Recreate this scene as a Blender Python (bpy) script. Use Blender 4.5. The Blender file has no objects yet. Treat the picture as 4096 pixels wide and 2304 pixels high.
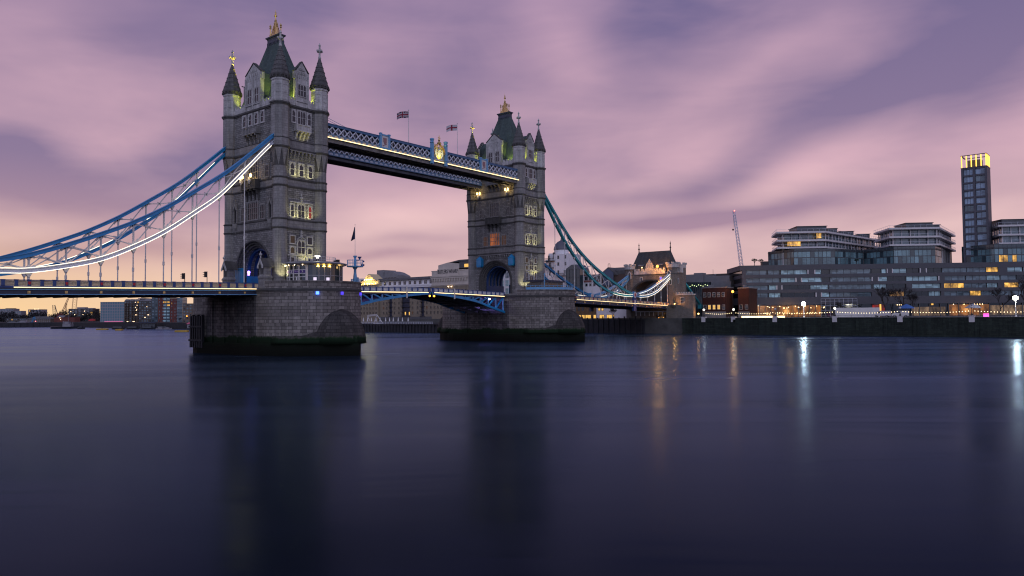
import bpy, math, random
from math import pi, sin, cos, sqrt, atan2, radians, hypot
from mathutils import Vector, Matrix
rng = random.Random(7)
scene = bpy.context.scene
col = scene.collection

# ---------------------------------------------------------------- camera
cam = bpy.data.objects.new('camera', bpy.data.cameras.new('camera'))
col.objects.link(cam)
cR, cU, cF = Vector((.620732, -.78398, -.008163)), Vector((-.023151, -.028735, .999319)), Vector((.783681, .62012, .035986))
M = Matrix((cR, cU, -cF)).transposed().to_4x4()
M.translation = Vector((-95.465, -142.901, 7.9))
cam.matrix_world = M
cam.data.sensor_width = 36
cam.data.lens = 2940.31 / 4096 * 36
cam.data.clip_start = .5
cam.data.clip_end = 12000
scene.camera = cam
vs = scene.view_settings
scene.display_settings.display_device = 'sRGB'
vs.view_transform = 'Standard'; vs.look = 'None'; vs.exposure = 0; vs.gamma = 1; vs.use_curve_mapping = False
scene.cycles.use_denoising = True
scene.cycles.pixel_filter_type = 'BLACKMAN_HARRIS'; scene.cycles.filter_width = 1.15
scene.cycles.max_bounces = 6
scene.cycles.diffuse_bounces = 2
scene.cycles.glossy_bounces = 3
scene.cycles.caustics_reflective = False
scene.cycles.caustics_refractive = False
scene.cycles.sample_clamp_indirect = 4

# ---------------------------------------------------------------- sky: dusk cloud deck in world directions
class NT:
    """small helper round a node tree"""
    def __init__(s, tree): s.t = tree; s.n = tree.nodes; s.l = tree.links
    def node(s, typ, **kw):
        n = s.n.new(typ)
        for k, v in kw.items(): setattr(n, k, v)
        return n
    def put(s, sock, v):
        if hasattr(v, 'is_output'): s.l.new(v, sock)
        else: sock.default_value = v
    def math(s, op, a, b=None, c=None, clamp=False):
        n = s.node('ShaderNodeMath', operation=op, use_clamp=clamp)
        for i, v in enumerate((a, b, c)):
            if v is not None: s.put(n.inputs[i], v)
        return n.outputs[0]
    def vmath(s, op, a, b=None):
        n = s.node('ShaderNodeVectorMath', operation=op)
        s.put(n.inputs[0], a)
        if b is not None: s.put(n.inputs[1], b)
        return n.outputs['Value'] if op in ('DOT_PRODUCT', 'LENGTH') else n.outputs[0]
    def ramp(s, fac, stops, interp='LINEAR'):
        n = s.node('ShaderNodeValToRGB'); r = n.color_ramp; r.interpolation = interp
        while len(r.elements) < len(stops): r.elements.new(.5)
        for e, (p, c) in zip(r.elements, stops): e.position = p; e.color = (*c, 1) if len(c) == 3 else c
        s.put(n.inputs[0], fac); return n.outputs[0]
    def mix(s, fac, a, b, mode='MIX'):
        n = s.node('ShaderNodeMix', data_type='RGBA', blend_type=mode)
        s.put(n.inputs[0], fac); s.put(n.inputs[6], (*a, 1) if isinstance(a, tuple) and len(a) == 3 else a)
        s.put(n.inputs[7], (*b, 1) if isinstance(b, tuple) and len(b) == 3 else b); return n.outputs[2]
    def noise(s, vec, scale, detail=3, rough=.5, dist=0):
        n = s.node('ShaderNodeTexNoise'); s.put(n.inputs['Vector'], vec)
        n.inputs['Scale'].default_value = scale; n.inputs['Detail'].default_value = detail
        n.inputs['Roughness'].default_value = rough; n.inputs['Distortion'].default_value = dist
        return n.outputs[0]

def srgb(r, g, b):
    return tuple(((v / 255 / 12.92) if v < 10.3 else ((v / 255 + .055) / 1.055) ** 2.4) for v in (r, g, b))

world = bpy.data.worlds.new('World'); scene.world = world
world.use_nodes = True
w = NT(world.node_tree)
bg = w.n['Background']
gen = w.node('ShaderNodeTexCoord').outputs['Generated']
sep = w.node('ShaderNodeSeparateXYZ'); w.l.new(gen, sep.inputs[0])
YAW = .6693
fx = w.vmath('DOT_PRODUCT', gen, (cos(YAW), sin(YAW), 0.0))
rx = w.vmath('DOT_PRODUCT', gen, (sin(YAW), -cos(YAW), 0.0))
az = w.math('ARCTAN2', rx, fx)
el = w.math('ARCSINE', sep.outputs[2])
cmb = w.node('ShaderNodeCombineXYZ'); w.l.new(az, cmb.inputs[0]); w.l.new(el, cmb.inputs[1])
ae = cmb.outputs[0]
# the streaks drift along one heading: cloud-plane coordinates, stretched along it
zz = w.math('ADD', w.math('MAXIMUM', sep.outputs[2], 0.0), .10)
pu = w.math('DIVIDE', fx, zz); pv = w.math('DIVIDE', rx, zz)
HD = -.23                                   # heading of the drift from the view axis
su = w.math('ADD', w.math('MULTIPLY', pu, cos(HD)), w.math('MULTIPLY', pv, sin(HD)))
sv = w.math('SUBTRACT', w.math('MULTIPLY', pv, cos(HD)), w.math('MULTIPLY', pu, sin(HD)))
sc = w.node('ShaderNodeCombineXYZ')
w.put(sc.inputs[0], w.math('MULTIPLY', su, .30)); w.put(sc.inputs[1], w.math('MULTIPLY', sv, .52)); sc.inputs[2].default_value = 3.7
streak = w.noise(sc.outputs[0], 1.0, 4, .5, .35)
mpb = w.node('ShaderNodeMapping'); w.l.new(ae, mpb.inputs[0]); mpb.inputs['Rotation'].default_value = (0, 0, radians(-9)); mpb.inputs['Scale'].default_value = (2.6, 10.5, 1)
fine = w.noise(mpb.outputs[0], 1.0, 4, .55, .5)
# warp so that the banks have ragged edges
wn = w.node('ShaderNodeTexNoise'); w.l.new(ae, wn.inputs['Vector']); wn.inputs['Scale'].default_value = 3.2; wn.inputs['Detail'].default_value = 2
wv = w.vmath('MULTIPLY', w.vmath('SUBTRACT', wn.outputs['Color'], (.5, .5, .5)), (.14, .07, 0))
aew = w.vmath('ADD', ae, wv)
# cloud banks: azimuth, elevation, half sizes, tilt, brightness
def px_dir(px, py):
    d = cF + cR * ((px / 2576 * 4096 - 2048) / 2940.31) - cU * ((py / 2576 * 4096 - 1152) / 2940.31)
    d.normalize(); a = atan2(d.x * sin(YAW) - d.y * cos(YAW), d.x * cos(YAW) + d.y * sin(YAW))
    return a, math.asin(d.z)
BANKS = [  # rough place of each bank as seen from the north bank of the river
    (560, 30, 300, 110, 10, -.42), (120, 130, 240, 80, -10, .14), (470, 450, 330, 120, 15, -.44), (10, 400, 130, 70, 0, -.60), (170, 560, 240, 40, 12, .34),
    (1420, 60, 110, 170, 25, .46), (1740, 70, 250, 140, -25, -.46), (2150, 260, 360, 80, 22, -.50), (2480, 100, 240, 140, 15, -.40), (900, 120, 120, 90, 35, .22),
    (1060, 250, 190, 90, 30, -.26), (1700, 420, 220, 50, 22, .34), (1990, 440, 190, 48, 18, .50), (1780, 537, 320, 22, 4, -.58), (1240, 480, 180, 50, 8, .22), (1230, 370, 200, 40, 12, -.20),
    (1560, 610, 330, 30, 3, .34), (2290, 470, 140, 46, 20, -.30), (1000, 560, 150, 46, 12, .32), (930, 640, 170, 13, 3, -.34), (240, 640, 280, 26, 5, -.26), (1020, 600, 120, 14, 4, -.20),
    (2500, 340, 200, 50, 22, .28), (1620, 480, 200, 22, 5, -.28), (900, 340, 170, 50, -15, .20), (2330, 590, 220, 36, 6, .30), (340, 350, 160, 34, 25, .18), (380, 520, 200, 24, 12, -.14), (1900, 180, 240, 36, 24, .24), (2300, 180, 200, 30, 22, -.14)]
t = w.math('ADD', w.math('MULTIPLY', w.math('SUBTRACT', streak, .5), .85), .49)
t = w.math('ADD', t, w.math('MULTIPLY', w.math('SUBTRACT', fine, .5), .95))
mot = w.noise(w.vmath('MULTIPLY', aew, (5.0, 9.0, 1.0)), 1.0, 4, .55, .3)
t = w.math('ADD', t, w.math('MULTIPLY', w.math('SUBTRACT', mot, .52), .60))
for bx_, by_, sx_, sy_, rot, amp in BANKS:
    a0, e0 = px_dir(bx_, by_)
    mp = w.node('ShaderNodeMapping', vector_type='TEXTURE')
    w.l.new(aew, mp.inputs[0])
    mp.inputs['Location'].default_value = (a0, e0, 0); mp.inputs['Rotation'].default_value = (0, 0, radians(rot))
    k = 1 / 1850
    mp.inputs['Scale'].default_value = (sx_ * k, sy_ * k, 1)
    d2 = w.vmath('DOT_PRODUCT', mp.outputs[0], mp.outputs[0])
    t = w.math('MULTIPLY_ADD', w.math('EXPONENT', w.math('MULTIPLY', d2, -1.0)), amp, t)
t = w.math('MAXIMUM', w.math('MINIMUM', t, 1.0), 0.0)
elr = w.math('DIVIDE', el, 1.05)
dark = w.ramp(elr, [(0, srgb(222, 180, 172)), (.06, srgb(188, 150, 164)), (.18, srgb(142, 123, 154)), (.40, srgb(112, 103, 145)), (.62, srgb(70, 72, 120)), (1, srgb(34, 40, 78))])
lite = w.ramp(elr, [(0, srgb(252, 224, 202)), (.06, srgb(248, 212, 202)), (.18, srgb(230, 186, 197)), (.40, srgb(180, 149, 177)), (.62, srgb(112, 106, 152)), (1, srgb(50, 56, 98))])
skyc = w.mix(t, dark, lite)
# orange glow low in the east, where the sun is about to rise
glow_a = w.math('ADD', az, .80)
gl = w.math('EXPONENT', w.math('MULTIPLY', w.math('ADD', w.math('POWER', w.math('DIVIDE', glow_a, .42), 2.0), w.math('POWER', w.math('DIVIDE', el, .075), 2.0)), -1.0))
skyc = w.mix(w.math('MULTIPLY', gl, .85), skyc, (*srgb(255, 212, 140), 1))
# the rest of the dome, over the photographer's shoulder, is pale blue, brightened to light the near walls
back = w.math('MULTIPLY_ADD', fx, -.9, .25, clamp=True)
skyc = w.mix(back, skyc, (.54, .60, .92, 1))
below = w.math('GREATER_THAN', 0.0, sep.outputs[2])
skyc = w.mix(below, skyc, (.05, .045, .06, 1))
w.l.new(skyc, bg.inputs[0])
bg.inputs[1].default_value = 1.0
world.cycles.sampling_method = 'MANUAL'; world.cycles.sample_map_resolution = 512

# faint soft fill added from behind the camera to model form
sun = bpy.data.objects.new('sun', bpy.data.lights.new('sun', 'SUN'))
col.objects.link(sun)
sun.data.energy = .25; sun.data.angle = radians(60); sun.data.color = (1, .82, .74)
sun.rotation_euler = (radians(58), 0, radians(-40))

# ---------------------------------------------------------------- mesh helpers
class MB:
    def __init__(s): s.v = []; s.f = []; s.mi = []; s.cur = 0
    def add(s, vs_, fs):
        b = len(s.v); s.v += [tuple(p) for p in vs_]
        for f in fs: s.f.append([b + i for i in f]); s.mi.append(s.cur)
        return s
    def box(s, x0, y0, z0, x1, y1, z1):
        x0, x1 = min(x0, x1), max(x0, x1); y0, y1 = min(y0, y1), max(y0, y1); z0, z1 = min(z0, z1), max(z0, z1)
        return s.add([(x0, y0, z0), (x1, y0, z0), (x1, y1, z0), (x0, y1, z0), (x0, y0, z1), (x1, y0, z1), (x1, y1, z1), (x0, y1, z1)],
                     [(0, 3, 2, 1), (4, 5, 6, 7), (0, 1, 5, 4), (1, 2, 6, 5), (2, 3, 7, 6), (3, 0, 4, 7)])
    def ext(s, poly, vec):
        n = len(poly); v = Vector(vec)
        vs_ = [Vector(p) for p in poly]; vs_ += [p + v for p in vs_]
        fs = [list(range(n))[::-1], list(range(n, 2 * n))] + [(i, (i + 1) % n, n + (i + 1) % n, n + i) for i in range(n)]
        return s.add(vs_, fs)
    def prism(s, poly, z0, z1): return s.ext([(x, y, z0) for x, y in poly], (0, 0, z1 - z0))
    def loft(s, rings, caps=True, closed=True):
        n = len(rings[0]); vs_ = [p for r in rings for p in r]; fs = []
        for k in range(len(rings) - 1):
            for i in range(n if closed else n - 1):
                j = (i + 1) % n; fs.append((k * n + i, k * n + j, (k + 1) * n + j, (k + 1) * n + i))
        if caps: fs += [list(range(n))[::-1], list(range((len(rings) - 1) * n, len(rings) * n))]
        return s.add(vs_, fs)
    def lathe(s, cx, cy, prof, n=8, ph=None):
        ph = pi / n if ph is None else ph
        return s.loft([[(cx + r * cos(2 * pi * i / n + ph), cy + r * sin(2 * pi * i / n + ph), z) for i in range(n)] for r, z in prof])
    def bar(s, p, q, wd, ht=None, up=(0, 0, 1)):
        p, q = Vector(p), Vector(q); d = q - p
        if d.length < 1e-6: return s
        d.normalize(); u = Vector(up)
        if abs(d.dot(u)) > .98: u = Vector((1, 0, 0)) if abs(d.x) < .9 else Vector((0, 1, 0))
        a = d.cross(u).normalized(); b = a.cross(d).normalized(); ht = wd if ht is None else ht
        c = [a * wd / 2 + b * ht / 2, -a * wd / 2 + b * ht / 2, -a * wd / 2 - b * ht / 2, a * wd / 2 - b * ht / 2]
        return s.loft([[p + k for k in c], [q + k for k in c]])
    def sweep(s, pts, wd, ht):      # a box section along a line in a plane of constant y
        rings = []
        for i, p in enumerate(pts):
            a = Vector(pts[max(i - 1, 0)]); b = Vector(pts[min(i + 1, len(pts) - 1)]); d = (b - a).normalized()
            up = Vector((-d.z, 0, d.x)); 
            if up.z < 0: up = -up
            sd = Vector((0, 1, 0)); p = Vector(p)
            rings.append([p + sd * wd / 2 + up * ht / 2, p - sd * wd / 2 + up * ht / 2, p - sd * wd / 2 - up * ht / 2, p + sd * wd / 2 - up * ht / 2])
        return s.loft(rings)
    def tube(s, p, q, r, n=6, r2=None):
        p, q = Vector(p), Vector(q); d = (q - p).normalized(); r2 = r if r2 is None else r2
        u = Vector((0, 0, 1)) if abs(d.z) < .9 else Vector((1, 0, 0)); a = d.cross(u).normalized(); b = a.cross(d)
        return s.loft([[p + (a * cos(2 * pi * i / n) + b * sin(2 * pi * i / n)) * r for i in range(n)], [q + (a * cos(2 * pi * i / n) + b * sin(2 * pi * i / n)) * r2 for i in range(n)]])
    def sph(s, c, r, n=10, sz=1):
        m = n // 2; c = Vector(c)
        return s.loft([[c + Vector((r * max(sin(pi * k / m), .02) * cos(2 * pi * i / n), r * max(sin(pi * k / m), .02) * sin(2 * pi * i / n), -r * sz * cos(pi * k / m))) for i in range(n)] for k in range(m + 1)])
    def quad(s, a, b, c, d): return s.add([a, b, c, d], [(0, 1, 2, 3)])
    def tri(s, a, b, c): return s.add([a, b, c], [(0, 1, 2)])
    def build(s, name, mats, parent=None, off=(0, 0, 0), smooth=False, **props):
        me = bpy.data.meshes.new(name); o = Vector(off)
        me.from_pydata([Vector(p) + o for p in s.v], [], s.f)
        mats = mats if isinstance(mats, (list, tuple)) else [mats]
        for m in mats: me.materials.append(m)
        uv = me.uv_layers.new(name='UVMap')
        vco = s.v
        for p in me.polygons:
            p.material_index = s.mi[p.index]; p.use_smooth = smooth
            n = p.normal
            if abs(n.z) > .75: tx, ty = Vector((1, 0, 0)), Vector((0, 1, 0))
            else:
                tx = Vector((0, 0, 1)).cross(n).normalized(); ty = Vector((0, 0, 1))
            for li in p.loop_indices:
                q = Vector(vco[me.loops[li].vertex_index]); uv.data[li].uv = (q.dot(tx), q.dot(ty))
        ob = bpy.data.objects.new(name, me); col.objects.link(ob)
        if parent is not None: ob.parent = parent
        for k, v in props.items(): ob[k] = v
        return ob

def thing(name, label, cat, loc=(0, 0, 0), rz=0.0, group=None):
    o = bpy.data.objects.new(name, None); col.objects.link(o); o.empty_display_size = .5
    o.location = loc; o.rotation_euler = (0, 0, rz); o['label'] = label; o['category'] = cat
    if group: o['group'] = group
    return o
def tag(o, label, cat, group=None):
    o['label'] = label; o['category'] = cat
    if group: o['group'] = group
    return o
def inst(src, parent, loc=(0, 0, 0), rz=0.0, name=None):
    o = src.copy(); col.objects.link(o); o.parent = parent; o.location = loc; o.rotation_euler = (0, 0, rz)
    if name: o.name = name
    return o
def copy_tree(o, parent=None):
    c = o.copy(); col.objects.link(c); c.parent = parent
    for ch in list(o.children): copy_tree(ch, c)
    return c
def lamp(kind, loc, energy, color, parent=None, target=None, size=60, radius=.15, blend=.6):
    d = bpy.data.lights.new('lamp', kind); d.energy = energy; d.color = color
    d.shadow_soft_size = radius
    if kind == 'SPOT': d.spot_size = radians(size); d.spot_blend = blend
    o = bpy.data.objects.new('lamp', d); col.objects.link(o); o.location = loc
    if target: o.rotation_euler = (Vector(target) - Vector(loc)).to_track_quat('-Z', 'Y').to_euler()
    if parent: o.parent = parent
    return o

# ---------------------------------------------------------------- materials
def pbr(name, c, rough=.6, metal=0, spec=.5, var=0, vscale=.5, bump=0, bscale=8, coat=0):
    m = bpy.data.materials.new(name); m.use_nodes = True; g = NT(m.node_tree); b = g.n['Principled BSDF']
    b.inputs['Base Color'].default_value = (*c, 1); b.inputs['Roughness'].default_value = rough; b.inputs['Metallic'].default_value = metal
    b.inputs['Specular IOR Level'].default_value = spec; b.inputs['Coat Weight'].default_value = coat
    oc = g.node('ShaderNodeTexCoord').outputs['Object']
    if var:
        nz = g.noise(oc, vscale, 5, .6)
        cc = g.ramp(nz, [(.3, tuple(x * (1 - var) for x in c)), (.7, tuple(min(1, x * (1 + var)) for x in c))])
        g.l.new(cc, b.inputs['Base Color'])
    if bump:
        bp = g.node('ShaderNodeBump'); bp.inputs['Strength'].default_value = bump; bp.inputs['Distance'].default_value = .05
        g.l.new(g.noise(oc, bscale, 4), bp.inputs['Height']); g.l.new(bp.outputs[0], b.inputs['Normal'])
    return m
def emit(name, c, strength, base=(.02, .02, .02)):
    m = bpy.data.materials.new(name); m.use_nodes = True; b = m.node_tree.nodes['Principled BSDF']
    b.inputs['Base Color'].default_value = (*base, 1); b.inputs['Emission Color'].default_value = (*c, 1); b.inputs['Emission Strength'].default_value = strength
    return m
def masonry(name, c1, c2, mortar, bw, bh, ms=.02, rough=.85, stain=.35, bump=.4, tide=None):
    m = bpy.data.materials.new(name); m.use_nodes = True; g = NT(m.node_tree); b = g.n['Principled BSDF']
    tc = g.node('ShaderNodeTexCoord'); uv = tc.outputs['UV']; oc = tc.outputs['Object']
    br = g.node('ShaderNodeTexBrick'); g.l.new(uv, br.inputs['Vector'])
    br.inputs['Color1'].default_value = (*c1, 1); br.inputs['Color2'].default_value = (*c2, 1); br.inputs['Mortar'].default_value = (*mortar, 1)
    br.inputs['Scale'].default_value = 1; br.inputs['Mortar Size'].default_value = ms; br.inputs['Mortar Smooth'].default_value = .3
    br.inputs['Brick Width'].default_value = bw; br.inputs['Row Height'].default_value = bh; br.inputs['Bias'].default_value = -.1
    big = g.noise(oc, .22, 4, .6)
    stv = g.vmath('MULTIPLY', uv, (.9, .07, 1.0)); st = g.noise(stv, 1.0, 4, .6)
    fine = g.noise(oc, 3.0, 4, .6)
    f = g.math('ADD', g.math('MULTIPLY', g.math('SUBTRACT', big, .5), 1.6 * stain), g.math('MULTIPLY', g.math('SUBTRACT', st, .5), 2.2 * stain))
    f = g.math('ADD', f, g.math('MULTIPLY', g.math('SUBTRACT', fine, .5), 1.2 * stain))
    f = g.math('MAXIMUM', g.math('ADD', f, 1.0), .25)
    mul = g.node('ShaderNodeVectorMath', operation='SCALE'); g.l.new(br.outputs['Color'], mul.inputs[0]); g.l.new(f, mul.inputs['Scale'])
    colr = mul.outputs[0]
    if tide:
        sp = g.node('ShaderNodeSeparateXYZ'); g.l.new(oc, sp.inputs[0])
        wob = g.math('MULTIPLY_ADD', g.noise(g.vmath('MULTIPLY', uv, (.25, .05, 1)), 1.0, 4, .65), 2.4, -1.2)
        h = g.math('ADD', sp.outputs[2], wob)
        h = g.math('MULTIPLY_ADD', g.noise(oc, 2.5, 4, .7), .6, g.math('SUBTRACT', h, .3))
        alg = g.ramp(g.math('DIVIDE', h, 8.0), [(0, (.006, .007, .006)), (tide[0] / 8, (.010, .012, .009)), (tide[1] / 8 - .02, (.012, .028, .014)), (tide[1] / 8, (.02, .035, .018)), (tide[1] / 8 + .035, (.05, .055, .04))])
        fac = g.ramp(g.math('DIVIDE', h, 8.0), [(0, (1, 1, 1)), (tide[1] / 8 + .01, (1, 1, 1)), (tide[1] / 8 + .05, (0, 0, 0))])
        colr = g.mix(fac, colr, alg)
        # lime runs under the string course
        run = g.noise(g.vmath('MULTIPLY', uv, (1.6, .16, 1.0)), 1.0, 3, .6)
        rf = g.math('MULTIPLY', g.math('MULTIPLY', g.math('GREATER_THAN', run, .66), g.math('GREATER_THAN', g.noise(uv, .35, 2), .56)), .35)
        colr = g.mix(g.math('MULTIPLY', rf, g.math('GREATER_THAN', h, 6.5)), colr, (.42, .42, .42, 1))
    g.l.new(colr, b.inputs['Base Color']); b.inputs['Roughness'].default_value = rough; b.inputs['Specular IOR Level'].default_value = .08 if tide else .3
    bp = g.node('ShaderNodeBump'); bp.inputs['Strength'].default_value = bump; bp.inputs['Distance'].default_value = .06
    hgt = g.math('SUBTRACT', g.math('MULTIPLY', fine, .8), g.math('MULTIPLY', br.outputs['Fac'], .8))
    g.l.new(hgt, bp.inputs['Height']); g.l.new(bp.outputs[0], b.inputs['Normal'])
    return m

m_stone = masonry('rough_grey_granite', (.165, .160, .160), (.290, .280, .280), (.080, .078, .079), .95, .42, .04, stain=.55, bump=.9)
m_smooth = masonry('dressed_grey_stone', (.215, .207, .206), (.262, .252, .250), (.14, .135, .135), 1.2, .55, .025, stain=.55, bump=.25)
m_pale = masonry('pale_portland_stone', (.41, .40, .40), (.50, .485, .48), (.30, .29, .29), 1.0, .5, .015, stain=.62, bump=.2)
m_soot_shade = masonry('soot_and_shade_stone', (.075, .072, .072), (.10, .096, .096), (.06, .058, .058), 1.4, .6, .01, stain=.5, bump=.2)
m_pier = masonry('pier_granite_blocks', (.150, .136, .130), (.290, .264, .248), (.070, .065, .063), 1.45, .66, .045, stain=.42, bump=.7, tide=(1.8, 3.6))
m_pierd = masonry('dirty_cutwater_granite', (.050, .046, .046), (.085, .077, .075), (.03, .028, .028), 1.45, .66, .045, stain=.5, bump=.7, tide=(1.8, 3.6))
m_slate = masonry('dark_stone_spire', (.095, .092, .095), (.135, .130, .130), (.06, .06, .062), .8, .5, .03, stain=.4, bump=.5)
m_green = masonry('green_slate_roof', (.062, .088, .088), (.084, .115, .112), (.042, .062, .062), .5, .32, .02, stain=.5, bump=.4)
m_lead = pbr('dark_lead', (.035, .045, .075), .5, var=.3)
m_gold = pbr('gilded_iron', (.66, .46, .20), .38, .85, var=.25, vscale=2)
m_blue = pbr('bright_blue_paint', (.014, .23, .50), .38, var=.14, vscale=.8, coat=.1)
m_blue_lt = pbr('pale_blue_paint', (.13, .34, .58), .42, var=.14, vscale=.8)
m_teal = pbr('turquoise_blue_paint', (.05, .41, .47), .38, var=.14, vscale=.8)
m_navy = pbr('navy_blue_paint', (.024, .055, .19), .42, var=.25, vscale=.9)
m_navy_d = pbr('dark_girder_paint', (.020, .026, .055), .5, var=.3)
m_white = pbr('weathered_white_paint', (.60, .58, .58), .5, var=.1)
m_cream = pbr('cream_paint', (.62, .52, .38), .55, var=.12)
m_red = pbr('red_paint', (.45, .02, .025), .4)
m_shade_blue = pbr('shaded_blue_paint', (.010, .050, .17), .45, var=.2)
m_walk = pbr('faded_grey_blue_paint', (.17, .27, .41), .5, var=.18, vscale=1.2)
m_walkd = pbr('deep_grey_blue_paint', (.030, .11, .24), .45, var=.2)
m_soffit = pbr('dark_underside', (.13, .13, .155), .8, var=.4, vscale=.6)
m_road = pbr('asphalt_road', (.05, .05, .052), .9, var=.2, bump=.3)
m_iron = pbr('black_iron', (.012, .012, .016), .5)
m_glass = pbr('dark_window_glass', (.010, .013, .020), .12, spec=.6)
m_lattice = pbr('grey_white_lattice_paint', (.56, .59, .68), .5, var=.15)
m_led = emit('warm_white_light_strip', (1, .74, .36), 2.6)
m_led_w = emit('cool_white_light_strip', (1, .88, .68), 2.6)
m_timber = pbr('dark_tarred_timber', (.018, .018, .024), .8, var=.4, bump=.4)

def lit_mat(name, c, e):
    m = bpy.data.materials.new(name); m.use_nodes = True; g = NT(m.node_tree); b_ = g.n['Principled BSDF']; oc = g.node('ShaderNodeTexCoord').outputs['Object']
    n_ = g.noise(g.vmath('MULTIPLY', oc, (.55, .55, .30)), 1.0, 4, .6); f_ = g.ramp(n_, [(.34, (.15, .15, .15)), (.5, (.65, .65, .65)), (.64, (1.5, 1.5, 1.5))])
    b_.inputs['Base Color'].default_value = (.02, .015, .01, 1); b_.inputs['Emission Color'].default_value = (*c, 1); g.l.new(f_, b_.inputs['Emission Strength'])
    mu = g.math('MULTIPLY', f_, e); g.l.new(mu, b_.inputs['Emission Strength']); b_.inputs['Roughness'].default_value = .2
    return m

# ---------------------------------------------------------------- windows
def fbox(mb, ax, pl, sg, u0, u1, d0, d1, z0, z1):
    a, b = pl + sg * d0, pl + sg * d1
    if ax == 'y': mb.box(u0, a, z0, u1, b, z1)
    else: mb.box(a, u0, z0, b, u1, z1)
def fpt(ax, pl, sg, u, d, z): return (u, pl + sg * d, z) if ax == 'y' else (pl + sg * d, u, z)
def window(root, ax, pl, sg, u0, u1, z0, z1, n=1, rows=1, fr=.14, mu=.07, mf=None, mp=None, off=(0, 0, 0), gothic=False, proud=.12, sill=0, name='window', keyed=False):
    """window (frame and mullions) with its pane as a child"""
    mf = mf or m_pale; mp = mp or m_glass; f = MB()
    F = lambda a, b, c, d, e, g: fbox(f, ax, pl, sg, a, b, c, d, e, g)
    F(u0 - fr, u0, -.02, proud, z0 - fr, z1 + fr); F(u1, u1 + fr, -.02, proud, z0 - fr, z1 + fr)
    F(u0, u1, -.02, proud, z1, z1 + fr); F(u0, u1, -.02, proud + sill, z0 - fr, z0)
    for i in range(1, n):
        u = u0 + (u1 - u0) * i / n; F(u - mu / 2, u + mu / 2, -.02, proud * .7, z0, z1)
    for i in range(1, rows):
        z = z0 + (z1 - z0) * i / rows
        for k in range(n):
            a, b = u0 + (u1 - u0) * k / n, u0 + (u1 - u0) * (k + 1) / n
            F(a + (mu / 2 if k else 0), b - (mu / 2 if k < n - 1 else 0), -.02, proud * .65, z - mu / 2, z + mu / 2)
    if gothic:
        for k in range(n):
            a, b = u0 + (u1 - u0) * k / n, u0 + (u1 - u0) * (k + 1) / n; h = min((b - a) * .9, (z1 - z0) * .3); c = (a + b) / 2
            for s_, e in ((a, 1), (b, -1)):
                P = [fpt(ax, pl, sg, s_, .0, z1), fpt(ax, pl, sg, c, .0, z1), fpt(ax, pl, sg, s_ + e * (b - a) * .14, .0, z1 - h * .45), fpt(ax, pl, sg, s_, .0, z1 - h)]
                nv = (0, sg * proud * .6, 0) if ax == 'y' else (sg * proud * .6, 0, 0)
                f.ext(P, nv)
    if keyed:
        zc = z0
        while zc < z1:
            F(u0 - fr - .14, u0 - fr, -.02, proud * .6, zc, zc + .28); F(u1 + fr, u1 + fr + .14, -.02, proud * .6, zc, zc + .28); zc += .6
    w_ = f.build(name, mf, root, off)
    g = MB(); g.quad(*[fpt(ax, pl, sg, *q) for q in ((u0, .03, z0), (u1, .03, z0), (u1, .03, z1), (u0, .03, z1))])
    g.build('pane', mp, w_, off)
    return w_
def spline(pts, n=6):
    out = []; m = len(pts)
    for i in range(m - 1):
        p0, p1, p2, p3 = pts[max(i - 1, 0)], pts[i], pts[i + 1], pts[min(i + 2, m - 1)]
        for k in range(n):
            s_ = k / n
            out.append(tuple(.5 * ((2 * b) + (-a + c) * s_ + (2 * a - 5 * b + 4 * c - d) * s_ ** 2 + (-a + 3 * b - 3 * c + d) * s_ ** 3) for a, b, c, d in zip(p0, p1, p2, p3)))
    out.append(tuple(pts[-1])); return out
def interp(pts, x):
    pts = sorted(pts)
    for (x0, z0), (x1, z1) in zip(pts, pts[1:]):
        if x0 <= x <= x1: return z0 + (z1 - z0) * (x - x0) / (x1 - x0)
    return pts[0][1] if x < pts[0][0] else pts[-1][1]

def lettering(text, parent, loc, rot, width, height, mat_, align='LEFT'):
    """raised letters as a mesh"""
    cu = bpy.data.curves.new('lettering', 'FONT'); cu.body = text; cu.size = height; cu.extrude = .04; cu.offset = .012; cu.align_x = align
    t_ = bpy.data.objects.new('lettering_curve', cu); col.objects.link(t_); bpy.context.view_layer.update()
    me = bpy.data.meshes.new_from_object(t_.evaluated_get(bpy.context.evaluated_depsgraph_get())); w_ = t_.dimensions.x
    bpy.data.objects.remove(t_); me.materials.clear(); me.materials.append(mat_)
    o = bpy.data.objects.new('lettering', me); col.objects.link(o); o.parent = parent; o.location = loc; o.rotation_euler = rot; o.scale = (width / w_, 1, 1); return o

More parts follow.
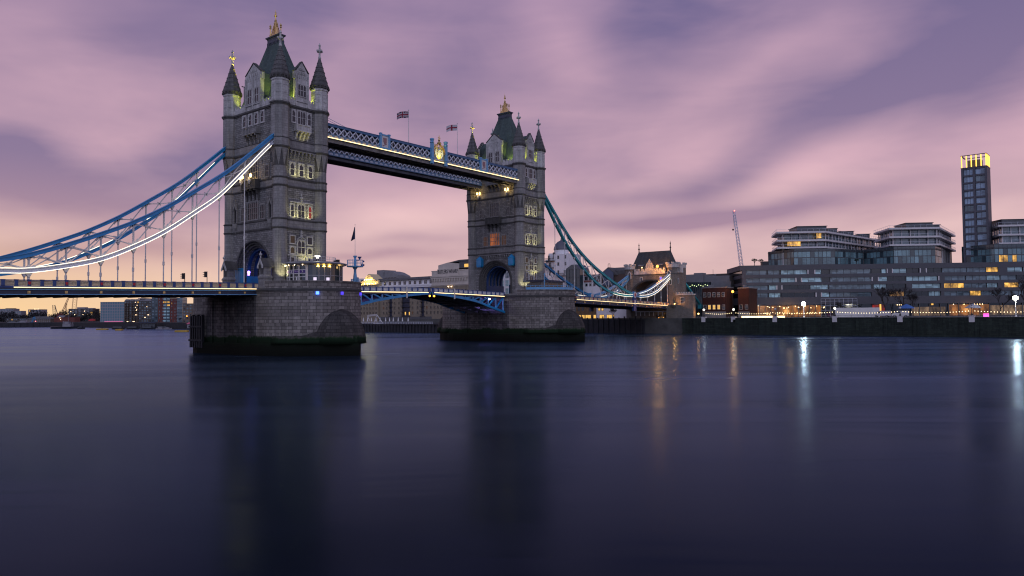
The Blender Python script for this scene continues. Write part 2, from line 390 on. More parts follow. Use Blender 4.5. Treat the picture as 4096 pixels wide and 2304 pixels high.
# ---------------------------------------------------------------- water and ground
def water_mat():
    m = bpy.data.materials.new('river_water'); m.use_nodes = True; g = NT(m.node_tree); b = g.n['Principled BSDF']
    tc = g.node('ShaderNodeTexCoord'); oc = tc.outputs['Object']
    out = g.n['Material Output']; g.n.remove(b)
    df = g.node('ShaderNodeBsdfDiffuse'); df.inputs['Color'].default_value = (.003, .0045, .010, 1)
    gl_ = g.node('ShaderNodeBsdfGlossy'); gl_.inputs['Color'].default_value = (.36, .51, .73, 1)
    fr = g.node('ShaderNodeFresnel'); fr.inputs['IOR'].default_value = 1.15; ms = g.node('ShaderNodeMixShader')
    g.l.new(fr.outputs[0], ms.inputs[0]); g.l.new(df.outputs[0], ms.inputs[1]); g.l.new(gl_.outputs[0], ms.inputs[2]); g.l.new(ms.outputs[0], out.inputs[0])
    mp = g.node('ShaderNodeMapping'); g.l.new(oc, mp.inputs[0]); mp.inputs['Rotation'].default_value = (0, 0, radians(51.7)); 
    a = g.noise(g.vmath('MULTIPLY', mp.outputs[0], (.014, .075, 1)), 1.0, 3, .55, .8)
    c = g.noise(g.vmath('MULTIPLY', mp.outputs[0], (.008, .055, 1)), 1.0, 4, .6, .8)
    bp = g.node('ShaderNodeBump'); bp.inputs['Strength'].default_value = .22; bp.inputs['Distance'].default_value = .55
    g.l.new(a, bp.inputs['Height']); g.l.new(bp.outputs[0], gl_.inputs['Normal'])
    r = g.math('MULTIPLY_ADD', c, .28, .09); g.l.new(r, gl_.inputs['Roughness'])
    return m
wmb = MB(); wmb.quad((-900, -900, 0), (2600, -900, 0), (2600, 2600, 0), (-900, 2600, 0))
o = wmb.build('river_water', water_mat()); o['kind'] = 'structure'; o['label'] = 'dark smooth river under the bridge'

# ---------------------------------------------------------------- bridge piers
def ogive(hw, y0, y1, n=8):           # pointed nose from half-width hw at y0 to a tip at y1, right side to left
    pts = []
    for i in range(n + 1):
        t_ = i / n; pts.append((hw * (1 - t_ ** 1.45), y0 + (y1 - y0) * t_))
    return pts
def pier_plan(hw, ys, yt):
    a = ogive(hw, ys, yt)
    p = a + [(-x, y) for x, y in a[::-1][1:]]
    return [(x, y) for x, y in p] + [(-x, -y) for x, y in p]
def stadium(r, yc, n=16):
    p = [(r * cos(pi * i / n), yc + r * sin(pi * i / n)) for i in range(n + 1)]
    return p + [(-x, -y) for x, y in p]
m_lampblue = emit('blue_marine_light', (.06, .16, 1), 5)
m_lampviolet = emit('violet_marine_light', (.10, .06, 1), 1.2)
m_stain_shade = masonry('shade_and_stain_granite', (.075, .070, .074), (.15, .138, .142), (.03, .028, .03), 1.45, .66, .045, stain=.9, bump=.6, tide=(1.8, 3.6))
def pier(x, label, near):
    r = thing('bridge_pier', label, 'bridge pier', (x, 0, 0), 0, 'stone river piers of the bridge')
    b = MB(); b.prism(stadium(10.67, 12.6, 24), -2, 12.9); b.build('body', m_pier, r)
    b = MB()
    for z0, z1, e in ((12.9, 13.15, .16), (13.15, 13.35, .30), (13.35, 13.55, .16)): b.prism(stadium(10.67 + e, 12.6, 24), z0, z1)
    b.build('string_course', m_soot_shade, r)
    out, inn = stadium(10.72, 12.6, 24), stadium(10.1, 12.6, 24); n = len(out)
    for sd in (-1, 1):
        b = MB()
        for i in range(n):
            j = (i + 1) % n; ym = (out[i][1] + out[j][1]) / 2
            if ym * sd < 9.7: continue       # the roadway passes between the two
            q = [out[i], out[j], inn[j], inn[i]]
            b.prism(q, 13.55, 14.8)
            q2 = [(px_ * 1.008, py_ * 1.008) for px_, py_ in q[:2]] + [(px_ * .992, py_ * .992) for px_, py_ in q[2:]]
            b.prism(q2, 14.8, 15.0)
        b.build('parapet', m_pier, r)
    b = MB(); b.box(-10.72, -9.5, 2.4, -10.6, 9.5, 11.8)  # dark slab: shade under the roadway painted in, along with streaky stains
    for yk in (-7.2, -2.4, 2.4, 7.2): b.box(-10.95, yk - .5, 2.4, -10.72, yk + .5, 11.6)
    b.build('shaded_stained_wall', m_stain_shade, r)
    b = MB(); b.prism(stadium(10.0, 12.6, 24), 13.5, 13.98); b.build('pavement', m_smooth, r)
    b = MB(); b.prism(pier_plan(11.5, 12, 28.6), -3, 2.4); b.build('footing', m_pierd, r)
    for s in (-1, 1):                     # domed cutwaters
        b = MB(); rings = []
        for k in range(9):               # rounded shoulders
            t_ = k / 8; sc_ = max(.03, 1 - t_ ** 2) ** .5; zz_ = 2.4 + 4.2 * t_
            nose = ogive(10.9 * (.35 + .65 * sc_), 15.0, 21 + 7.2 * sc_, 8)
            rings.append([(x_, s * y_, zz_) for x_, y_ in nose + [(-x_, y_) for x_, y_ in nose[::-1][1:]]])
        b.loft(rings)
        b.lathe(0, s * 22.4, [(5.5 * cos(a_), 2.3 + 7.0 * sin(a_)) for a_ in [pi / 2 * i / 9 for i in range(9)]] + [(.3, 9.28)], 24)
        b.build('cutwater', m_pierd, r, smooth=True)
    if near:
        b = MB()                              # timber fender on the side under the roadway
        for k in range(6): b.box(-11.75 + .0, 9.5 + k * .95, 1.2, -11.2, 10.0 + k * .95, 8.4 - .25 * (k % 2))
        b.box(-11.95, 9.3, 5.6, -11.75, 14.9, 6.0); b.box(-11.95, 9.3, 2.6, -11.75, 14.9, 3.0); b.build('timber_fender', m_timber, r)
    if near:
        for ang, mm in ((-118, m_lampblue), (-90, m_lampviolet), (-52, m_lampviolet)):
            a = radians(ang); cx_, cy_ = 10.8 * cos(a), -12.6 + 10.8 * sin(a)
            f = MB(); f.box(cx_ - .22, cy_ - .22, 12.2, cx_ + .22, cy_ + .22, 12.8); f.build('marine_light', mm, r)
    else:
        for ang in (-110, -60):
            a = radians(ang); cx_, cy_ = 10.75 * cos(a), -12.6 + 10.75 * sin(a)
            f = MB(); f.box(cx_ - .35, cy_ - .35, 12.0, cx_ + .35, cy_ + .35, 12.75); f.build('drain_opening', m_iron, r)
    return r
pier(0, 'nearer pale stone pier with blue lights, green algae and a round glass pavilion on top', True)
pier(82.3, 'farther stone pier with dark drain openings, carrying the tower in the middle of the river', False)

# ---------------------------------------------------------------- the two towers
m_fire = lit_mat('orange_lit_window', (1, .24, .03), .28)
m_fire_d = emit('dim_orange_window', (1, .36, .08), .05)
m_redwin = emit('red_lit_window', (1, .03, .03), .22)
m_warmdim = emit('dim_amber_window', (1, .5, .15), .03)
A_, B_ = 5.03, 9.29
def arch_pts(hw, zs, rise, n=16): return [(hw * cos(pi * i / n), zs + rise * sin(pi * i / n)) for i in range(n + 1)]
def arch_slab(b, x0, x1, hw, rise, zt, ow=9.65, zs=18.3, z0=14):
    p = [(-ow, z0), (-ow, zt), (ow, zt), (ow, z0), (hw, z0)] + arch_pts(hw, zs, rise) + [(-hw, z0)]
    b.ext([(x0, y, z) for y, z in p], (x1 - x0, 0, 0))
def turret_corners(): return [(-A_, -B_), (-A_, B_), (A_, -B_), (A_, B_)]
def tower(tx, label, second):
    root = thing('bridge_tower', label, 'tower', (tx, 0, 14), 0, 'gothic towers of the bridge'); O = (0, 0, -14)
    b = MB()
    b.cur = 0
    arch_slab(b, -4.2, 4.2, 5.0, 4.7, 25.6)
    for s in (-1, 1):
        for x0, x1, hw, rise in ((5.0, 5.4, 6.3, 6.0), (4.6, 5.0, 5.85, 5.55), (4.2, 4.6, 5.4, 5.1)): arch_slab(b, s * x0, s * x1, hw, rise, 25.6)
    b.box(-5.4, -9.65, 25.6, 5.4, 9.65, 52.5)
    b.build('wall', m_stone, root, O)
    for s in (-1, 1):                    # arch mouldings
        b = MB()
        for hw, rise, x, rr in ((6.35, 6.05, 5.42, .22), (5.87, 5.57, 5.02, .16), (5.42, 5.12, 4.62, .16), (5.02, 4.72, 4.22, .13)):
            pts = [(hw, 14.2)] + arch_pts(hw, 18.3, rise) + [(-hw, 14.2)]
            for (y0, z0), (y1, z1) in zip(pts, pts[1:]): b.tube((s * x, y0, z0), (s * x, y1, z1), rr, 6)
        b.build('arch_moulding', m_soot_shade, root, O)
    for k in range(5):                   # blue iron ribs inside the gateway
        x = -3.4 + 1.7 * k; b = MB(); p1 = [(4.98, 14.1)] + arch_pts(4.98, 18.3, 4.66) + [(-4.98, 14.1)]; p2 = [(4.45, 14.1)] + arch_pts(4.45, 18.3, 4.15) + [(-4.45, 14.1)]
        for i in range(len(p1) - 1): b.ext([(x - .28, *p1[i]), (x - .28, *p1[i + 1]), (x - .28, *p2[i + 1]), (x - .28, *p2[i])], (.56, 0, 0))
        b.build('arch_rib', m_shade_blue, root, O)  # the gateway's shade is put into this darker blue
    
    for s in (-1, 1): MB().box(-4.2, s * 4.44, 14, 4.2, s * 4.4, 16.9).build('gateway_panelling', m_blue if not second else m_shade_blue, root, O)
    b = MB(); b.box(-4.1, -4.35, 13.7, 4.1, 4.35, 14.05); b.build('roadway', m_road, root, O)
    # turrets
    for cx, cy in turret_corners():
        front = cy < 0 or cx < 0
        b = MB()
        b.lathe(cx, cy, [(1.75, 14), (1.75, 15.2), (1.55, 15.5), (1.47, 15.6), (1.47, 39.6), (1.52, 40.5), (1.58, 43.3)], 16)
        b.lathe(cx, cy, [(1.90, 43.3), (1.90, 52.5)], 8)
        for k in range(8):               # long pointed corbels that carry the wider octagon
            a0 = 2 * pi * k / 8 + pi / 8; a1 = a0 + 2 * pi / 8; am = (a0 + a1) / 2
            V = lambda a, r, z: (cx + r * cos(a), cy + r * sin(a), z)
            b.add([V(a0, 1.9, 43.3), V(a1, 1.9, 43.3), V(am, 1.46, 39.5), V(a0, 1.4, 43.3), V(a1, 1.4, 43.3), V(am, 1.30, 39.5)],
                  [(0, 1, 2), (0, 2, 5, 3), (1, 4, 5, 2), (0, 3, 4, 1)])
        b.cur = 1; b.lathe(cx, cy, [(1.50, 39.55), (1.62, 43.2)], 16)  # dark ring paints shade into the gaps between the corbels
        t_ = b.build('turret', [m_smooth, m_soot_shade], root, O)
        b = MB(); b.lathe(cx, cy, [(1.82, 53), (1.82, 57.5), (1.95, 57.6), (1.95, 57.9), (1.80, 58), (1.80, 58.3)], 8)
        for k in range(8):               # blind tracery panels
            a = 2 * pi * k / 8; rr = 1.82 * cos(pi / 8); c_, s_ = cos(a), sin(a)
            for u0, u1, z0, z1 in ((-.62, -.5, 53.3, 57.2), (.5, .62, 53.3, 57.2), (-.06, .06, 53.3, 56.6), (-.5, .5, 54.9, 55.05), (-.5, .5, 56.6, 56.75), (-.5, .5, 53.3, 53.45)):
                b.ext([(cx + rr * c_ - u * s_, cy + rr * s_ + u * c_, z) for u, z in ((u0, z0), (u1, z0), (u1, z1), (u0, z1))], (.07 * c_, .07 * s_, 0))
        b.build('turret_lantern', m_pale, t_, O)
        b = MB(); b.lathe(cx, cy, [(1.85, 58.1), (2.0, 58.25), (2.0, 58.45), (2.15, 58.6), (2.15, 58.9), (2.02, 59.0)], 8)
        for k in range(16):
            a = 2 * pi * (k + .5) / 16; b.box(cx + 2.02 * cos(a) - .13, cy + 2.02 * sin(a) - .13, 58.05, cx + 2.02 * cos(a) + .13, cy + 2.02 * sin(a) + .13, 58.6)
        b.build('corbel_ring', m_soot_shade, t_, O)
        b = MB(); b.lathe(cx, cy, [(2.06, 58.9), (1.62, 60.3), (1.2, 61.7), (.78, 63.2), (.40, 64.6), (.22, 65.2)], 8)
        for k in range(5):
            z = 59.8 + k * 1.05; rr = 2.06 - (z - 58.9) * .293; b.lathe(cx, cy, [(rr + .06, z), (rr + .03, z + .12)], 8)
        b.build('spire', m_slate, t_, O)
        b = MB(); b.lathe(cx, cy, [(.30, 65.1), (.36, 65.35), (.24, 65.55), (.2, 66.3), (.32, 66.7), (.24, 67.2), (.18, 67.9), (.3, 68.05), (.06, 68.6)], 6)
        b.box(cx - .68, cy - .16, 66.6, cx + .68, cy + .16, 67.0); b.box(cx - .16, cy - .68, 66.61, cx + .16, cy + .68, 66.99)
        for dx, dy in ((.6, 0), (-.6, 0), (0, .6), (0, -.6)): b.sph((cx + dx, cy + dy, 66.85), .27, 6)
        b.build('finial', m_pale, t_, O)
    # string courses round walls and turrets
    for z0, z1, e, mat_ in ((26.3, 26.72, .22, m_soot_shade), (28.2, 28.6, .24, m_soot_shade), (35.2, 35.65, .22, m_soot_shade), (36.9, 37.32, .24, m_soot_shade), (43.3, 43.8, .26, m_soot_shade), (45.3, 45.55, .14, m_soot_shade), (52.4, 53.05, .34, m_soot_shade)):
        b = MB(); zm = z0 + (z1 - z0) * .4
        for za, zb, ee in ((z0, zm, e * .55), (zm, z1, e)):
            b.box(-5.4 - ee, -8.2, za, 5.4 + ee, 8.2, zb); b.box(-3.8, -9.65 - ee, za, 3.8, -8.2, zb); b.box(-3.8, 8.2, za, 3.8, 9.65 + ee, zb)
        rt = 1.47 if z0 < 39 else 1.9
        n = 16 if z0 < 39 else 8
        for cx, cy in turret_corners(): b.lathe(cx, cy, [(rt + e * .4, z0), (rt + e * .55, zm), (rt + e, zm + .02), (rt + e, z1 - .06), (rt + e * .5, z1)], n)
        b.build('string_course', mat_, root, O)
    b = MB()                             # plain dressed bands between paired courses
    for z0, z1 in ((26.72, 28.2), (35.65, 36.9), (43.8, 45.3)):
        b.box(-5.4 - .1, -8.1, z0, 5.4 + .1, 8.1, z1); b.box(-3.7, -9.65 - .1, z0, 3.7, -8.1, z1)
        rt = 1.47 if z0 < 39 else 1.9
        for cx, cy in turret_corners(): b.lathe(cx, cy, [(rt + .09, z0), (rt + .09, z1)], 16 if z0 < 39 else 8)
    b.build('dressed_band', m_smooth, root, O)
    # windows: west face (towards the camera's right) and both road faces
    for s in (-1,):
        W = lambda u0, u1, z0, z1, n=1, rows=1, **k: window(root, 'y', 9.65 * s, s, u0, u1, z0, z1, n, rows, off=O, **k)
        kw = dict(fr=.24, mu=.11, proud=.14)
        W(-2.75, -1.65, 23.45, 24.95, **kw, mp=m_warmdim); W(1.65, 2.75, 23.45, 24.95, **kw)
        W(-.85, .85, 21.3, 24.1, 2, 2, gothic=True, keyed=True, **kw)
        W(-2.7, -1.7, 21.3, 22.6, 1, 1, gothic=True, keyed=True, mp=m_warmdim, **kw); W(1.7, 2.7, 21.3, 22.6, 1, 1, gothic=True, keyed=True, **kw)
        W(-2.6, -1.8, 17.4, 20.4, 1, 2, keyed=True, **kw); W(-.85, .85, 17.4, 19.4, 2, 1, keyed=True, **kw); W(1.8, 2.6, 17.4, 20.4, 1, 2, keyed=True, **kw)
        W(-2.65, -1.95, 29.1, 31.75, 1, 2, gothic=True, keyed=True, **kw); W(-.85, .75, 29.1, 31.9, 2, 2, gothic=True, keyed=True, **kw); W(1.9, 2.6, 29.1, 31.75, 1, 2, gothic=True, keyed=True, mp=m_glass if second else m_redwin, **kw)
        for c in (-2.3, 0, 2.3): W(c - .5, c + .5, 38.0, 40.6, 1, 2, gothic=True, keyed=True, **kw)
        W(-2.35, -1.6, 49.5, 52.0, 1, 2, gothic=True, **kw); W(-.95, .95, 49.3, 52.1, 3, 2, gothic=True, **kw); W(1.6, 2.35, 49.5, 52.0, 1, 2, gothic=True, **kw)
    for s in (-1, 1):
        W = lambda u0, u1, z0, z1, n=1, rows=1, **k: window(root, 'x', 5.4 * s, s, u0, u1, z0, z1, n, rows, off=O, mf=m_smooth if 'mf' not in k else k.pop('mf'), **k)
        kw = dict(fr=.26, mu=.12, proud=.16)
        lit = second and s == -1
        W(-1.85, 1.85, 29.0, 32.8, 5, 3, gothic=True, mp=m_fire if lit else m_glass, **kw)
        W(2.8, 4.5, 29.0, 31.9, 3, 2, gothic=True, mp=m_fire_d if lit else m_glass, **kw); W(-4.5, -2.8, 29.0, 31.9, 3, 2, gothic=True, mp=m_fire_d if lit else m_glass, **kw)
        W(-1.75, 1.75, 37.9, 42.0, 5, 3, gothic=True, **kw); W(4.7, 5.9, 37.8, 40.2, 2, 2, gothic=True, **kw); W(-5.9, -4.7, 37.8, 40.2, 2, 2, gothic=True, **kw)
        for c in (-3.45, -1.15, 1.15, 3.45): W(c - .55, c + .55, 49.9, 52.1, 1, 2, gothic=True, mf=m_pale, fr=.32, mu=.13, proud=.2)
    b = MB()                             # pale transom band, panels and ornaments of the west face
    b.box(-3.5, -9.92, 20.75, 3.5, -9.66, 21.02)
    for u in (-1.35, 1.35): b.box(u - .16, -9.86, 17.2, u + .16, -9.66, 20.75)
    b.box(-.95, -9.84, 19.75, .95, -9.66, 20.55)
    for z, r_ in ((25.1, .35), (25.7, .3), (26.1, .22), (24.6, .2)): b.sph((0, -9.75, z), r_, 6)
    b.bar((-1.05, -9.75, 24.4), (0, -9.75, 25.0), .16); b.bar((1.05, -9.75, 24.4), (0, -9.75, 25.0), .16)
    for z, r_ in ((32.7, .3), (33.3, .36), (33.9, .22), (34.2, .14)): b.sph((0, -9.75, z), r_, 6)
    b.box(-2.95, -9.9, 32.15, 2.95, -9.66, 32.35)
    b.build('carved_ornament', m_pale, root, O)
    b = MB()                             # corbel table
    for k in range(7):
        x = -2.85 + k * .95
        for z0, z1, d in ((42.5, 43.1, .62), (42.0, 42.5, .42), (41.5, 42.0, .24)): b.box(x - .17, -9.65 - d, z0, x + .17, -9.64, z1)
    b.box(-3.3, -10.3, 43.1, 3.3, -9.64, 43.3)
    b.build('corbel_table', m_smooth, root, O)
    def balcony(ax, pl, sg, hw, z0, z1, d, corb, mat_):
        b = MB(); F = lambda *a: fbox(b, ax, pl, sg, *a)
        F(-hw - .15, hw + .15, 0, d + .15, z0 - .25, z0); F(-hw - .1, hw + .1, 0, d + .1, z1 - .18, z1)
        n = max(2, int(hw * 2 / 1.2))
        for i in range(n + 1):
            u = -hw + 2 * hw * i / n; F(u - .16, u + .16, d - .22, d + .06, z0, z1 - .18)
        F(-hw + .1, hw - .1, d - .12, d - .04, z0, z1 - .18)
        for i in range(n * 3):
            u = -hw + 2 * hw * (i + .5) / (n * 3); F(u - .05, u + .05, d - .03, d + .02, z0 + .1, z1 - .25)
        for u in (-hw, hw): F(u - .1, u + .1, 0, d - .22, z0, z1 - .18)
        bal = b.build('balcony', mat_, root, O)
        b = MB(); k = 4 if hw > 1.5 else 4
        for i in range(k):
            u = -hw * .85 + 1.7 * hw * i / (k - 1)
            P = [fpt(ax, pl, sg, u - .17, dd, zz_) for dd, zz_ in ((0, z0 - .25), (d + .05, z0 - .25), (d + .05, z0 - .6), (d * .62, z0 - .75), (d * .55, z0 - 1.2), (d * .25, z0 - 1.5), (d * .15, z0 - corb), (0, z0 - corb - .1))]
            MB().ext(P, (.34, 0, 0) if ax == 'y' else (0, .34, 0)).build('bracket', m_pale if ax == 'y' else mat_, bal, O)
    balcony('y', -9.65, -1, 1.75, 47.75, 49.0, .95, 1.9, m_pale)
    for s in (-1, 1):
        balcony('x', 5.4 * s, s, 2.5, 47.7, 49.0, 1.1, 2.2, m_smooth)
        balcony('x', 5.4 * s, s, 2.6, 35.7, 37.5, 1.3, 2.6, m_soot_shade)
    # carved panels and niches of the road faces
    for s in (-1, 1):
        b = MB(); F = lambda *a: fbox(b, 'x', 5.5 * s, s, *a)
        for u0, u1 in ((-7, -4.9), (-4.6, -2.0), (-1.7, 1.7), (2.0, 4.6), (4.9, 7)):
            for q in ((u0, u1, 0, .12, 26.8, 26.95), (u0, u1, 0, .12, 27.98, 28.12), (u0, u0 + .14, 0, .12, 26.95, 27.98), (u1 - .14, u1, 0, .12, 26.95, 27.98)): F(*q)
            for i in range(5):
                u = u0 + (u1 - u0) * (i + .5) / 5; F(u - .12, u + .12, 0, .1, 27.1 + .2 * (i % 2), 27.7 + .2 * (i % 2))
        b.build('carved_panel', m_smooth, root, O)
        for u in (-6.7, 6.7):
            if second and s == -1:
                continue
            b = MB(); F = lambda *a: fbox(b, 'x', 5.4 * s, s, *a)
            F(u - .75, u - .5, 0, .35, 28.7, 31.6); F(u + .5, u + .75, 0, .35, 28.7, 31.6)
            b.ext([fpt('x', 5.4 * s, s, uu, 0, zz_) for uu, zz_ in ((u - .85, 31.5), (u, 33.2), (u + .85, 31.5), (u + .5, 31.5), (u, 32.5), (u - .5, 31.5))], (s * .45, 0, 0))
            for uu in (u - .7, u, u + .7): b.bar(fpt('x', 5.4 * s, s, uu, .3, 31.5 if uu != u else 33), fpt('x', 5.4 * s, s, uu, .3, 33.0 if uu != u else 34.2), .16)
            b.loft([[fpt('x', 5.4 * s, s, u + r_ * cos(a), .1 + max(0, r_ * sin(a)), z) for a in [pi * i / 5 for i in range(6)]] for r_, z in ((.1, 26.3), (.45, 27.0), (.7, 27.6), (.75, 28.5))])
            nb = b.build('niche', m_smooth, root, O)
            b = MB(); fbox(b, 'x', 5.4 * s, s, u - .45, u + .45, .02, .05, 28.9, 31.7); b.build('niche_recess', m_iron, nb, O)
        for u in (-6.5, -3.3, 3.3, 6.5):
            b = MB(); b.bar(fpt('x', 5.4 * s, s, u, .1, 40.7), fpt('x', 5.4 * s, s, u, .1, 43.0), .14); b.sph(fpt('x', 5.4 * s, s, u, .12, 41.6), .22, 6); b.build('pinnacle_ornament', m_smooth, root, O)
    if second:
        b = MB()
        for k in range(14):
            y = -5.8 + k * .89
            for z0, z1, d in ((25.5, 26.0, .5), (25.1, 25.5, .3)): b.box(-5.4 - d, y - .2, z0, -5.39, y + .2, z1)
        b.box(-6.0, -6.4, 26.0, -5.39, 6.4, 26.25); b.build('corbel_table', m_smooth, root, O)
    # parapets with merlons
    def battle(pts, z=53.05):
        for (x0, y0, x1, y1) in pts:
            b = MB()
            dx, dy = (.38, 0) if x0 == x1 else (0, .38)
            x0b, y0b, x1b, y1b = x0 - dx / 2, y0 - dy / 2, x1 + dx / 2, y1 + dy / 2
            b.box(x0b, y0b, z, x1b, y1b, z + 1.2)
            L = hypot(x1 - x0, y1 - y0); n = max(2, round(L / 1.15))
            for i in range(n):
                a0, a1 = (i + .12) / n, (i + .66) / n
                if x0 == x1: b.box(x0b, y0 + (y1 - y0) * a0, z + 1.2, x1b, y0 + (y1 - y0) * a1, z + 1.75)
                else: b.box(x0 + (x1 - x0) * a0, y0b, z + 1.2, x0 + (x1 - x0) * a1, y1b, z + 1.75)
            b.build('battlement', m_pale, root, O)
    for s in (-1, 1):
        battle([(s * 5.35, -7.7, s * 5.35, -3.1), (s * 5.35, 3.1, s * 5.35, 7.7)]); battle([(-3.4, s * 9.6, -1.75, s * 9.6), (1.75, s * 9.6, 3.4, s * 9.6)])
    # gables
    def gable(ax, sg, pl, hw, sh, apex, n):
        P = lambda u, d, z: fpt(ax, pl, sg, u, d, z)
        prof = [(-hw, 53.05), (-hw, sh - 1.6), (-hw - .18, sh - 1.5), (-hw - .18, sh), (-hw + .25, sh + .15), (-.22, apex - .1), (0, apex + .25), (.22, apex - .1), (hw - .25, sh + .15), (hw + .18, sh), (hw + .18, sh - 1.5), (hw, sh - 1.6), (hw, 53.05)]
        b = MB(); vec = (0, -sg * .7, 0) if ax == 'y' else (-sg * .7, 0, 0)
        b.ext([P(u, .12, z) for u, z in prof], vec)
        for i in range(1, 4):            # blind tracery in the gable head
            z = sh - 2.2 + i * .55 * (apex - sh + 2) / 2.6; w_ = hw * max(.12, (apex - z) / (apex - sh + 1.3)) * .8
            for k in range(-2, 3):
                u = w_ * k / 2.4; fbox(b, ax, pl, sg, u - .1, u + .1, .12, .26, z, z + .55)
        for u in (-hw + .12, hw - .12) + ((0,) if n > 1 else ()): fbox(b, ax, pl, sg, u - .14, u + .14, .1, .36, 53.1, sh - .6)
        fbox(b, ax, pl, sg, -hw, hw, .12, .3, 54.1, 54.35)
        g_ = b.build('gable', m_pale, root, O)
        if n > 1:
            for c in (-hw * .45, hw * .45): window(g_, ax, pl + sg * .12, sg, c - .72, c + .72, 54.6, 57.7, 2, 2, fr=.13, mu=.12, proud=.16, off=O, gothic=True)
        else: window(g_, ax, pl + sg * .12, sg, -1.0, 1.0, 55.4, 57.9, 3, 2, fr=.13, mu=.12, proud=.16, off=O, gothic=True)
        b = MB(); inner = pl - sg * (.58); back = pl - sg * (3.4 if ax == 'x' else 4.5)
        pr = [(-hw + .05, 53.1), (-hw + .05, sh - .1), (0, apex - .25), (hw - .05, sh - .1), (hw - .05, 53.1)]
        if ax == 'y': b.ext([(u, inner, z) for u, z in pr], (0, back - inner, 0))
        else: b.ext([(inner, u, z) for u, z in pr], (back - inner, 0, 0))
        b.build('gable_roof', m_green, g_, O)
        b = MB()                         # dark coping on the slopes
        for e in (-1, 1): b.bar(P(e * (hw + .15), -.2, sh + .12), P(0, -.2, apex + .35), .85, .16) if ax == 'x' else b.bar(P(e * (hw + .15), -.2, sh + .12), P(0, -.2, apex + .35), .85, .16)
        b.build('coping', m_soot_shade, g_, O)
    for s in (-1, 1): gable('x', s, 5.4 * s, 3.0, 60.9, 63.1, 2); gable('y', s, 9.65 * s, 1.7, 60.6, 62.7, 1)
    # roof
    b = MB(); rings = []
    for t_ in (0, .12, .3, .55, .8, 1):
        k = t_ ** .97; rings.append([(sx * (4.4 - 3.8 * k), sy * (8.35 - 6.15 * k), 53.2 + 16.1 * t_) for sx, sy in ((-1, -1), (1, -1), (1, 1), (-1, 1))])
    b.loft(rings); rf = b.build('roof', m_green, root, O)
    b = MB(); b.loft([[(sx * (.62 + e), sy * (2.22 + e), z) for sx, sy in ((-1, -1), (1, -1), (1, 1), (-1, 1))] for e, z in ((.0, 69.2), (.02, 70.2), (.12, 70.5), (.3, 70.6), (.36, 70.85), (.1, 71.0))])
    for k in range(9):
        y = -2.1 + k * .525
        for s in (-1, 1): b.box(s * .64 - .06, y - .1, 69.0 - .3 * (k % 2), s * .64 + .12 * s, y + .1, 69.6)
    b.build('roof_cap', m_lead, rf, O)
    b = MB()                             # gilded crown
    for sx in (-1, 1):
        for sy in (-1, 1):
            x, y = sx * .5, sy * 1.25; b.lathe(x, y, [(.2, 70.95), (.24, 71.3), (.14, 71.5), (.13, 72.7), (.26, 72.9), (.15, 73.1), (.27, 73.35), (.05, 73.8)], 6)
            for k in range(7):
                t0 = k / 7; t1 = (k + 1) / 7; zf = lambda t: 71.0 + 4.1 * t ** 1.6 + .5 * sin(t * pi)
                b.bar((x * (1 - t0), y * (1 - t0), zf(t0)), (x * (1 - t1), y * (1 - t1), zf(t1)), .13)
                b.bar((x * (1 - t1), y * (1 - t1), zf(t1)), (x * (1 - t1 * .8), y * (1 - t1 * .8), 71.05), .07)
                b.sph((x * (1 - t1), y * (1 - t1), zf(t1) + .18), .13, 5)
            b.bar((x, y, 71.15), (x, 0, 71.15), .1, .25); b.bar((x, y, 71.15), (0, y, 71.15), .1, .25)
    b.lathe(0, 0, [(.2, 71), (.15, 74.2), (.3, 74.4), (.14, 74.7), (.13, 75.4), (.36, 75.6), (.36, 75.75), (.14, 75.95), (.22, 76.3), (.06, 76.6), (.04, 77.1)], 6)
    b.build('roof_crown', m_gold, rf, O)
    # floodlights on the ledges
    def flood(p, tgt, e, c=(1, .86, .16), size=75):
        b = MB(); x, y, z = p; b.box(x - .16, y - .16, z - .14, x + .16, y + .16, z + .0); o_ = b.build('floodlight', m_iron, root, O)
        lamp('SPOT', (x, y, z - 14 + .12), e, c, root, (tgt[0], tgt[1], tgt[2] - 14), size, .12)
    YG = (.90, 1, .10)
    flood((-4.75, -5.6, 53.4), (-3.2, -6.2, 58), 1500, YG, 110); flood((-4.75, 5.0, 53.4), (-3.2, 5.4, 58), 1000, YG, 110)
    flood((-2.6, -9.1, 53.4), (-2.7, -7.2, 57), 750, YG, 110); flood((2.7, -9.1, 53.4), (2.7, -7.2, 58), 750, YG, 110)
    flood((-3.6, 7.4, 60.2), (-5.03, 9.29, 66.6), 7500, (1, .70, .05), 26)
    for z, e in ((28.75, 420), (37.5, 380)):
        for u in (-1.6, 1.6): flood((u, -11.3, z), (u, -9.65, z + 3.6), e * .42, (1, .92, .34), 150)
    flood((0, -11.2, 45.4), (0, -9.7, 48), 60, (1, .9, .25), 120)
    flood((-6.6, -12.6, 15.1), (-4.9, -10.2, 20.5), 900, (1, .92, .45), 80)
    flood((1.5, -12.0, 19.4), (.4, -9.7, 25.5), 330, (1, .92, .26), 140)
    return root
tower(0, 'near gothic bridge tower of grey stone with four spired turrets and a gilded roof crown', False)
tower(82.3, 'far gothic bridge tower with orange lit windows over its arch, standing mid river', True)

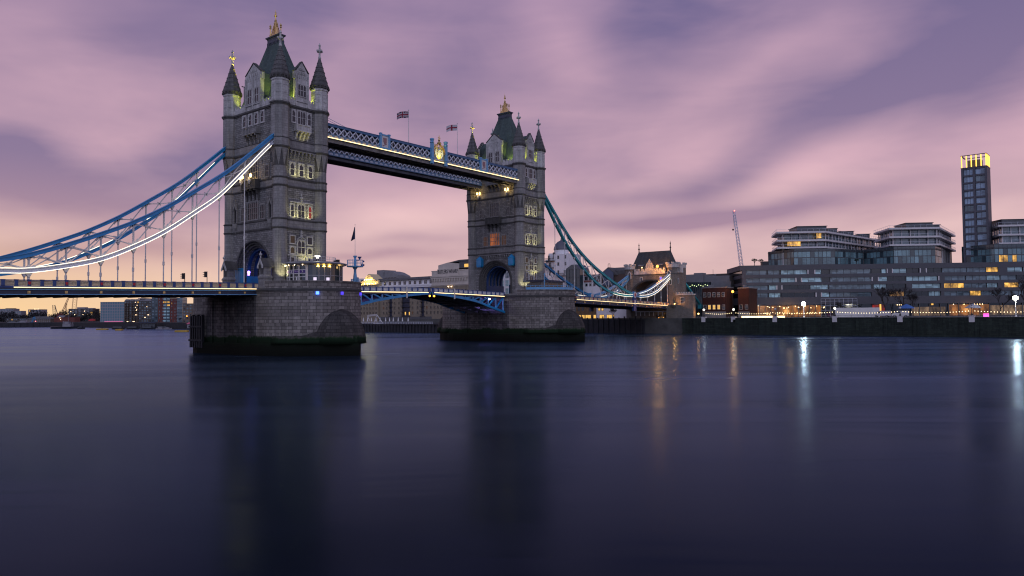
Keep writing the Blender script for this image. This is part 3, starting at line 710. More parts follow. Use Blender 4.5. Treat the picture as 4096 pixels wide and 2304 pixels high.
# ---------------------------------------------------------------- decks
def panel_mesh(Lp, z0, z1, full=True):
    """one cast-iron parapet panel: fret of rings and bars, local x along the parapet"""
    b = MB(); b.box(0, -.06, z0, Lp, .06, z0 + .07); b.box(0, -.06, z1 - .07, Lp, .06, z1); b.box(0, -.06, z0 + .07, .07, .06, z1 - .07); b.box(Lp - .07, -.06, z0 + .07, Lp, .06, z1 - .07)
    if full:
        zc = (z0 + z1) / 2; n = 3; s_ = Lp / n; h = (z1 - z0) / 2
        for k in range(n):
            c = s_ * (k + .5); q = [(c + s_ * .46 * cos(2 * pi * i / 8), zc + h * .88 * sin(2 * pi * i / 8)) for i in range(8)]
            for i in range(8): b.bar((q[i][0], 0, q[i][1]), (q[(i + 1) % 8][0], 0, q[(i + 1) % 8][1]), .08, .09)
            b.bar((c - s_ * .45, 0, z0), (c + s_ * .45, 0, z1), .08); b.bar((c - s_ * .45, 0, z1), (c + s_ * .45, 0, z0), .08)
    return b
def side_deck(name, label, xa, xb, ztop, slope, bay, x0bay, nper, strip_x, near_tower):
    """road deck of a side span, west parapet detailed; ztop(x)=ztop+slope*(x-xa)"""
    r = thing(name, label, 'bridge deck', (xa, 0, 0), 0, 'side span decks'); L = xb - xa
    zt = lambda x: ztop + slope * x          # x local
    def beam(b, y0, y1, d0, d1, a=0, e=L):
        b.loft([[(x, y0, zt(x) - d0), (x, y1, zt(x) - d0), (x, y1, zt(x) - d1), (x, y0, zt(x) - d1)] for x in (a, e)])
    b = MB(); beam(b, -9.45, 9.45, .98, 1.35); b.build('roadway', m_road, r)
    b = MB(); beam(b, -9.55, -9.25, 1.3, 2.3); beam(b, 9.25, 9.55, 1.3, 2.3)
    beam(b, -9.75, -9.2, 1.36, 1.5); b.build('girder', m_navy_d, r)
    b = MB(); beam(b, -9.8, -9.2, 2.3, 2.42); beam(b, 9.2, 9.8, 2.3, 2.42); beam(b, -9.72, -9.5, 1.5, 1.62); b.build('girder_flange', m_blue_lt if near_tower else m_navy, r)
    b = MB(); beam(b, -9.3, 9.3, 1.4, 1.9)
    for k in range(int(L / 2.7)): x = 1 + k * 2.7; b.box(x, -9.2, zt(x) - 2.6, x + .35, 9.2, zt(x) - 1.85)
    b.build('soffit', m_soffit, r)
    b = MB(); beam(b, 9.5, 9.62, .05, 1.3); b.build('far_parapet', m_navy, r)
    b = MB(); beam(b, -9.78, -9.5, 0, .14); beam(b, -9.72, -9.52, .98, 1.3)
    b.build('parapet_rail', m_navy, r)
    pl = bay / nper; pw = .5; pm = panel_mesh(pl - pw, -.95, -.16).build('parapet_panel', m_cream, r); first = True
    post = MB(); post.box(-.25, -.14, -.98, .25, .10, -.0); post.box(-.3, -.2, -.06, .3, .14, .04); post.box(-.27, -.17, -.98, .27, .12, -.86); post = post.build('parapet_post', m_navy, r); pf = True
    sh = MB(); sh.ext([(-.2, -.16, -.3), (.2, -.16, -.3), (.2, -.16, -.65), (0, -.16, -.85), (-.2, -.16, -.65)], (0, -.06, 0)); sh = sh.build('red_shield', m_red, r); sf = True
    bo = MB(); bo.box(-.2, -.1, -.2, .2, .0, .2); bo.sph((0, -.12, 0), .16, 6); bo = bo.build('gilt_boss', m_gold, r); bf = True
    back = MB(); beam(back, -9.56, -9.53, .16, .95); back.build('panel_backing', m_cream if near_tower else m_cream, r)
    n0 = math.ceil((xa - x0bay) / pl); k = n0
    while x0bay + k * pl < xb - .1:
        x = x0bay + k * pl - xa; z = zt(x)
        def place(src, flag, lx, ly, lz):
            if flag: src.location = (lx, ly, lz)
            else: inst(src, r, (lx, ly, lz))
        place(post, pf, x, -9.66, z); pf = False
        if x + pl < L + .3: place(pm, first, x + pw / 2, -9.64, z + slope * pl / 2); first = False
        if k % nper == 0:
            place(sh, sf, x, -9.66, z); sf = False; place(bo, bf, x, -9.56, z - 2.0); bf = False
        k += 1
    b = MB(); a0, a1 = strip_x; beam(b, -9.92, -9.78, 1.17, 1.28, a0 - xa, a1 - xa); b.build('light_strip', m_led, r)
    return r
side_deck('side_span_deck', 'navy blue road deck on the left with fretwork parapet, running into the near tower', -80, -10.3, 14.73 - .0157 * 69.7, .0157, 5.44, -13.26, 3, (-53.5, -10.35), True)
side_deck('side_span_deck', 'sloping road deck on the right, between the far pier and the gatehouse', 92.6, 176, 14.25, -.0266, 5.44, 95.56, 2, (93, 176), False)

# ---------------------------------------------------------------- suspension chains
def chain(label, side, y, up, lo, hang, deckz, strips, m_up, m_lo, brace=True, ends=None, group='suspension chains'):
    x0 = up[0][0]
    r = thing('suspension_chain', label, 'bridge chain', (x0, y, 0), 0, group); O = (-x0, -y, 0)
    U_ = [(x, y, z) for x, z in spline(up)]; L_ = [(x, y, z) for x, z in spline(lo)]
    b = MB(); b.sweep(U_, .62, .52); b.sweep([(p[0], p[1], p[2] + .31) for p in U_], .92, .12); b.sweep([(p[0], p[1], p[2] - .31) for p in U_], .92, .12); b.build('upper_chord', m_up, r, O)
    b = MB(); b.sweep(L_, .60, .52); b.sweep([(p[0], p[1], p[2] + .31) for p in L_], .9, .12); b.sweep([(p[0], p[1], p[2] - .31) for p in L_], .9, .12); b.build('lower_chord', m_lo, r, O)
    uf = [(p[0], p[2]) for p in U_]; lf = [(p[0], p[2]) for p in L_]
    hs = sorted(hang)
    for i, x in enumerate(hs):
        zu, zl = interp(uf, x), interp(lf, x)
        if zu - zl > .9:
            b = MB(); b.bar((x, y, zl), (x, y, zu), .2, .16); b.bar((x - .14, y, zu - .2), (x - .14, y, zl + .2), .06); b.bar((x + .14, y, zu - .2), (x + .14, y, zl + .2), .06)
            b.ext([(x - .5, y - .05, zu - .3), (x + .5, y - .05, zu - .3), (x + .12, y - .05, zu - 1.0), (x - .12, y - .05, zu - 1.0)], (0, .1, 0)); b.build('upright', m_white, r, O)
        zd = deckz(x)
        if zl - .3 > zd:
            b = MB(); b.ext([(x - .55, y - .22, zl - .3), (x + .55, y - .22, zl - .3), (x + .2, y - .22, zl - .95), (x - .2, y - .22, zl - .95)], (0, .44, 0)); b.sph((x, y, zl - 1.0), .26, 8)
            if zl - 1.2 > zd:
                b.tube((x, y, zl - 1.1), (x, y, zd), .11, 6); zc = zd + (zl - zd) * .42
                b.tube((x, y, zc - .35), (x, y, zc + .35), .19, 6); b.tube((x, y, zd), (x, y, zd + .5), .18, 6)
            b.build('hanger_rod', m_white, r, O)
    if brace:
        for xa, xb in zip(hs, hs[1:]):
            ua, la, ub, lb = interp(uf, xa), interp(lf, xa), interp(uf, xb), interp(lf, xb)
            if min(ua - la, ub - lb) < .75: continue
            b = MB(); cx = (xa + xb) / 2; cz = (ua + la + ub + lb) / 4
            for (px_, pz_) in ((xa, ua - .3), (xa, la + .3), (xb, ub - .3), (xb, lb + .3)):
                b.bar((px_ + (cx - px_) * .04, y, pz_), (cx, y, cz), .2, .16); b.bar((px_, y, pz_), (px_ + (cx - px_) * .32, y, pz_ + (cz - pz_) * .32), .1, .36)
            b.ext([(cx + .55 * cos(pi * k / 4) * (1 if k % 2 else .45), y - .06, cz + .5 * sin(pi * k / 4) * (1 if k % 2 else .45)) for k in range(8)], (0, .12, 0)); b.build('cross_brace', m_white, r, O)
    for which, a, e, dz, dy in strips:
        pts = [p for p in (L_ if which == 'lo' else U_) if a <= p[0] <= e]
        if len(pts) > 1:
            b = MB(); b.sweep([(p[0], p[1] + dy, p[2] + dz) for p in pts], .09, .07); b.build('light_strip', m_led_w, r, O)
    return r
NU = [(-63.7, 15.6), (-55.3, 17.1), (-51.3, 18.1), (-46, 20.0), (-40.5, 22.3), (-35.3, 24.7), (-29.6, 27.9), (-24.2, 31.5), (-17.3, 36.4), (-11.5, 41.4), (-6.6, 45.9), (-5.0, 47.4)]
NL = [(-63.7, 14.9), (-55.3, 15.35), (-51.3, 15.55), (-45.9, 16.55), (-40.5, 18.0), (-35.05, 20.5), (-29.6, 23.6), (-24.2, 27.5), (-18.8, 31.7), (-13.27, 37.5), (-9.5, 41.6), (-6.6, 44.6), (-5.0, 46.3)]
NH = [-13.26 - 5.44 * k for k in range(9)]
dz_n = lambda x: 14.73 + .0157 * (x + 10.3) - .9
chain('nearer blue chain left of the near tower, outlined by two bright white strips', 'N', -9.3, NU, NL, NH, dz_n,
      [('lo', -62, -7.9, .44, -.52), ('lo', -62, -7.3, -.36, -.52)], m_blue, m_lattice)  # lower chord painted pale to stand for the strips' light on it
stl = [(-9.8, -13.0), (-13.6, -18.2), (-19.2, -23.8), (-30.0, -34.5), (-35.4, -39.8), (-41, -44), (-46, -50)]
chain('blue chain behind the bright one, left of the near tower, with broken strips', 'N', 9.3, NU, NL, NH, dz_n,
      [('lo', b_ - .6, a_ + .3, .46, -.52) for a_, b_ in stl], m_blue, m_blue)
SU = [(85.5, 49.2), (88.9, 46.3), (90.8, 44.3), (95.5, 39.9), (100.8, 35.2), (106.3, 30.9), (112.1, 27.3), (118.7, 24.0), (127.5, 20.4), (134.2, 18.1), (140, 16.2), (146, 14.9)]
SL = [(85.5, 47.6), (88.9, 44.6), (90.8, 42.6), (95.9, 36.7), (101.5, 31.0), (107.1, 26.4), (112.5, 22.6), (118.0, 19.4), (123.6, 17.1), (128.7, 15.6), (134.1, 14.8), (140, 14.4), (146, 14.4)]
SH = [95.56 + 5.44 * k for k in range(9)]
dz_s = lambda x: 14.25 - .0266 * (x - 92.6) - .9
chain('long turquoise chain falling from the far tower to the round badge on the right', 'S', -9.3, SU, SL, SH, dz_s, [('lo', 133, 145, .42, -.52), ('lo', 130, 145, -.34, -.52)], m_teal, m_teal)
chain('dark blue chain behind the turquoise one, right of the far tower', 'S', 9.3, SU, SL, SH, dz_s, [('lo', 130, 134, .42, -.5), ('lo', 136, 142, .42, -.5)], m_blue, m_blue)
TU = [(146, 14.9), (150.5, 15.5), (156.6, 16.7), (163.8, 19.0), (170, 21.3), (176.3, 24.0), (178, 24.8)]
TL = [(146, 14.4), (150.5, 14.25), (157, 14.7), (163.7, 16.3), (170, 19.1), (176.3, 23.0), (178, 24.2)]
TH = [151.2, 156.7, 162.5, 167.9, 173.4]
chain('short blue chain rising to the gatehouse, brightly outlined by three strips', 'S', -9.3, TU, TL, TH, dz_s, [('up', 149, 176, .0, -.5), ('lo', 149, 176.5, .42, -.5), ('lo', 149, 176.8, -.34, -.5)], m_blue_lt, m_blue_lt)
chain('short blue chain rising to the left turret of the gatehouse, behind the outlined one', 'S', 9.3, TU, TL, TH, dz_s, [('lo', 152, 158, .42, -.5), ('lo', 162, 166, .42, -.5)], m_blue_lt, m_blue_lt)
for y in (-9.3, 9.3):                        # pinned joint of long and short chain
    r = thing('chain_joint', 'round white badge with red centre on the near side of the right hand deck' if y < 0 else 'half hidden red and white badge across the roadway, behind the chains', 'bridge joint', (146, y, 10), 0, 'chain joint badges')
    s_ = -1
    b = MB(); b.ext([(1.25 * cos(2 * pi * k / 16), -.5, 4.75 + 1.25 * sin(2 * pi * k / 16)) for k in range(16)], (0, 1.0, 0)); b.box(-2.4, -.45, 4.3, 2.4, .45, 5.2); b.build('plate', m_blue, r)
    b = MB(); b.loft([[(rr * cos(2 * pi * k / 20), yy, 4.75 + rr * 1.15 * sin(2 * pi * k / 20)) for k in range(20)] for rr, yy in ((.95, -.5), (.95, -.64), (.58, -.64), (.58, -.52))]); b.build('white_ring', m_white, r)
    b = MB(); b.ext([(.57 * cos(2 * pi * k / 16), -.6, 4.75 + .66 * sin(2 * pi * k / 16)) for k in range(16)], (0, .12, 0)); b.build('red_centre', m_red, r)
    b = MB(); b.box(-.95, -.55, -1.2, .95, .2, 3.6); b.box(-1.1, -.62, 2.9, 1.1, .2, 3.2); b.build('post', m_navy, r)
    b = MB(); b.box(-.6, -.62, 1.1, .6, -.552, 2.8); b.build('white_panel', m_white, r)

# ---------------------------------------------------------------- bascule leaves
m_violet = pbr('violet_lit_steel', (.42, .42, .52), .5)
def bascule(label, xa, xb, sgn):
    """xa = pier end, xb = middle of the river"""
    r = thing('bascule_leaf', label, 'bridge leaf', (xa, 0, 0), 0, 'bascule leaves'); L = abs(xb - xa); O = (0, 0, 0); Y = 7.8
    z0 = 14.70 if sgn > 0 else 14.42; z1 = 15.0; zt = lambda u: z0 + (z1 - z0) * u / L
    bot = spline([(0, 9.4 if sgn > 0 else 8.3), (7, 10.3 if sgn > 0 else 9.9), (12.5, 11.35), (21.5, 12.55), (27.5, 13.1), (L, 13.3)], 4)
    zb = lambda u: interp(bot, u)
    X = lambda u: sgn * u
    def beam(b, y0, y1, d0, d1, a=0, e=L): b.loft([[(X(u), y0, zt(u) - d0), (X(u), y1, zt(u) - d0), (X(u), y1, zt(u) - d1), (X(u), y0, zt(u) - d1)] for u in (a, e)])
    b = MB(); beam(b, -Y + .1, Y - .1, 1.0, 1.3); b.build('roadway', m_road, r)
    for yy, nm in ((-Y, 1), (-2.6, 0), (2.6, 0), (Y, 1)):
        b = MB(); us = [L * i / 16 for i in range(17)]
        b.loft([[(X(u), yy - .3, zb(u)), (X(u), yy + .3, zb(u)), (X(u), yy + .3, zb(u) + .62), (X(u), yy - .3, zb(u) + .62)] for u in us]); b.build('bottom_chord', m_blue if nm else m_soffit, r)
        b = MB(); beam(b, yy - .25, yy + .25, 1.3, 1.75); b.build('top_chord', m_navy_d, r)
        k = 0; u = .6
        while u < L - 5:
            st = 3.4 - .05 * k; b = MB(); 
            if zt(u) - 1.7 - zb(u) - .6 > .25:
                b.bar((X(u), yy, zb(u) + .5), (X(u), yy, zt(u) - 1.5), .34, .3)
                b.build('web_post', m_blue_lt if nm else m_soffit, r)
                b = MB(); b.bar((X(u + .1), yy, zt(u) - 1.6), (X(u + st - .1), yy, zb(u + st) + .45), .36, .34); b.build('web_diagonal', m_blue if nm else m_soffit, r)
            u += st; k += 1
    b = MB(); us = [L * i / 12 for i in range(13)]
    for u in us[:-1]: b.box(X(u) - .15, -Y + .3, zb(u) + .1, X(u) + .15, Y - .3, min(zb(u) + .9, zt(u) - 1.4)); 
    b.loft([[(X(u), -Y + .4, zb(u) + .35), (X(u), Y - .4, zb(u) + .35), (X(u), Y - .4, zb(u) + .42), (X(u), -Y + .4, zb(u) + .42)] for u in us[3:]]); b.build('soffit', m_soffit, r)
    b = MB(); beam(b, -Y - .12, -Y + .12, 0, .12); beam(b, -Y - .12, -Y + .12, .96, 1.3); beam(b, Y - .12, Y + .12, 0, 1.3); b.build('parapet_rail', m_navy, r)
    b = MB(); beam(b, -Y + .02, -Y + .05, .12, .95); b.build('panel_backing', m_lattice, r)
    n = 15; pl = (L - .8) / n
    pm = panel_mesh(pl - .42, -.93, -.14).build('parapet_panel', m_lattice, r); ps = MB(); ps.box(-.21, -.16, -.98, .21, .14, .05); ps = ps.build('parapet_post', m_navy, r)
    for k in range(n + 1):
        u = .2 + k * pl
        if k: inst(ps, r, (X(u), -Y, zt(u)))
        else: ps.location = (X(u), -Y, zt(u))
        if k < n:
            um = u + .21 if sgn > 0 else u + pl - .21
            if k: inst(pm, r, (X(um), -Y, zt(u + pl / 2)))
            else: pm.location = (X(um), -Y, zt(u + pl / 2))
    b = MB(); beam(b, -Y - .32, -Y - .14, 1.15, 1.29, .1, L - .6); b.build('light_strip', m_led, r)
    u = 21.7; b = MB(); b.box(X(u) - .16, -Y - .5, 12.2, X(u) + .16, -Y - .2, 15.0); b.build('white_marker_post', m_white, r)
    b = MB(); b.box(X(L - .55) - .3, -Y - .35, 12.6, X(L - .55) + .3, -Y - .1, 15.0); b.build('end_post', m_navy, r)
    b = MB(); b.sph((X(L - .6), -Y - .5, 12.85), .26, 8); b.build('signal_light', m_amber, r)
    return r
m_amber = emit('amber_navigation_light', (1, .36, .03), 4.5)
bascule('left half of the opening bridge, light blue girder lit violet near the pier', 10.67, 40.95, 1)
bascule('right half of the opening bridge, sloping down to the far pier', 71.6, 41.35, -1)
lamp('POINT', (13.5, -4.5, 11.6), 500, (.45, .25, 1), radius=.3); lamp('POINT', (67, -4.5, 11.4), 260, (.40, .28, 1), radius=.3); lamp('POINT', (64, 1.0, 10.6), 160, (.40, .28, 1), radius=.3)
b = MB(); b.sph((64.4, -8.25, 12.3), .22, 8); b.box(64.3, -8.2, 12.2, 64.5, -7.9, 12.4)
b.cur = 0
tag(b.build('floodlight', emit('violet_white_floodlight', (.72, .68, 1), 14)), 'brilliant violet white lamp fixed to the right opening leaf', 'floodlight')

# ---------------------------------------------------------------- high level walkways
def walkway(label, ya, yb, front, west):
    r = thing('high_level_walkway', label, 'walkway', (41.15, 0, 46), 0, 'high level walkways'); O = (-41.15, 0, -46); xa, xb = 6.4, 76.1
    if west: xb = 77.0
    yf = ya; sg = -1
    b = MB(); b.box(xa, ya + .5, 48.5, xb, yb - .3, 50.6); b.build('gallery', pbr('walkway_glazing', (.06, .065, .085), .35, var=.2), r, O)
    b = MB(); b.loft([[(x, ya - .05, 50.75), (x, ya - .05, 51.0), (x, (ya + yb) / 2, 51.5), (x, yb + .05, 51.0), (x, yb + .05, 50.75)] for x in (xa, xb)]); b.build('roof', m_navy_d, r, O)
    b = MB(); b.box(xa, ya - .14, 50.35, xb, ya + .3, 50.85); b.box(xa, ya - .2, 50.85, xb, ya + .2, 50.98); b.box(xa, yb - .2, 50.35, xb, yb + .14, 50.98); b.build('top_chord', m_walkd if west else m_walk, r, O)
    b = MB(); s_ = 1.66; x = xa; H0, H1 = 48.62, 50.36
    while x < xb - .2:
        e = min(s_, xb - x); b.bar((x, ya - .02, H0), (x + e, ya - .02, H1), .2, .22); b.bar((x, ya + .10, H1), (x + e, ya + .10, H0), .2, .22)
        b.bar((x, ya + .22, H0), (x, ya + .22, H1), .07); x += s_
    b.build('lattice', m_lattice, r, O)
    b = MB(); b.box(xa, yb - .1, H0, xb, yb, H1); b.build('rear_lattice', m_lattice, r, O)
    b = MB(); b.box(xa, ya - .12, 47.85, xb, ya + .25, 48.62); b.box(xa, ya - .2, 48.5, xb, ya + .2, 48.62); b.box(xa, ya - .3, 47.62, xb, ya + .2, 47.85)
    x = xa + .2
    while x < xb - 1: b.box(x - .13, ya - .22, 47.8, x + .13, ya - .12, 48.55); x += 1.63
    b.box(xa, yb - .25, 47.5, xb, yb + .12, 48.6); b.build('girder', m_walk, r, O)
    b = MB(); x = xa + .2; 
    while x < xb - 2: b.ext([(x + .815 + .6 * cos(pi * i / 7), ya - .13, 47.9 + .5 * sin(pi * i / 7)) for i in range(8)], (0, -.03, 0)); x += 1.63
    b.build('arcade_panels', m_cream if west else m_lattice, r, O)
    b = MB(); b.box(xa, ya + .1, 46.75, xb, ya + .6, 47.62); b.box(xa, yb - .6, 46.75, xb, yb - .1, 47.62); b.box(xa, ya + .2, 47.2, xb, yb - .2, 47.5)
    x = xa + 1
    while x < xb: b.box(x, ya + .6, 46.9, x + .2, yb - .6, 47.3); b.bar((x, ya + .6, 46.85), (min(x + 3.2, xb), yb - .6, 46.85), .12); x += 3.2
    b.build('soffit', m_soffit, r, O)
    for xc in ((23.4, 60.0) if west else ()):
        b = MB(); b.box(xc - 1.6, ya - .5, 47.9, xc - 1.1, ya - .05, 51.5); b.box(xc + 1.1, ya - .5, 47.9, xc + 1.6, ya - .05, 51.5); b.box(xc - 1.1, ya - .42, 51.1, xc + 1.1, ya - .05, 51.45); b.box(xc - 1.1, ya - .42, 47.9, xc + 1.1, ya - .05, 48.3)
        for e in (-1.35, 1.35): b.box(xc + e - .32, ya - .56, 51.4, xc + e + .32, ya, 51.65)
        b.build('panel_frame', m_blue_lt, r, O)
        b = MB(); b.box(xc - 1.1, ya - .3, 48.3, xc + 1.1, ya - .1, 51.1); pn = b.build('painted_panel', m_white, r, O)
        b = MB(); b.ext([(xc + u, ya - .34, z) for u, z in ((-.5, 50.6), (.5, 50.6), (.5, 49.6), (0, 49.0), (-.5, 49.6))], (0, -.06, 0)); b.bar((xc - .7, ya - .34, 48.6), (xc + .6, ya - .34, 49.3), .14); b.build('badge', pbr('faded_badge_red', (.32, .16, .17), .6), pn, O)
    if west:
        b = MB(); b.box(xa, ya - .46, 47.66, 38.7, ya - .31, 47.80); b.box(40.0, ya - .46, 47.66, 43.8, ya - .31, 47.80); b.box(45.1, ya - .46, 47.66, xb + .3, ya - .31, 47.80); b.build('light_strip', m_led, r, O)
        # gilded coat of arms between two blue posts
        c = pw = 41.9; r2 = r
        for e in (-2.55, 2.55):
            b = MB(); x = c + e; b.box(x - .38, ya - .75, 46.9, x + .38, ya - .1, 52.2); b.box(x - .5, ya - .85, 48.3, x + .5, ya - .05, 48.6); b.lathe(x, ya - .42, [(.42, 52.2), (.6, 52.35), (.6, 52.5), (.42, 52.6), (.5, 52.9), (.62, 53.15), (.62, 53.35), (.3, 53.5)], 8); b.build('arms_post', m_blue_lt, r, O)
        b = MB(); b.box(c - 2.2, ya - .32, 48.0, c + 2.2, ya - .1, 51.6); bp_ = b.build('arms_panel', pbr('pale_gold_panel', (.50, .42, .18), .5, var=.3, vscale=1.2), r, O)
        b = MB(); og = [(2.0, 49.9), (2.05, 50.7), (1.55, 51.5), (.8, 51.95), (.3, 52.35), (0, 53.0)]
        for s in (-1, 1):
            for (u0, q0), (u1, q1) in zip(og, og[1:]): b.bar((c + s * u0, ya - .5, q0), (c + s * u1, ya - .5, q1), .34, .3)
        b.lathe(c, ya - .5, [(.5, 52.3), (.62, 52.6), (.35, 52.9), (.15, 53.1), (.32, 53.4), (.3, 53.6), (.12, 53.7), (.12, 54.4), (.04, 54.8)], 8)
        b.box(c - .42, ya - .58, 53.9, c + .42, ya - .42, 54.1)
        for k in range(-4, 5):
            if k: b.box(c + k * .42 - .09, ya - .4, 51.7, c + k * .42 + .09, ya - .25, 52.25)
        b.build('arms_crown', m_gold, bp_, O)
        b = MB(); b.ext([(c + u, ya - .36, z) for u, z in ((-.55, 50.3), (.55, 50.3), (.55, 49.5), (0, 48.8), (-.55, 49.5))], (0, -.14, 0)); b.sph((c, ya - .42, 50.75), .4, 8)
        for s in (-1, 1):                # two rearing supporters
            P = [(.75, 48.5), (1.25, 48.4), (1.2, 49.2), (1.55, 49.6), (1.5, 50.2), (1.25, 50.9), (.85, 50.85), (.95, 50.3), (.62, 50.1), (.7, 49.9), (1.0, 49.8), (.8, 49.2)]
            b.ext([(c + s * u, ya - .36, z) for u, z in P], (0, -.12, 0))
        b.box(c - 1.7, ya - .45, 48.1, c + 1.7, ya - .33, 48.35); b.build('coat_of_arms', m_lattice, bp_, O)
        lamp('SPOT', (c - 41.15, ya - 2.2, 47.6 - 46), 800, (1, .85, .2), r, (c - 41.15, ya, 51 - 46), 70, .1)
    return r
walkway('nearer high walkway with a gilded coat of arms and one continuous bright strip along it', -9.9, -4.9, True, True)
walkway('unlit high walkway seen below and behind the strip-lit one', 4.5, 9.6, False, False)
# stay cables at the near tower end
b = MB()
for y in (-8.9, -7.9): b.tube((6.9, y, 52.6), (13.5, y, 51.1), .05, 5)
b.tube((6.9, -8.9, 52.6), (6.9, -8.9, 51.0), .06, 5); b.tube((6.9, -7.9, 52.6), (6.9, -7.9, 51.0), .06, 5)
tag(b.build('handrail', m_blue_lt), 'thin blue sloping rail on the walkway roof beside the near tower', 'rail')

# ---------------------------------------------------------------- flags
def flag_mesh(Lf, Hf, fn, mats, droop=.25, nx=44, ny=28):
    b = MB(); V = []
    for j in range(ny + 1):
        for i in range(nx + 1):
            u, v = i / nx, j / ny
            V.append((-u * Lf, .22 * sin(u * 7 + v * 1.4) * u + .08 * sin(u * 15) * u, -Hf * (1 - v) - droop * Lf * u * u * .55 - .06 * sin(u * 8) * u))
    b.v = V
    for j in range(ny):
        for i in range(nx):
            b.f.append([j * (nx + 1) + i, j * (nx + 1) + i + 1, (j + 1) * (nx + 1) + i + 1, (j + 1) * (nx + 1) + i]); b.mi.append(fn((i + .5) / nx, (j + .5) / ny))
    return b
def union(u, v):
    x, y = (u - .5) * 2, (v - .5)
    if abs(y) < .10 or abs(x) < .10: return 2
    if abs(y) < .167 or abs(x) < .167: return 1
    d1, d2 = abs(y - x * .5) / 1.118, abs(y + x * .5) / 1.118
    if min(d1, d2) < .035: return 2
    if min(d1, d2) < .10: return 1
    return 0
def george(u, v): return 2 if abs(v - .5) < .10 or abs(u - .5) < .06 else 1
m_fnavy, m_fwhite, m_fred = pbr('flag_navy', (.012, .014, .05), .9), pbr('flag_white', (.48, .44, .48), .9), pbr('flag_red', (.22, .014, .04), .9)
def flagpole(label, x, z0, z1, Lf, Hf, fn, flabel, y=-9.2, r_=.09):
    r = thing('flagpole', label, 'flagpole', (x, y, z0), 0, 'flagpoles on the high walkway')
    b = MB(); b.tube((0, 0, 0), (0, 0, z1 - z0), r_, 8, r_ * .55); b.sph((0, 0, z1 - z0 + .08), .14, 8); b.build('pole', m_white, r)
    f = flag_mesh(Lf, Hf, fn, None); o = f.build('flag', [m_fnavy, m_fwhite, m_fred], None, smooth=True)
    o.location = (x - .06, y, z1 - .25); o.rotation_euler = (0, 0, radians(-48))
    tag(o, flabel, 'flag', 'flags over the high walkway')
flagpole('thin white flagpole on the walkway, left of the coat of arms', 32.2, 48.6, 59.4, 2.9, 1.65, union, 'union flag with red and white crosses on navy, flying left of its pole')
flagpole('thin white flagpole on the walkway, right of the coat of arms', 50.2, 48.6, 59.6, 2.9, 1.6, george, 'white flag with a red cross, flying between the coat of arms and the far tower')

# ---------------------------------------------------------------- round glass pavilion on the near pier
m_purple = pbr('purple_banner', (.055, .018, .17), .5)
m_clear = pbr('pavilion_glass', (.018, .024, .030), .06, spec=.7)
m_lampw = emit('warm_bulb', (1, .70, .35), 14)
m_gold_l = emit('golden_downlight', (1, .60, .10), 9)
m_screen = emit('lit_sign_panel', (.80, .70, .92), 1.1)
m_cabin = pbr('silver_grey_metal', (.30, .30, .32), .4, .3, var=.15)
r = thing('entrance_pavilion', 'round glass pavilion with flat roof and purple banner by the near tower', 'pavilion', (0, -14.4, 13.98)); O = (0, 14.4, -13.98)
CX, CY, R_ = 0.0, -14.4, 5.5
pa = lambda deg, rad, z: (CX + rad * cos(radians(deg)), CY + rad * sin(radians(deg)), z)
b = MB(); b.lathe(CX, CY, [(5.9, 18.35), (6.5, 18.55), (6.72, 18.72), (6.6, 18.86), (5.6, 19.1), (.2, 19.3)], 40); b.build('roof', m_cabin, r, O, smooth=False)
b = MB(); b.lathe(CX, CY, [(R_, 13.99), (R_, 18.5)], 48); b.build('glazing', m_clear, r, O)
b = MB()
for d in (-205, -190, -175, -160, -143): b.bar(pa(d, R_ + .08, 14), pa(d, R_ + .08, 18.5), .2, .2)
for d in (-205, -190, -175, -160):
    for z in (14.3, 15.1, 15.9, 16.6, 17.35):
        for i in range(4): b.bar(pa(d + 15 * i / 4, R_ + .06, z), pa(d + 15 * (i + 1) / 4, R_ + .06, z), .1, .12)
b.bar(pa(-143, R_ + .1, 14), pa(-143, R_ + .1, 18.5), .34, .34); b.build('white_glazing_bars', m_white, r, O)
b = MB()
for d in (-118, -106, -92, -62, -38): b.bar(pa(d, R_ + .05, 14), pa(d, R_ + .05, 18.5), .12, .12)
for i in range(30): d = -143 + i * 3.6; b.bar(pa(d, R_ + .04, 16.2), pa(d + 3.6, R_ + .04, 16.2), .09, .09)
b.bar(pa(-44, R_ + .1, 14), pa(-44, R_ + .1, 18.5), .3, .3); b.build('door_bars', m_cabin, r, O)
for k, (d0, d1) in enumerate(((-204, -191), (-189, -176), (-174, -161), (-159, -145))):
    b = MB()
    for i in range(4):
        a, e = d0 + (d1 - d0) * i / 4, d0 + (d1 - d0) * (i + 1) / 4; b.add([pa(a, R_ + .06, 16.72), pa(e, R_ + .06, 16.72), pa(e, R_ + .06, 17.3), pa(a, R_ + .06, 17.3), pa(a, R_ + .02, 16.72), pa(e, R_ + .02, 16.72), pa(e, R_ + .02, 17.3), pa(a, R_ + .02, 17.3)], [(0, 1, 2, 3), (4, 5, 6, 7), (0, 1, 5, 4), (2, 3, 7, 6)])
    bn = b.build('purple_banner', m_purple, r, O); dm = (d0 + d1) / 2
    if k in (1, 3):
        b = MB(); q = lambda du, z: pa(dm + du, R_ + .10, z)
        if k == 3: b.bar(q(-1.5, 17.22), q(1.2, 17.0), .09); b.bar(q(1.2, 17.0), q(-1.5, 16.8), .09); b.build('arrow_sign', m_white, bn, O)
        else:
            b.bar(q(-1.2, 16.8), q(-1.2, 17.0), .12); b.bar(q(.2, 16.8), q(.2, 17.1), .12); b.bar(q(1.4, 16.8), q(1.4, 17.22), .12); b.build('tower_sign', m_white, bn, O)
    else:
        lettering('Tickets', bn, Vector(pa(dm, R_ + .1, 16.9)) + Vector(O), (pi / 2, 0, radians(dm + 90)), .95, .38, pbr('lilac_lettering', (.35, .25, .5), .5), 'CENTER')
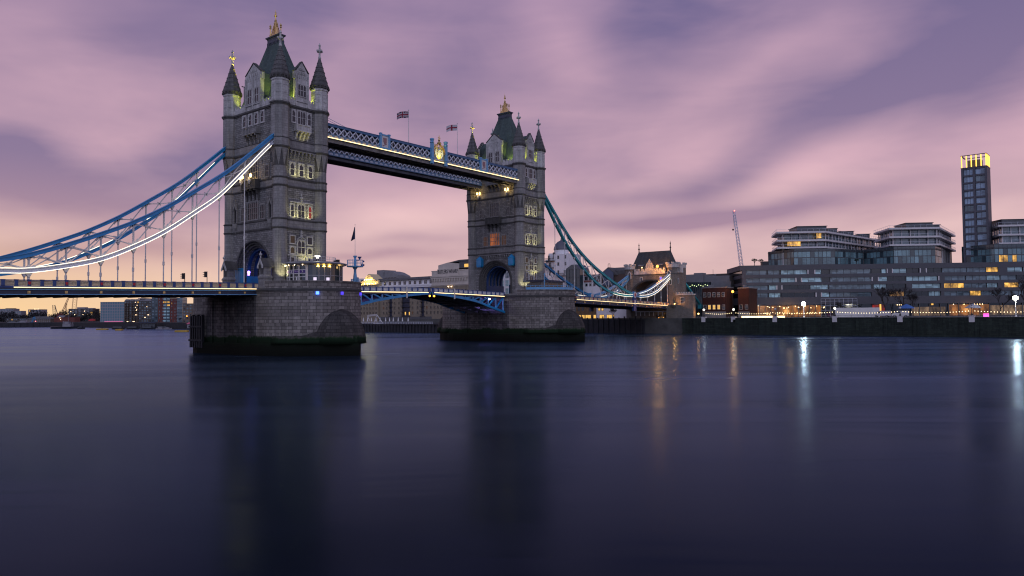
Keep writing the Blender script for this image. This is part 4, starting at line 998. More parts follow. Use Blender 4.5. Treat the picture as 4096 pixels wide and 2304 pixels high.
b = MB(); b.add([pa(-168, R_ + .1, 15.2), pa(-164, R_ + .1, 15.2), pa(-164, R_ + .1, 15.85), pa(-168, R_ + .1, 15.85)], [(0, 1, 2, 3)]); b.build('notice', m_white, r, O)
for d in (-126, -100): b = MB(); p = pa(d, R_ + .35, 14.2); b.box(p[0] - .22, p[1] - .22, 14.2, p[0] + .22, p[1] + .22, 15.75); b.build('lit_sign', m_screen, r, O)
for d in (-210, -200, -186, -168, -150): b = MB(); b.sph(pa(d, 6.0, 18.35), .1, 6); b.build('eaves_bulb', m_lampw, r, O)
for d in (-120, -108, -96):
    b = MB(); p = pa(d, 5.8, 18.1); b.lathe(p[0], p[1], [(.30, 17.95), (.12, 18.3), (.05, 18.5)], 8); b.build('golden_downlight', m_gold_l, r, O)
b = MB(); n = 22
for i in range(n):
    a = -150 + 128 * i / (n - 1); p = pa(a, 4.3, 0)
    b.tube((p[0], p[1], 19.0), (p[0], p[1], 20.15), .035, 5)
    if i: 
        q = pa(-150 + 128 * (i - 1) / (n - 1), 4.3, 0)
        for z in (20.15, 19.6): b.bar((p[0], p[1], z), (q[0], q[1], z), .05)
b.build('roof_railing', m_white, r, O)
b = MB(); p = pa(-118, 3.6, 0); b.box(p[0] - .35, p[1] - .35, 19.1, p[0] + .35, p[1] + .35, 19.8); p = pa(-58, 5.0, 0); b.box(p[0] - .3, p[1] - .3, 19.0, p[0] + .3, p[1] + .3, 19.7); b.box(p[0] - .9, p[1] - .3, 19.0, p[0] - .35, p[1] + .3, 19.45); b.build('roof_floodlights', m_iron, r, O)
b = MB(); p = pa(-118, 3.6, 0); b.box(p[0] - .45, p[1] - .38, 20.2, p[0] + .45, p[1] + .38, 20.32); b.box(p[0] - .08, p[1] - .3, 19.8, p[0] + .08, p[1] + .3, 20.2); b.build('roof_lamp', emit('white_roof_lamp', (1, .97, .85), 5), r, O)
lamp('POINT', (CX + 2.4, CY - 5.4 + 14.4, 18.0 - 13.98), 25, (1, .62, .2), r, radius=.3); lamp('POINT', (-1.5, -1, 2.6), 30, (.8, .8, 1), r, radius=.4)

# ---------------------------------------------------------------- navigation mast on the near pier, railings, cabin of the far pier
r = thing('navigation_mast', 'blue steel mast with a railed round platform and small dark flag, beside the pavilion', 'mast', (7.9, -17.9, 13.98)); 
b = MB(); b.lathe(0, 0, [(.62, 0), (.62, 1.2), (.48, 1.5), (.40, 2.4), (.30, 3.2), (.28, 3.9), (.55, 4.3), (.62, 4.5)], 10); b.lathe(0, 0, [(.24, 4.6), (.24, 6.4), (.42, 6.75), (.42, 6.9)], 10); b.build('column', m_blue_lt, r)
b = MB(); b.lathe(0, 0, [(1.75, 4.45), (1.75, 4.65)], 20); b.build('platform', m_blue_lt, r)
b = MB()
for k in range(12):
    a, e = 2 * pi * k / 12, 2 * pi * (k + 1) / 12; P = lambda t, z: (1.68 * cos(t), 1.68 * sin(t), z); b.tube(P(a, 4.6), P(a, 5.95), .05, 5)
    for z in (5.3, 5.95): b.bar(P(a, z), P(e, z), .06)
b.build('railing', m_blue_lt, r)
b = MB(); b.tube((.0, 0, 5.8), (.9, -.3, 5.95), .07, 5); b.lathe(.95, -.35, [(.12, 6.0), (.2, 6.3), (.5, 6.7)], 8); b.box(1.3, -1.0, 4.7, 1.75, -.4, 5.1); b.sph((1.6, -.9, 5.7), .22, 6); b.build('signal_horn', m_navy, r)
b = MB(); b.tube((0, 0, 6.9), (0, 0, 13.6), .05, 6, .03); b.sph((0, 0, 13.65), .09, 6); b.build('flag_staff', m_white, r)
f = MB(); V = []; nx, ny = 10, 16
for j in range(ny + 1):
    for i in range(nx + 1): u, v = i / nx, j / ny; V.append((-u * (.12 + .75 * v ** 1.1), .16 * sin(u * 9 + v * 2) * v, -2.6 * v - .45 * u * v))
f.v = V
for j in range(ny):
    for i in range(nx): f.f.append([j * (nx + 1) + i, j * (nx + 1) + i + 1, (j + 1) * (nx + 1) + i + 1, (j + 1) * (nx + 1) + i]); f.mi.append(0)
o = f.build('flag', m_fnavy, None, smooth=True); o.location = (7.85, -17.9, 13.98 + 13.1); o.rotation_euler = (0, 0, radians(-48)); tag(o, 'limp dark navy flag hanging from the blue mast beside the pavilion', 'flag')
def rail(label, pts, z0, hgt, mat_, name='railing', solid=False):
    r = thing(name, label, 'railing', (pts[0][0], pts[0][1], z0)); O = (-pts[0][0], -pts[0][1], -z0)
    b = MB()
    for (xa, ya), (xb, yb) in zip(pts, pts[1:]):
        for z in (z0 + hgt, z0 + hgt * .55): b.bar((xa, ya, z), (xb, yb, z), .08)
    b.build('rails', mat_, r, O)
    if solid:
        b = MB()
        for (xa, ya), (xb, yb) in zip(pts, pts[1:]): b.bar((xa, ya, z0 + hgt * .3), (xb, yb, z0 + hgt * .3), .05, hgt * .6)
        b.build('kick_plate', mat_, r, O)
    for x, y in pts: b = MB(); b.tube((x, y, z0), (x, y, z0 + hgt + .1), .06, 6); b.build('post', mat_, r, O)
st = [(x, y) for x, y in stadium(10.2, 12.6, 24)]
near_arc = [(x, y) for x, y in st if y < -13]
rail('blue railing round the mast at the edge of the near pier', [(x, y) for x, y in near_arc if x > 5.4], 15.0, 1.0, m_blue_lt, solid=True)
rail('long bright blue railing along the edge of the far pier', [(82.3 + x, y) for x, y in near_arc if x > -10], 15.0, 1.15, m_blue_lt, solid=True)
r = thing('control_cabin', 'low grey cabin with wide dark windows behind the blue railing of the far pier', 'cabin', (82.3, -14.2, 13.98))
b = MB(); b.box(-5, -3.6, 0, 5, 3.2, 3.4); b.build('wall', m_smooth, r)
b = MB(); b.box(-5.5, -4.1, 3.4, 5.5, 3.6, 3.75); b.box(-4.6, -3, 3.75, 4.6, 3, 4.0); b.build('roof', m_navy_d, r)
for u0, u1 in ((-4.4, -2.9), (-2.4, 1.9), (2.4, 3.3), (3.6, 4.5)): window(r, 'y', -3.6, -1, u0, u1, 1.3, 3.0, max(1, int((u1 - u0) / 1.2)), 1, fr=.1, mu=.08, proud=.06, mf=m_soot_shade)
window(r, 'x', -5, -1, -2.6, 2.2, 1.3, 3.0, 3, 1, fr=.1, mu=.08, proud=.06, mf=m_soot_shade)
def blue_standard(x, y, z, h, label):
    r = thing('lamp_standard', label, 'lamp post', (x, y, z)); b = MB(); b.lathe(0, 0, [(.3, 0), (.3, .8), (.16, 1.1), (.12, h * .6), (.1, h)], 8); b.box(-.45, -.06, h * .55, .45, .06, h * .58); b.build('post', m_blue_lt, r)
    b = MB(); b.lathe(0, 0, [(.2, h), (.24, h + .1), (.1, h + .3), (.02, h + .6)], 8); b.build('cap', m_blue_lt, r)
blue_standard(75.8, -19.3, 14.6, 4.6, 'blue lamp standard in front of the far tower, left end of the blue railing')
blue_standard(91.6, -16.5, 14.6, 1.8, 'short blue post at the right end of the far pier railing')

# stone shrines either side of the near roadway arch
def shrine(y, label):
    r = thing('stone_shrine', label, 'stone shrine', (-8.2, y, 13.9), 0, 'stone shrines by the arch')
    b = MB(); b.box(-.95, -1.0, 0, .95, 1.0, 1.9); b.box(-1.1, -1.15, .0, 1.1, 1.15, .35); b.loft([[(sx * a, sy * a * 1.05, z) for sx, sy in ((-1, -1), (1, -1), (1, 1), (-1, 1))] for a, z in ((1.08, 1.9), (1.08, 2.1), (.8, 2.6), (.8, 4.2))]); b.build('pedestal', m_smooth, r)
    b = MB(); pr = [(-1.15, 4.2), (0, 6.1), (1.15, 4.2)]; b.ext([(-1.1, u, z) for u, z in pr], (2.6, 0, 0)); b.build('gabled_roof', m_soot_shade, r)
    b = MB(); b.ext([(-1.15, u, z) for u, z in ((-1.0, 3.9), (-1.0, 4.35), (0, 6.0), (1.0, 4.35), (1.0, 3.9), (.6, 3.9), (.6, 4.3), (0, 5.2), (-.6, 4.3), (-.6, 3.9))], (-.15, 0, 0)); b.lathe(-1.1, 0, [(.12, 6.0), (.16, 6.5), (.34, 6.7), (.3, 6.9), (.12, 7.0), (.1, 7.3), (.02, 7.4)], 6); b.build('gable_tracery', m_pale, r)
    b = MB(); b.box(-.84, -.5, 2.7, -.80, .5, 4.4); b.build('niche', m_soot_shade, r)
shrine(-8.9, 'small gabled stone shrine with a carved finial, right of the near roadway arch')
shrine(4.9, 'small gabled stone shrine partly behind the white hanger rod, left of the near roadway arch')
def panel(label, y0, y1, z1, mat_):
    o = MB().box(-6.05, y0, 13.98, -5.85, y1, z1)
    for k in range(4): yk = y0 + (y1 - y0) * (k + .5) / 4; o.box(-6.09, yk - .05, 14.2, -6.05, yk + .05, z1 - .2)
    o.box(-6.12, y0, z1 - .18, -5.85, y1, z1 + .02); tag(o.build('hoarding', mat_), label, 'hoarding')
panel('bright blue hoarding filling the left jamb of the near arch', 2.6, 6.0, 18.5, m_blue); panel('blue hoarding behind the right hand shrine, its shadow painted in', -8.4, -5.9, 18.0, m_navy)  # right panel is navy to paint in the shadow on it
b = MB(); b.sph((-5.2, 2.0, 17.6), .35, 8); b.box(-5.3, 1.7, 16.9, -5.1, 2.3, 17.4); tag(b.build('arch_light', emit('purple_light', (.28, .16, 1), 6)), 'glowing purple lamp low inside the near arch', 'lamp')
lamp('POINT', (-4.4, 1.5, 17.6), 40, (.25, .30, 1), radius=.3)

# blue counterweight boxes and wall lanterns of the far tower
def bluebox(y, label):
    r = thing('blue_wall_box', label, 'wall fitting', (76.6, y, 22.5), 0, 'blue wall boxes'); b = MB()
    b.loft([[(sx * a - .5, sy * c, z) for sx, sy in ((-1, -1), (1, -1), (1, 1), (-1, 1))] for a, c, z in ((.55, .7, 0), (.6, .95, .5), (.6, .95, 2.3))]); b.build('body', m_blue, r)
    b = MB(); b.loft([[(sx * a - .5, sy * c, z) for sx, sy in ((-1, -1), (1, -1), (1, 1), (-1, 1))] for a, c, z in ((.7, 1.05, 2.3), (.05, .05, 3.4))]); b.build('pointed_lid', m_blue, r)
bluebox(5.4, 'bright blue pointed box left of the far tower arch'); bluebox(-7.1, 'bright blue pointed box right of the far tower arch')
m_lant = emit('bright_yellow_lantern', (1, .60, .16), 9)
def lantern(x, y, z, label, n=2):
    r = thing('wall_lantern', label, 'lantern', (x, y, z), 0, 'wall lanterns'); b = MB()
    b.box(-.35, -.25, -1.3, .4, .25, -.9); b.lathe(-.15, 0, [(.1, -1.8), (.3, -1.3), (.34, -.9), (.2, -.75)], 8); b.bar((-.15, -.6, -.5), (-.15, .6, -.5), .1); b.tube((-.15, 0, -.9), (-.15, 0, -.5), .08, 6); b.build('bracket', m_pale, r)
    for k in range(n): u = -.5 + k * 1.0 / max(1, n - 1); b = MB(); b.lathe(-.15, u, [(.16, -.42), (.24, -.2), (.24, .15), (.06, .4)], 8); b.build('lit_globe', m_lant, r)
    lamp('POINT', (-.9, 0, -.1), 110, (1, .74, .32), r, radius=.3)
lantern(76.3, 5.9, 45.5, 'twin yellow lantern under the unlit walkway, left on the far tower'); lantern(76.3, -5.3, 45.6, 'twin yellow lantern under the strip-lit walkway, right on the far tower')
lantern(-6.9, 2.2, 38.3, 'twin yellow lantern on the near tower balcony, behind the white hanger rod'); lantern(-6.9, -1.0, 38.3, 'single yellow lantern on the near tower balcony, right of the hanger rod', 1)

# traffic signals on the left deck
def signal(x, z1, label):
    r = thing('traffic_signal', label, 'traffic light', (x, -7.2, 13.4), 0, 'traffic lights on the deck'); h = z1 - 13.4
    b = MB(); b.tube((.25, 0, 0), (.25, 0, h), .07, 6); b.build('post', m_iron, r); b = MB(); b.box(-.25, -.2, h - 1.15, .15, .2, h - .05)
    b.build('signal_head', m_iron, r)
    for k in range(3): b = MB(); b.box(-.55, -.18, h - .3 - k * .36, -.25, .18, h - .22 - k * .36); b.build('visor', m_iron, r)
signal(-24.7, 16.3, 'shorter black traffic light on the left deck'); signal(-20.2, 16.8, 'taller black traffic light on the left deck, next to the tower')

# ---------------------------------------------------------------- south bank ground and river wall
m_bank = pbr('dark_quay_ground', (.022, .022, .026), .9, var=.3)
m_ground = pbr('park_paving', (.08, .08, .08), .9, var=.3, vscale=.3, bump=.3)
m_wallg = masonry('algae_dark_river_wall', (.015, .022, .019), (.026, .036, .029), (.010, .014, .013), 1.6, .6, .04, stain=.8, bump=.6)
m_rwall = pbr('river_wall_green', (.016, .026, .020), .8, var=.6, vscale=.25, bump=.5, bscale=1.5)
b = MB(); b.prism([(164.2, -900), (164.2, 26), (170, 60), (175, 80), (175, 200), (1500, 200), (1500, -900)], -2, 6.0); o = b.build('south_bank', [m_ground]); o['kind'] = 'structure'
b = MB(); b.prism([(166, 200.5), (165, 300), (150, 335), (150, 400), (165, 430), (165, 520), (163.6, 586), (134, 624), (60, 720), (60, 2500), (2500, 2500), (2500, 200.5)], -2, 4.2); o = b.build('far_bank', [m_bank]); o['kind'] = 'structure'
b = MB(); b.box(163.4, -900, -2, 164.2, -20.3, 5.7); b.box(163.3, -900, 5.7, 164.35, -20.3, 5.95)
y = -24
while y > -200: b.box(163.15, y - .5, -2, 163.4, y + .5, 5.4); y -= 8.3
b.box(162.6, -900, -2, 163.4, -20.3, .35)
tag(b.build('river_wall', m_wallg), 'long dark green embankment wall along the park on the right', 'wall')
b = MB(); b.box(163.6, -4, -2, 164.2, 26, 5.5)
for k in range(12): b.box(163.2, -3 + k * 2.5, -2, 163.6, -2.6 + k * 2.5, 6.3 + .5 * (k % 2))
tag(b.build('timber_quay_wall', m_timber), 'dark timber faced quay wall under the right hand deck', 'wall')

# ---------------------------------------------------------------- gatehouse on the south bank
m_glow_o = emit('orange_street_lamp', (1, .36, .04), 5)
m_glow_w = emit('white_lamp_globe', (1, .93, .80), 6)
m_litroom = emit('yellow_lit_room', (1, .56, .12), 1.0)
m_amb = emit('amber_lit_glass', (1, .48, .10), .7)
r = thing('gatehouse', 'stone gatehouse with big arch and steep slate roof at the bridge end', 'gatehouse', (175.4, -.3, 0), -pi / 2)
m_gst = masonry('gatehouse_stone', (.155, .140, .128), (.205, .185, .168), (.10, .09, .085), .9, .42, .03, stain=.35, bump=.5)
b = MB()
p = [(-11.6, 0), (-11.6, 24.3), (11.6, 24.3), (11.6, 0), (8.2, 0), (8.2, 10.8)] + [(8.2 * cos(pi * i / 16), 15.0 + 6.4 * sin(pi * i / 16)) for i in range(17)] + [(-8.2, 10.8), (-8.2, 0)]
b.ext([(x, .5, z) for x, z in p], (0, 9.4, 0)); b.box(-8.2, .8, 0, 8.2, 9.6, 9.6)
b.build('wall', m_gst, r)
for s in (-1, 1):
    b = MB(); xc = s * 9.6
    b.prism([(xc + 2.45 * cos(2 * pi * k / 8 + pi / 8) * 1.02, 2.1 + 2.4 * sin(2 * pi * k / 8 + pi / 8)) for k in range(8)], 0, 26.4)
    b.prism([(xc + 2.6 * cos(2 * pi * k / 8 + pi / 8), 8.2 + 2.3 * sin(2 * pi * k / 8 + pi / 8)) for k in range(8)], 0, 26.4)
    b.build('turret', m_gst, r)
b = MB()
for s in (-1, 1):
    for yc in (2.1, 8.2):
        b.prism([(s * 9.6 + 2.66 * cos(2 * pi * k / 8 + pi / 8), yc + 2.62 * sin(2 * pi * k / 8 + pi / 8)) for k in range(8)], 26.3, 27.7)
        for k in range(16):
            if k % 2: a = 2 * pi * k / 16 ; b.box(s * 9.6 + 2.45 * cos(a) - .42, yc + 2.4 * sin(a) - .42, 27.7, s * 9.6 + 2.45 * cos(a) + .42, yc + 2.4 * sin(a) + .42, 28.5)
    b.box(s * 9.6 - 2.4, 4, 24.3, s * 9.6 + 2.4, 6.5, 27.7)
b.box(-7.0, .3, 24.0, 7.0, .9, 25.5)
for k in range(9):
    if k != 4: x = -6.6 + k * 1.65; b.box(x - .5, .3, 25.5, x + .5, .9, 26.3)
b.build('battlement', m_pale, r)
b = MB()
for z in (23.6, 26.0): 
    for s in (-1, 1): b.prism([(s * 9.6 + 2.75 * cos(2 * pi * k / 8 + pi / 8), 2.1 + 2.7 * sin(2 * pi * k / 8 + pi / 8)) for k in range(8)], z, z + .3)
b.box(-7.0, .25, 23.7, 7.0, .5, 24.0)
for rr, rz_, d in ((8.6, 6.8, .35), (8.2, 6.4, .2)):
    pts = [(rr * cos(pi * i / 16), 15.0 + rz_ * sin(pi * i / 16)) for i in range(17)]
    for (x0, z0), (x1, z1) in zip(pts, pts[1:]): b.tube((x0, .45 - d + .2, z0), (x1, .45 - d + .2, z1), .28, 5)
b.build('string_course', m_soot_shade, r)
b = MB(); b.ext([(u, .2, z) for u, z in ((-1.7, 23.9), (-1.7, 27.4), (0, 30.2), (1.7, 27.4), (1.7, 23.9))], (0, .6, 0)); b.box(-1.2, .05, 24.1, 1.2, .2, 24.9)
for k in range(5): b.sph((-.8 + .4 * k, .15, 26.3 + .8 * (k % 2)), .33, 6)
b.build('gable', m_pale, r)
b = MB(); rg = [[(sx * a, 5 + sy * c, z) for sx, sy in ((-1, -1), (1, -1), (1, 1), (-1, 1))] for a, c, z in ((9.2, 4.3, 25.0), (8.5, 3.2, 28.0), (7.7, 1.6, 31.2), (7.2, .3, 33.6))]
b.loft(rg); rf = b.build('roof', masonry('gatehouse_slate', (.055, .058, .062), (.075, .08, .082), (.03, .03, .035), .6, .4, .03, stain=.5), r)
for s in (-1, 1):
    b = MB(); b.lathe(s * 7.2, 5, [(.25, 33.2), (.2, 34.6), (.45, 34.9), (.18, 35.2), (.14, 36.3), (.3, 36.6), (.1, 36.9), (.04, 37.6)], 6); b.build('finial', m_iron, rf)
    b = MB(); u = s * 4.4; b.box(u - 1.1, 1.2, 25.3, u + 1.1, 3.5, 27.6); b.build('dormer', m_soot_shade, rf)
    b = MB(); b.loft([[(u - 1.3, 1.0, 27.6), (u + 1.3, 1.0, 27.6), (u + 1.3, 4.4, 29.0), (u - 1.3, 4.4, 29.0)], [(u - 1.3, 1.0, 27.75), (u + 1.3, 1.0, 27.75), (u + 1.3, 4.4, 29.15), (u - 1.3, 4.4, 29.15)]]); b.build('dormer_roof', m_cabin, rf)
for u in (-3.9, 5.0): window(r, 'y', .5, -1, u - .35, u + .35, 21.0, 22.6, 1, 1, fr=.3, mu=.1, proud=.14, mf=m_pale, mp=emit('violet_lit_slit', (.25, .15, 1), 1.5) if u > 0 else m_glass)
for z in (20, 24.5): window(r, 'x', 12.0, 1, 1.6, 2.1, z, z + 1.7, 1, 1, fr=.26, proud=.14)
window(r, 'y', -.32, -1, 9.2, 9.9, 19.6, 21.2, 1, 1, fr=.28, proud=.12)
b = MB()
for s in (-1, 1): b.ext([(s * 9.0 + u, -.45, z) for u, z in ((-.8, 22.2), (-.8, 24.4), (0, 25.5), (.8, 24.4), (.8, 22.2), (.5, 22.2), (.5, 24.2), (0, 25.0), (-.5, 24.2), (-.5, 22.2))], (0, .5, 0))
b.build('chain_opening_hood', m_pale, r)
b = MB(); b.box(9.0, -3.2, 0, 13.2, .2, 10.7); b.box(12.6, -1.5, 0, 19.6, .8, 15.0); b.box(9.2, -3.0, 10.7, 12.4, .2, 11.1); b.build('flank_wall', m_gst, r)
b = MB(); b.box(12.4, -1.75, 15.0, 19.8, .9, 15.5); b.build('flank_battlement', m_pale, r); b = MB()
for k in range(7): b.box(12.5 + k * 1.07, -1.75, 15.5, 13.1 + k * 1.07, -1.2, 16.2)
b.box(12.5, -1.75, 15.501, 19.75, -1.6, 15.6); b.build('flank_merlons', m_pale, r)
window(r, 'y', -1.5, -1, 14.4, 15.8, 12.0, 14.0, 2, 2, fr=.22, mu=.1, proud=.1)
b = MB(); b.lathe(12.2, -3.4, [(.2, 9.9), (.7, 10.4), (1.1, 10.9), (1.2, 11.3)], 10); b.build('corbel', m_gst, r)
b = MB(); b.box(2.6, .72, 2.5, 6.6, .79, 7.4); b.build('passage', m_iron, r)
b = MB()
for k in range(9): u = 3.0 + .4 * k; b.sph((u, .55, 4.2 + 2.2 * ((k * 7) % 5) / 5), .14, 6)
b.build('passage_light', emit('orange_passage_bulb', (1, .45, .10), 12), r)
lamp('POINT', (4.6, -.4, 6.0), 120, (1, .5, .15), r, radius=.4)
b = MB(); b.box(-6, -1.0, 8.4, 13, .3, 8.8)
for k in range(10): b.box(-5.8 + k * 2, -1.1, 6.9, -5.6 + k * 2, -.9, 8.4)
b.build('service_gantry', m_lattice, r)
def streetlamp(loc, label, mat_, rad, e, c, pole=0, name='street_lamp', group=None):
    q = thing(name, label, 'lamp', loc, 0, group); b = MB(); b.sph((0, 0, 0), rad, 10); b.build('lamp_globe', mat_, q)
    b = MB()
    if pole: b.tube((0, 0, -pole), (0, 0, -rad * .8), .09, 6); b.lathe(0, 0, [(.22, -pole), (.2, -pole + .6), (.1, -pole + .8)], 8)
    else: b.bar((.1, 0, 0), (1.6, 0, -.3), .1)
    b.build('post' if pole else 'bracket', m_iron, q)
    if e: lamp('POINT', (-.7 if not pole else 0, 0, -.1 if not pole else rad + .15), e, c, q, radius=rad)
    return q
OC = (1, .38, .06)
streetlamp((174.0, -4.8, 26.9), 'dazzling orange lamp on the gatehouse parapet, right of its gable', m_glow_o, .55, 2200, OC)
streetlamp((174.2, 2.3, 26.7), 'smaller orange lamp on the gatehouse parapet, left of its gable', m_lant, .24, 120, OC)
streetlamp((172.2, -13.0, 11.6), 'orange lamp glowing on the gatehouse corner at the end of the lit deck', m_lant, .22, 700, OC)
b = MB(); b.bar((185.6, -9.6, 22.5), (204, -9.6, 11.3), .8, .7); b.box(203, -10.4, 9.8, 207, -8.8, 11.6); tag(b.build('land_chain', m_teal), 'turquoise sloping tie bar right of the gatehouse, running down to the street', 'tie bar')

# ---------------------------------------------------------------- buildings round the gatehouse
m_brick = masonry('red_brick', (.040, .012, .010), (.058, .017, .014), (.038, .03, .028), .5, .2, .02, stain=.3, bump=.2)
m_conc = pbr('grey_concrete', (.20, .20, .21), .7, var=.12, vscale=.4)
m_dkmet = pbr('dark_grey_cladding', (.07, .075, .085), .5, var=.2)
m_cur = pbr('dark_curtain_glass', (.030, .050, .062), .08, spec=.6)
def facing(name, label, cat, x, y, z, rz=-pi / 2, group=None): return thing(name, label, cat, (x, y, z), rz, group)
r = facing('glass_building', 'dark glass hall with slanting ribs and lit ceiling lamps, right of the gatehouse', 'building', 206, -1.2, 5.5)
b = MB(); b.ext([(u, 0, z) for u, z in ((0, 0), (0, 16), (11.2, 15.6), (12.4, 0))], (0, 18, 0)); b.build('wall', m_cur, r)
b = MB()
for k in range(12): u = .5 + k * 1.0; b.bar((u, -.15, .2), (u - .35 * k / 11, -.15, 15.5), .14, .22)
b.build('ribs', m_dkmet, r); b = MB()
for k in range(11): b.sph((1 + k, -.3, 14.6 - .3 * (k % 3)), .16, 6)
b.build('ceiling_lamp', emit('yellow_green_ceiling_lamp', (.85, 1, .45), 3), r)
b = MB(); b.box(-4, 2, 15.8, 8, 20, 19.4); b.box(8, 3, 15.8, 19.6, 20, 18.4); b.box(11.6, 2.2, 12.6, 20.4, 19, 15.9); b.box(2, 6, 19.4, 6, 10, 20.2); b.tube((11, 6, 18.4), (11, 6, 21.4), .08, 5); b.sph((12, 6, 19.0), .5, 8); b.build('roof_plant', m_conc, r)
def brick_house(label, x, y, z0, wd, dp, h, cols, rows, lit, mat_=None):
    r = facing('brick_building', label, 'building', x, y, z0, group='red brick buildings'); b = MB(); b.box(0, 0, 0, wd, dp, h); b.build('wall', mat_ or m_brick, r)
    b = MB(); b.box(-.15, -.15, h, wd + .15, dp, h + .35); b.box(wd * .15, dp * .3, h + .35, wd * .3, dp * .6, h + 1.4); b.build('parapet', m_conc, r)
    b = MB(); b.box(-.02, -.06, 0, wd + .02, -.01, h * .2); b.build('rendered_base', m_conc, r)
    for j in range(rows):
        for i in range(cols):
            u = wd * (i + .5) / cols; zc = h * (.28 + .42 * j); window(r, 'y', 0, -1, u - .5, u + .5, zc, zc + 1.7, 2, 2, fr=.12, mu=.07, proud=.08, mp=m_litroom if (i, j) in lit else m_glass)
    return r
brick_house('red brick corner building lit orange by a street lamp, with three yellow windows', 190, -16.8, 6, 9.9, 8, 12.0, 5, 2, {(1, 0), (2, 0), (3, 0)})
brick_house('plain red brick building with white quoins, left of the long grey apartment block', 193, -30.6, 6, 4.6, 12, 11.6, 2, 1, set())
r = facing('grey_building', 'pale grey office block rising behind the red brick buildings', 'building', 240, -22, 5); b = MB(); b.box(0, 0, 0, 24, 12, 17.5); b.box(14, 1, 17.5, 22, 10, 18.8); b.build('wall', m_conc, r)
for k in range(8): window(r, 'y', 0, -1, 1 + k * 2.9, 3 + k * 2.9, 13.5, 15, 2, 1, fr=.1, proud=.06, mf=m_dkmet)
streetlamp((186.6, -31.0, 16.2), 'orange street lamp standing before the red brick corner building', m_glow_o, .5, 1300, OC, pole=10)
streetlamp((176, -21.2, 7.6), 'low orange lamp on the quay, left of the first riverside lamp post', m_lant, .3, 200, OC, pole=1.6)

# ---------------------------------------------------------------- the long riverside apartment block
AR = -.991
def apt(name, label, cat='apartment building', group=None): return thing(name, label, cat, (198.5, -30.5, 6.0), AR, group)
OZ = (0, 0, -6.0)
m_band = pbr('grey_stone_cladding', (.078, .077, .090), .7, var=.10, vscale=.3)
m_slab = pbr('pale_balcony_slab', (.60, .57, .58), .6, var=.1)
m_tw = pbr('pale_blue_blind_glass', (.22, .31, .42), .15, spec=.6)
m_gt = pbr('teal_blind_glass', (.36, .55, .58), .15, spec=.6)
m_gm = pbr('dim_grey_glass', (.125, .175, .205), .10, spec=.6)
m_gd = pbr('black_glass', (.008, .010, .014), .08, spec=.55)
m_lit = lit_mat('lit_amber_apartment', (1, .52, .10), .95); m_litd = lit_mat('dim_amber_apartment', (1, .50, .15), .28); m_shop = lit_mat('lit_orange_restaurant', (1, .36, .08), .28); m_wall_glow = lit_mat('beige_glowing_wall', (1, .62, .36), .16)
m_redl = lit_mat('red_lit_awning', (1, .03, .015), .30)
def vary(m, w_=2.4):
    g = NT(m.node_tree); b_ = g.n['Principled BSDF']; oc = g.node('ShaderNodeTexCoord').outputs['Object']; c0 = tuple(b_.inputs['Base Color'].default_value)[:3]
    sn = g.node('ShaderNodeVectorMath', operation='SNAP'); g.l.new(g.vmath('ADD', oc, (.31, .17, 0.0)), sn.inputs[0]); sn.inputs[1].default_value = (w_, w_, 3.0)
    wn_ = g.node('ShaderNodeTexWhiteNoise'); g.l.new(sn.outputs[0], wn_.inputs[0])
    soft = g.noise(g.vmath('MULTIPLY', oc, (.8, .8, 1.6)), 1.0, 3)
    f_ = g.math('MULTIPLY_ADD', wn_.outputs[0], .8, g.math('MULTIPLY_ADD', soft, .7, .15))
    sc_ = g.node('ShaderNodeVectorMath', operation='SCALE'); sc_.inputs[0].default_value = c0; g.l.new(f_, sc_.inputs['Scale']); g.l.new(sc_.outputs[0], b_.inputs['Base Color'])
m_gs = pbr('teal_setback_glass', (.15, .26, .29), .12, spec=.6)
for m_ in (m_gt, m_gm, m_gd, m_tw, m_gs): vary(m_)
K = dict(t=m_gt, m=m_gm, d=m_gd, l=m_lit, x=m_litd)
r = apt('apartment_block', 'long grey five storey apartment block with banded facade along the park', group='riverside apartment buildings')
b = MB(); b.box(0, .7, 6, 124, 26, 27.0); b.build('core', m_gd, r, OZ)
b = MB()
for z0, z1 in ((25.1, 27.1), (21.9, 23.3), (18.9, 20.1), (15.8, 17.1), (11.0, 14.0)): b.box(-.2 if z0 < 25 else -1.0, 0, z0, 124, 26.2, z1)
b.box(0, .1, 14.0, 1.3, 26, 14.0 + .01)
b.build('facade_band', m_band, r, OZ)
ROWS = [(23.3, 25.1, 'm1.6-9.7 m10.3-14.7 t15.5-25.6 t28.9-31.3 d31.5-34.5 m34.9-50.6 d51-54.6 t54.9-56.5 t59.2-64.4 d64.6-69.2 d72.2-77.8 m78.2-87.4 m87.6-94.7 l94.9-99.2 t102.8-108.4 m108.8-120'),
        (20.1, 21.9, 'm1.6-14.8 t15.4-20.9 t23.6-31.4 d31.6-34.6 m34.8-50.8 t53.7-56.9 d57.1-63.9 t64.4-76.2 m79-86.8 m87.1-94.8 t95-99.9 m100.2-106 d106.3-120'),
        (17.1, 18.9, 'm1.5-10 t10.7-13.4 d15.8-22 d22.2-26.8 t27-33.8 m34.4-50.7 t51.7-56.5 d56.7-64 t66.5-77.2 l78.7-86.2 m86.4-94.7 t95-98.9 l101.5-106.8 m107-120'),
        (14.0, 15.8, 'm1.4-10 t10.6-15 d15.6-28.6 t31.3-34.3 m34.6-50.6 d53.4-57.4 x57.7-63.2 d63.5-72.6 t72.8-77.2 m78.6-88.3 l88.5-92.5 m92.8-98.8 m99-120')]
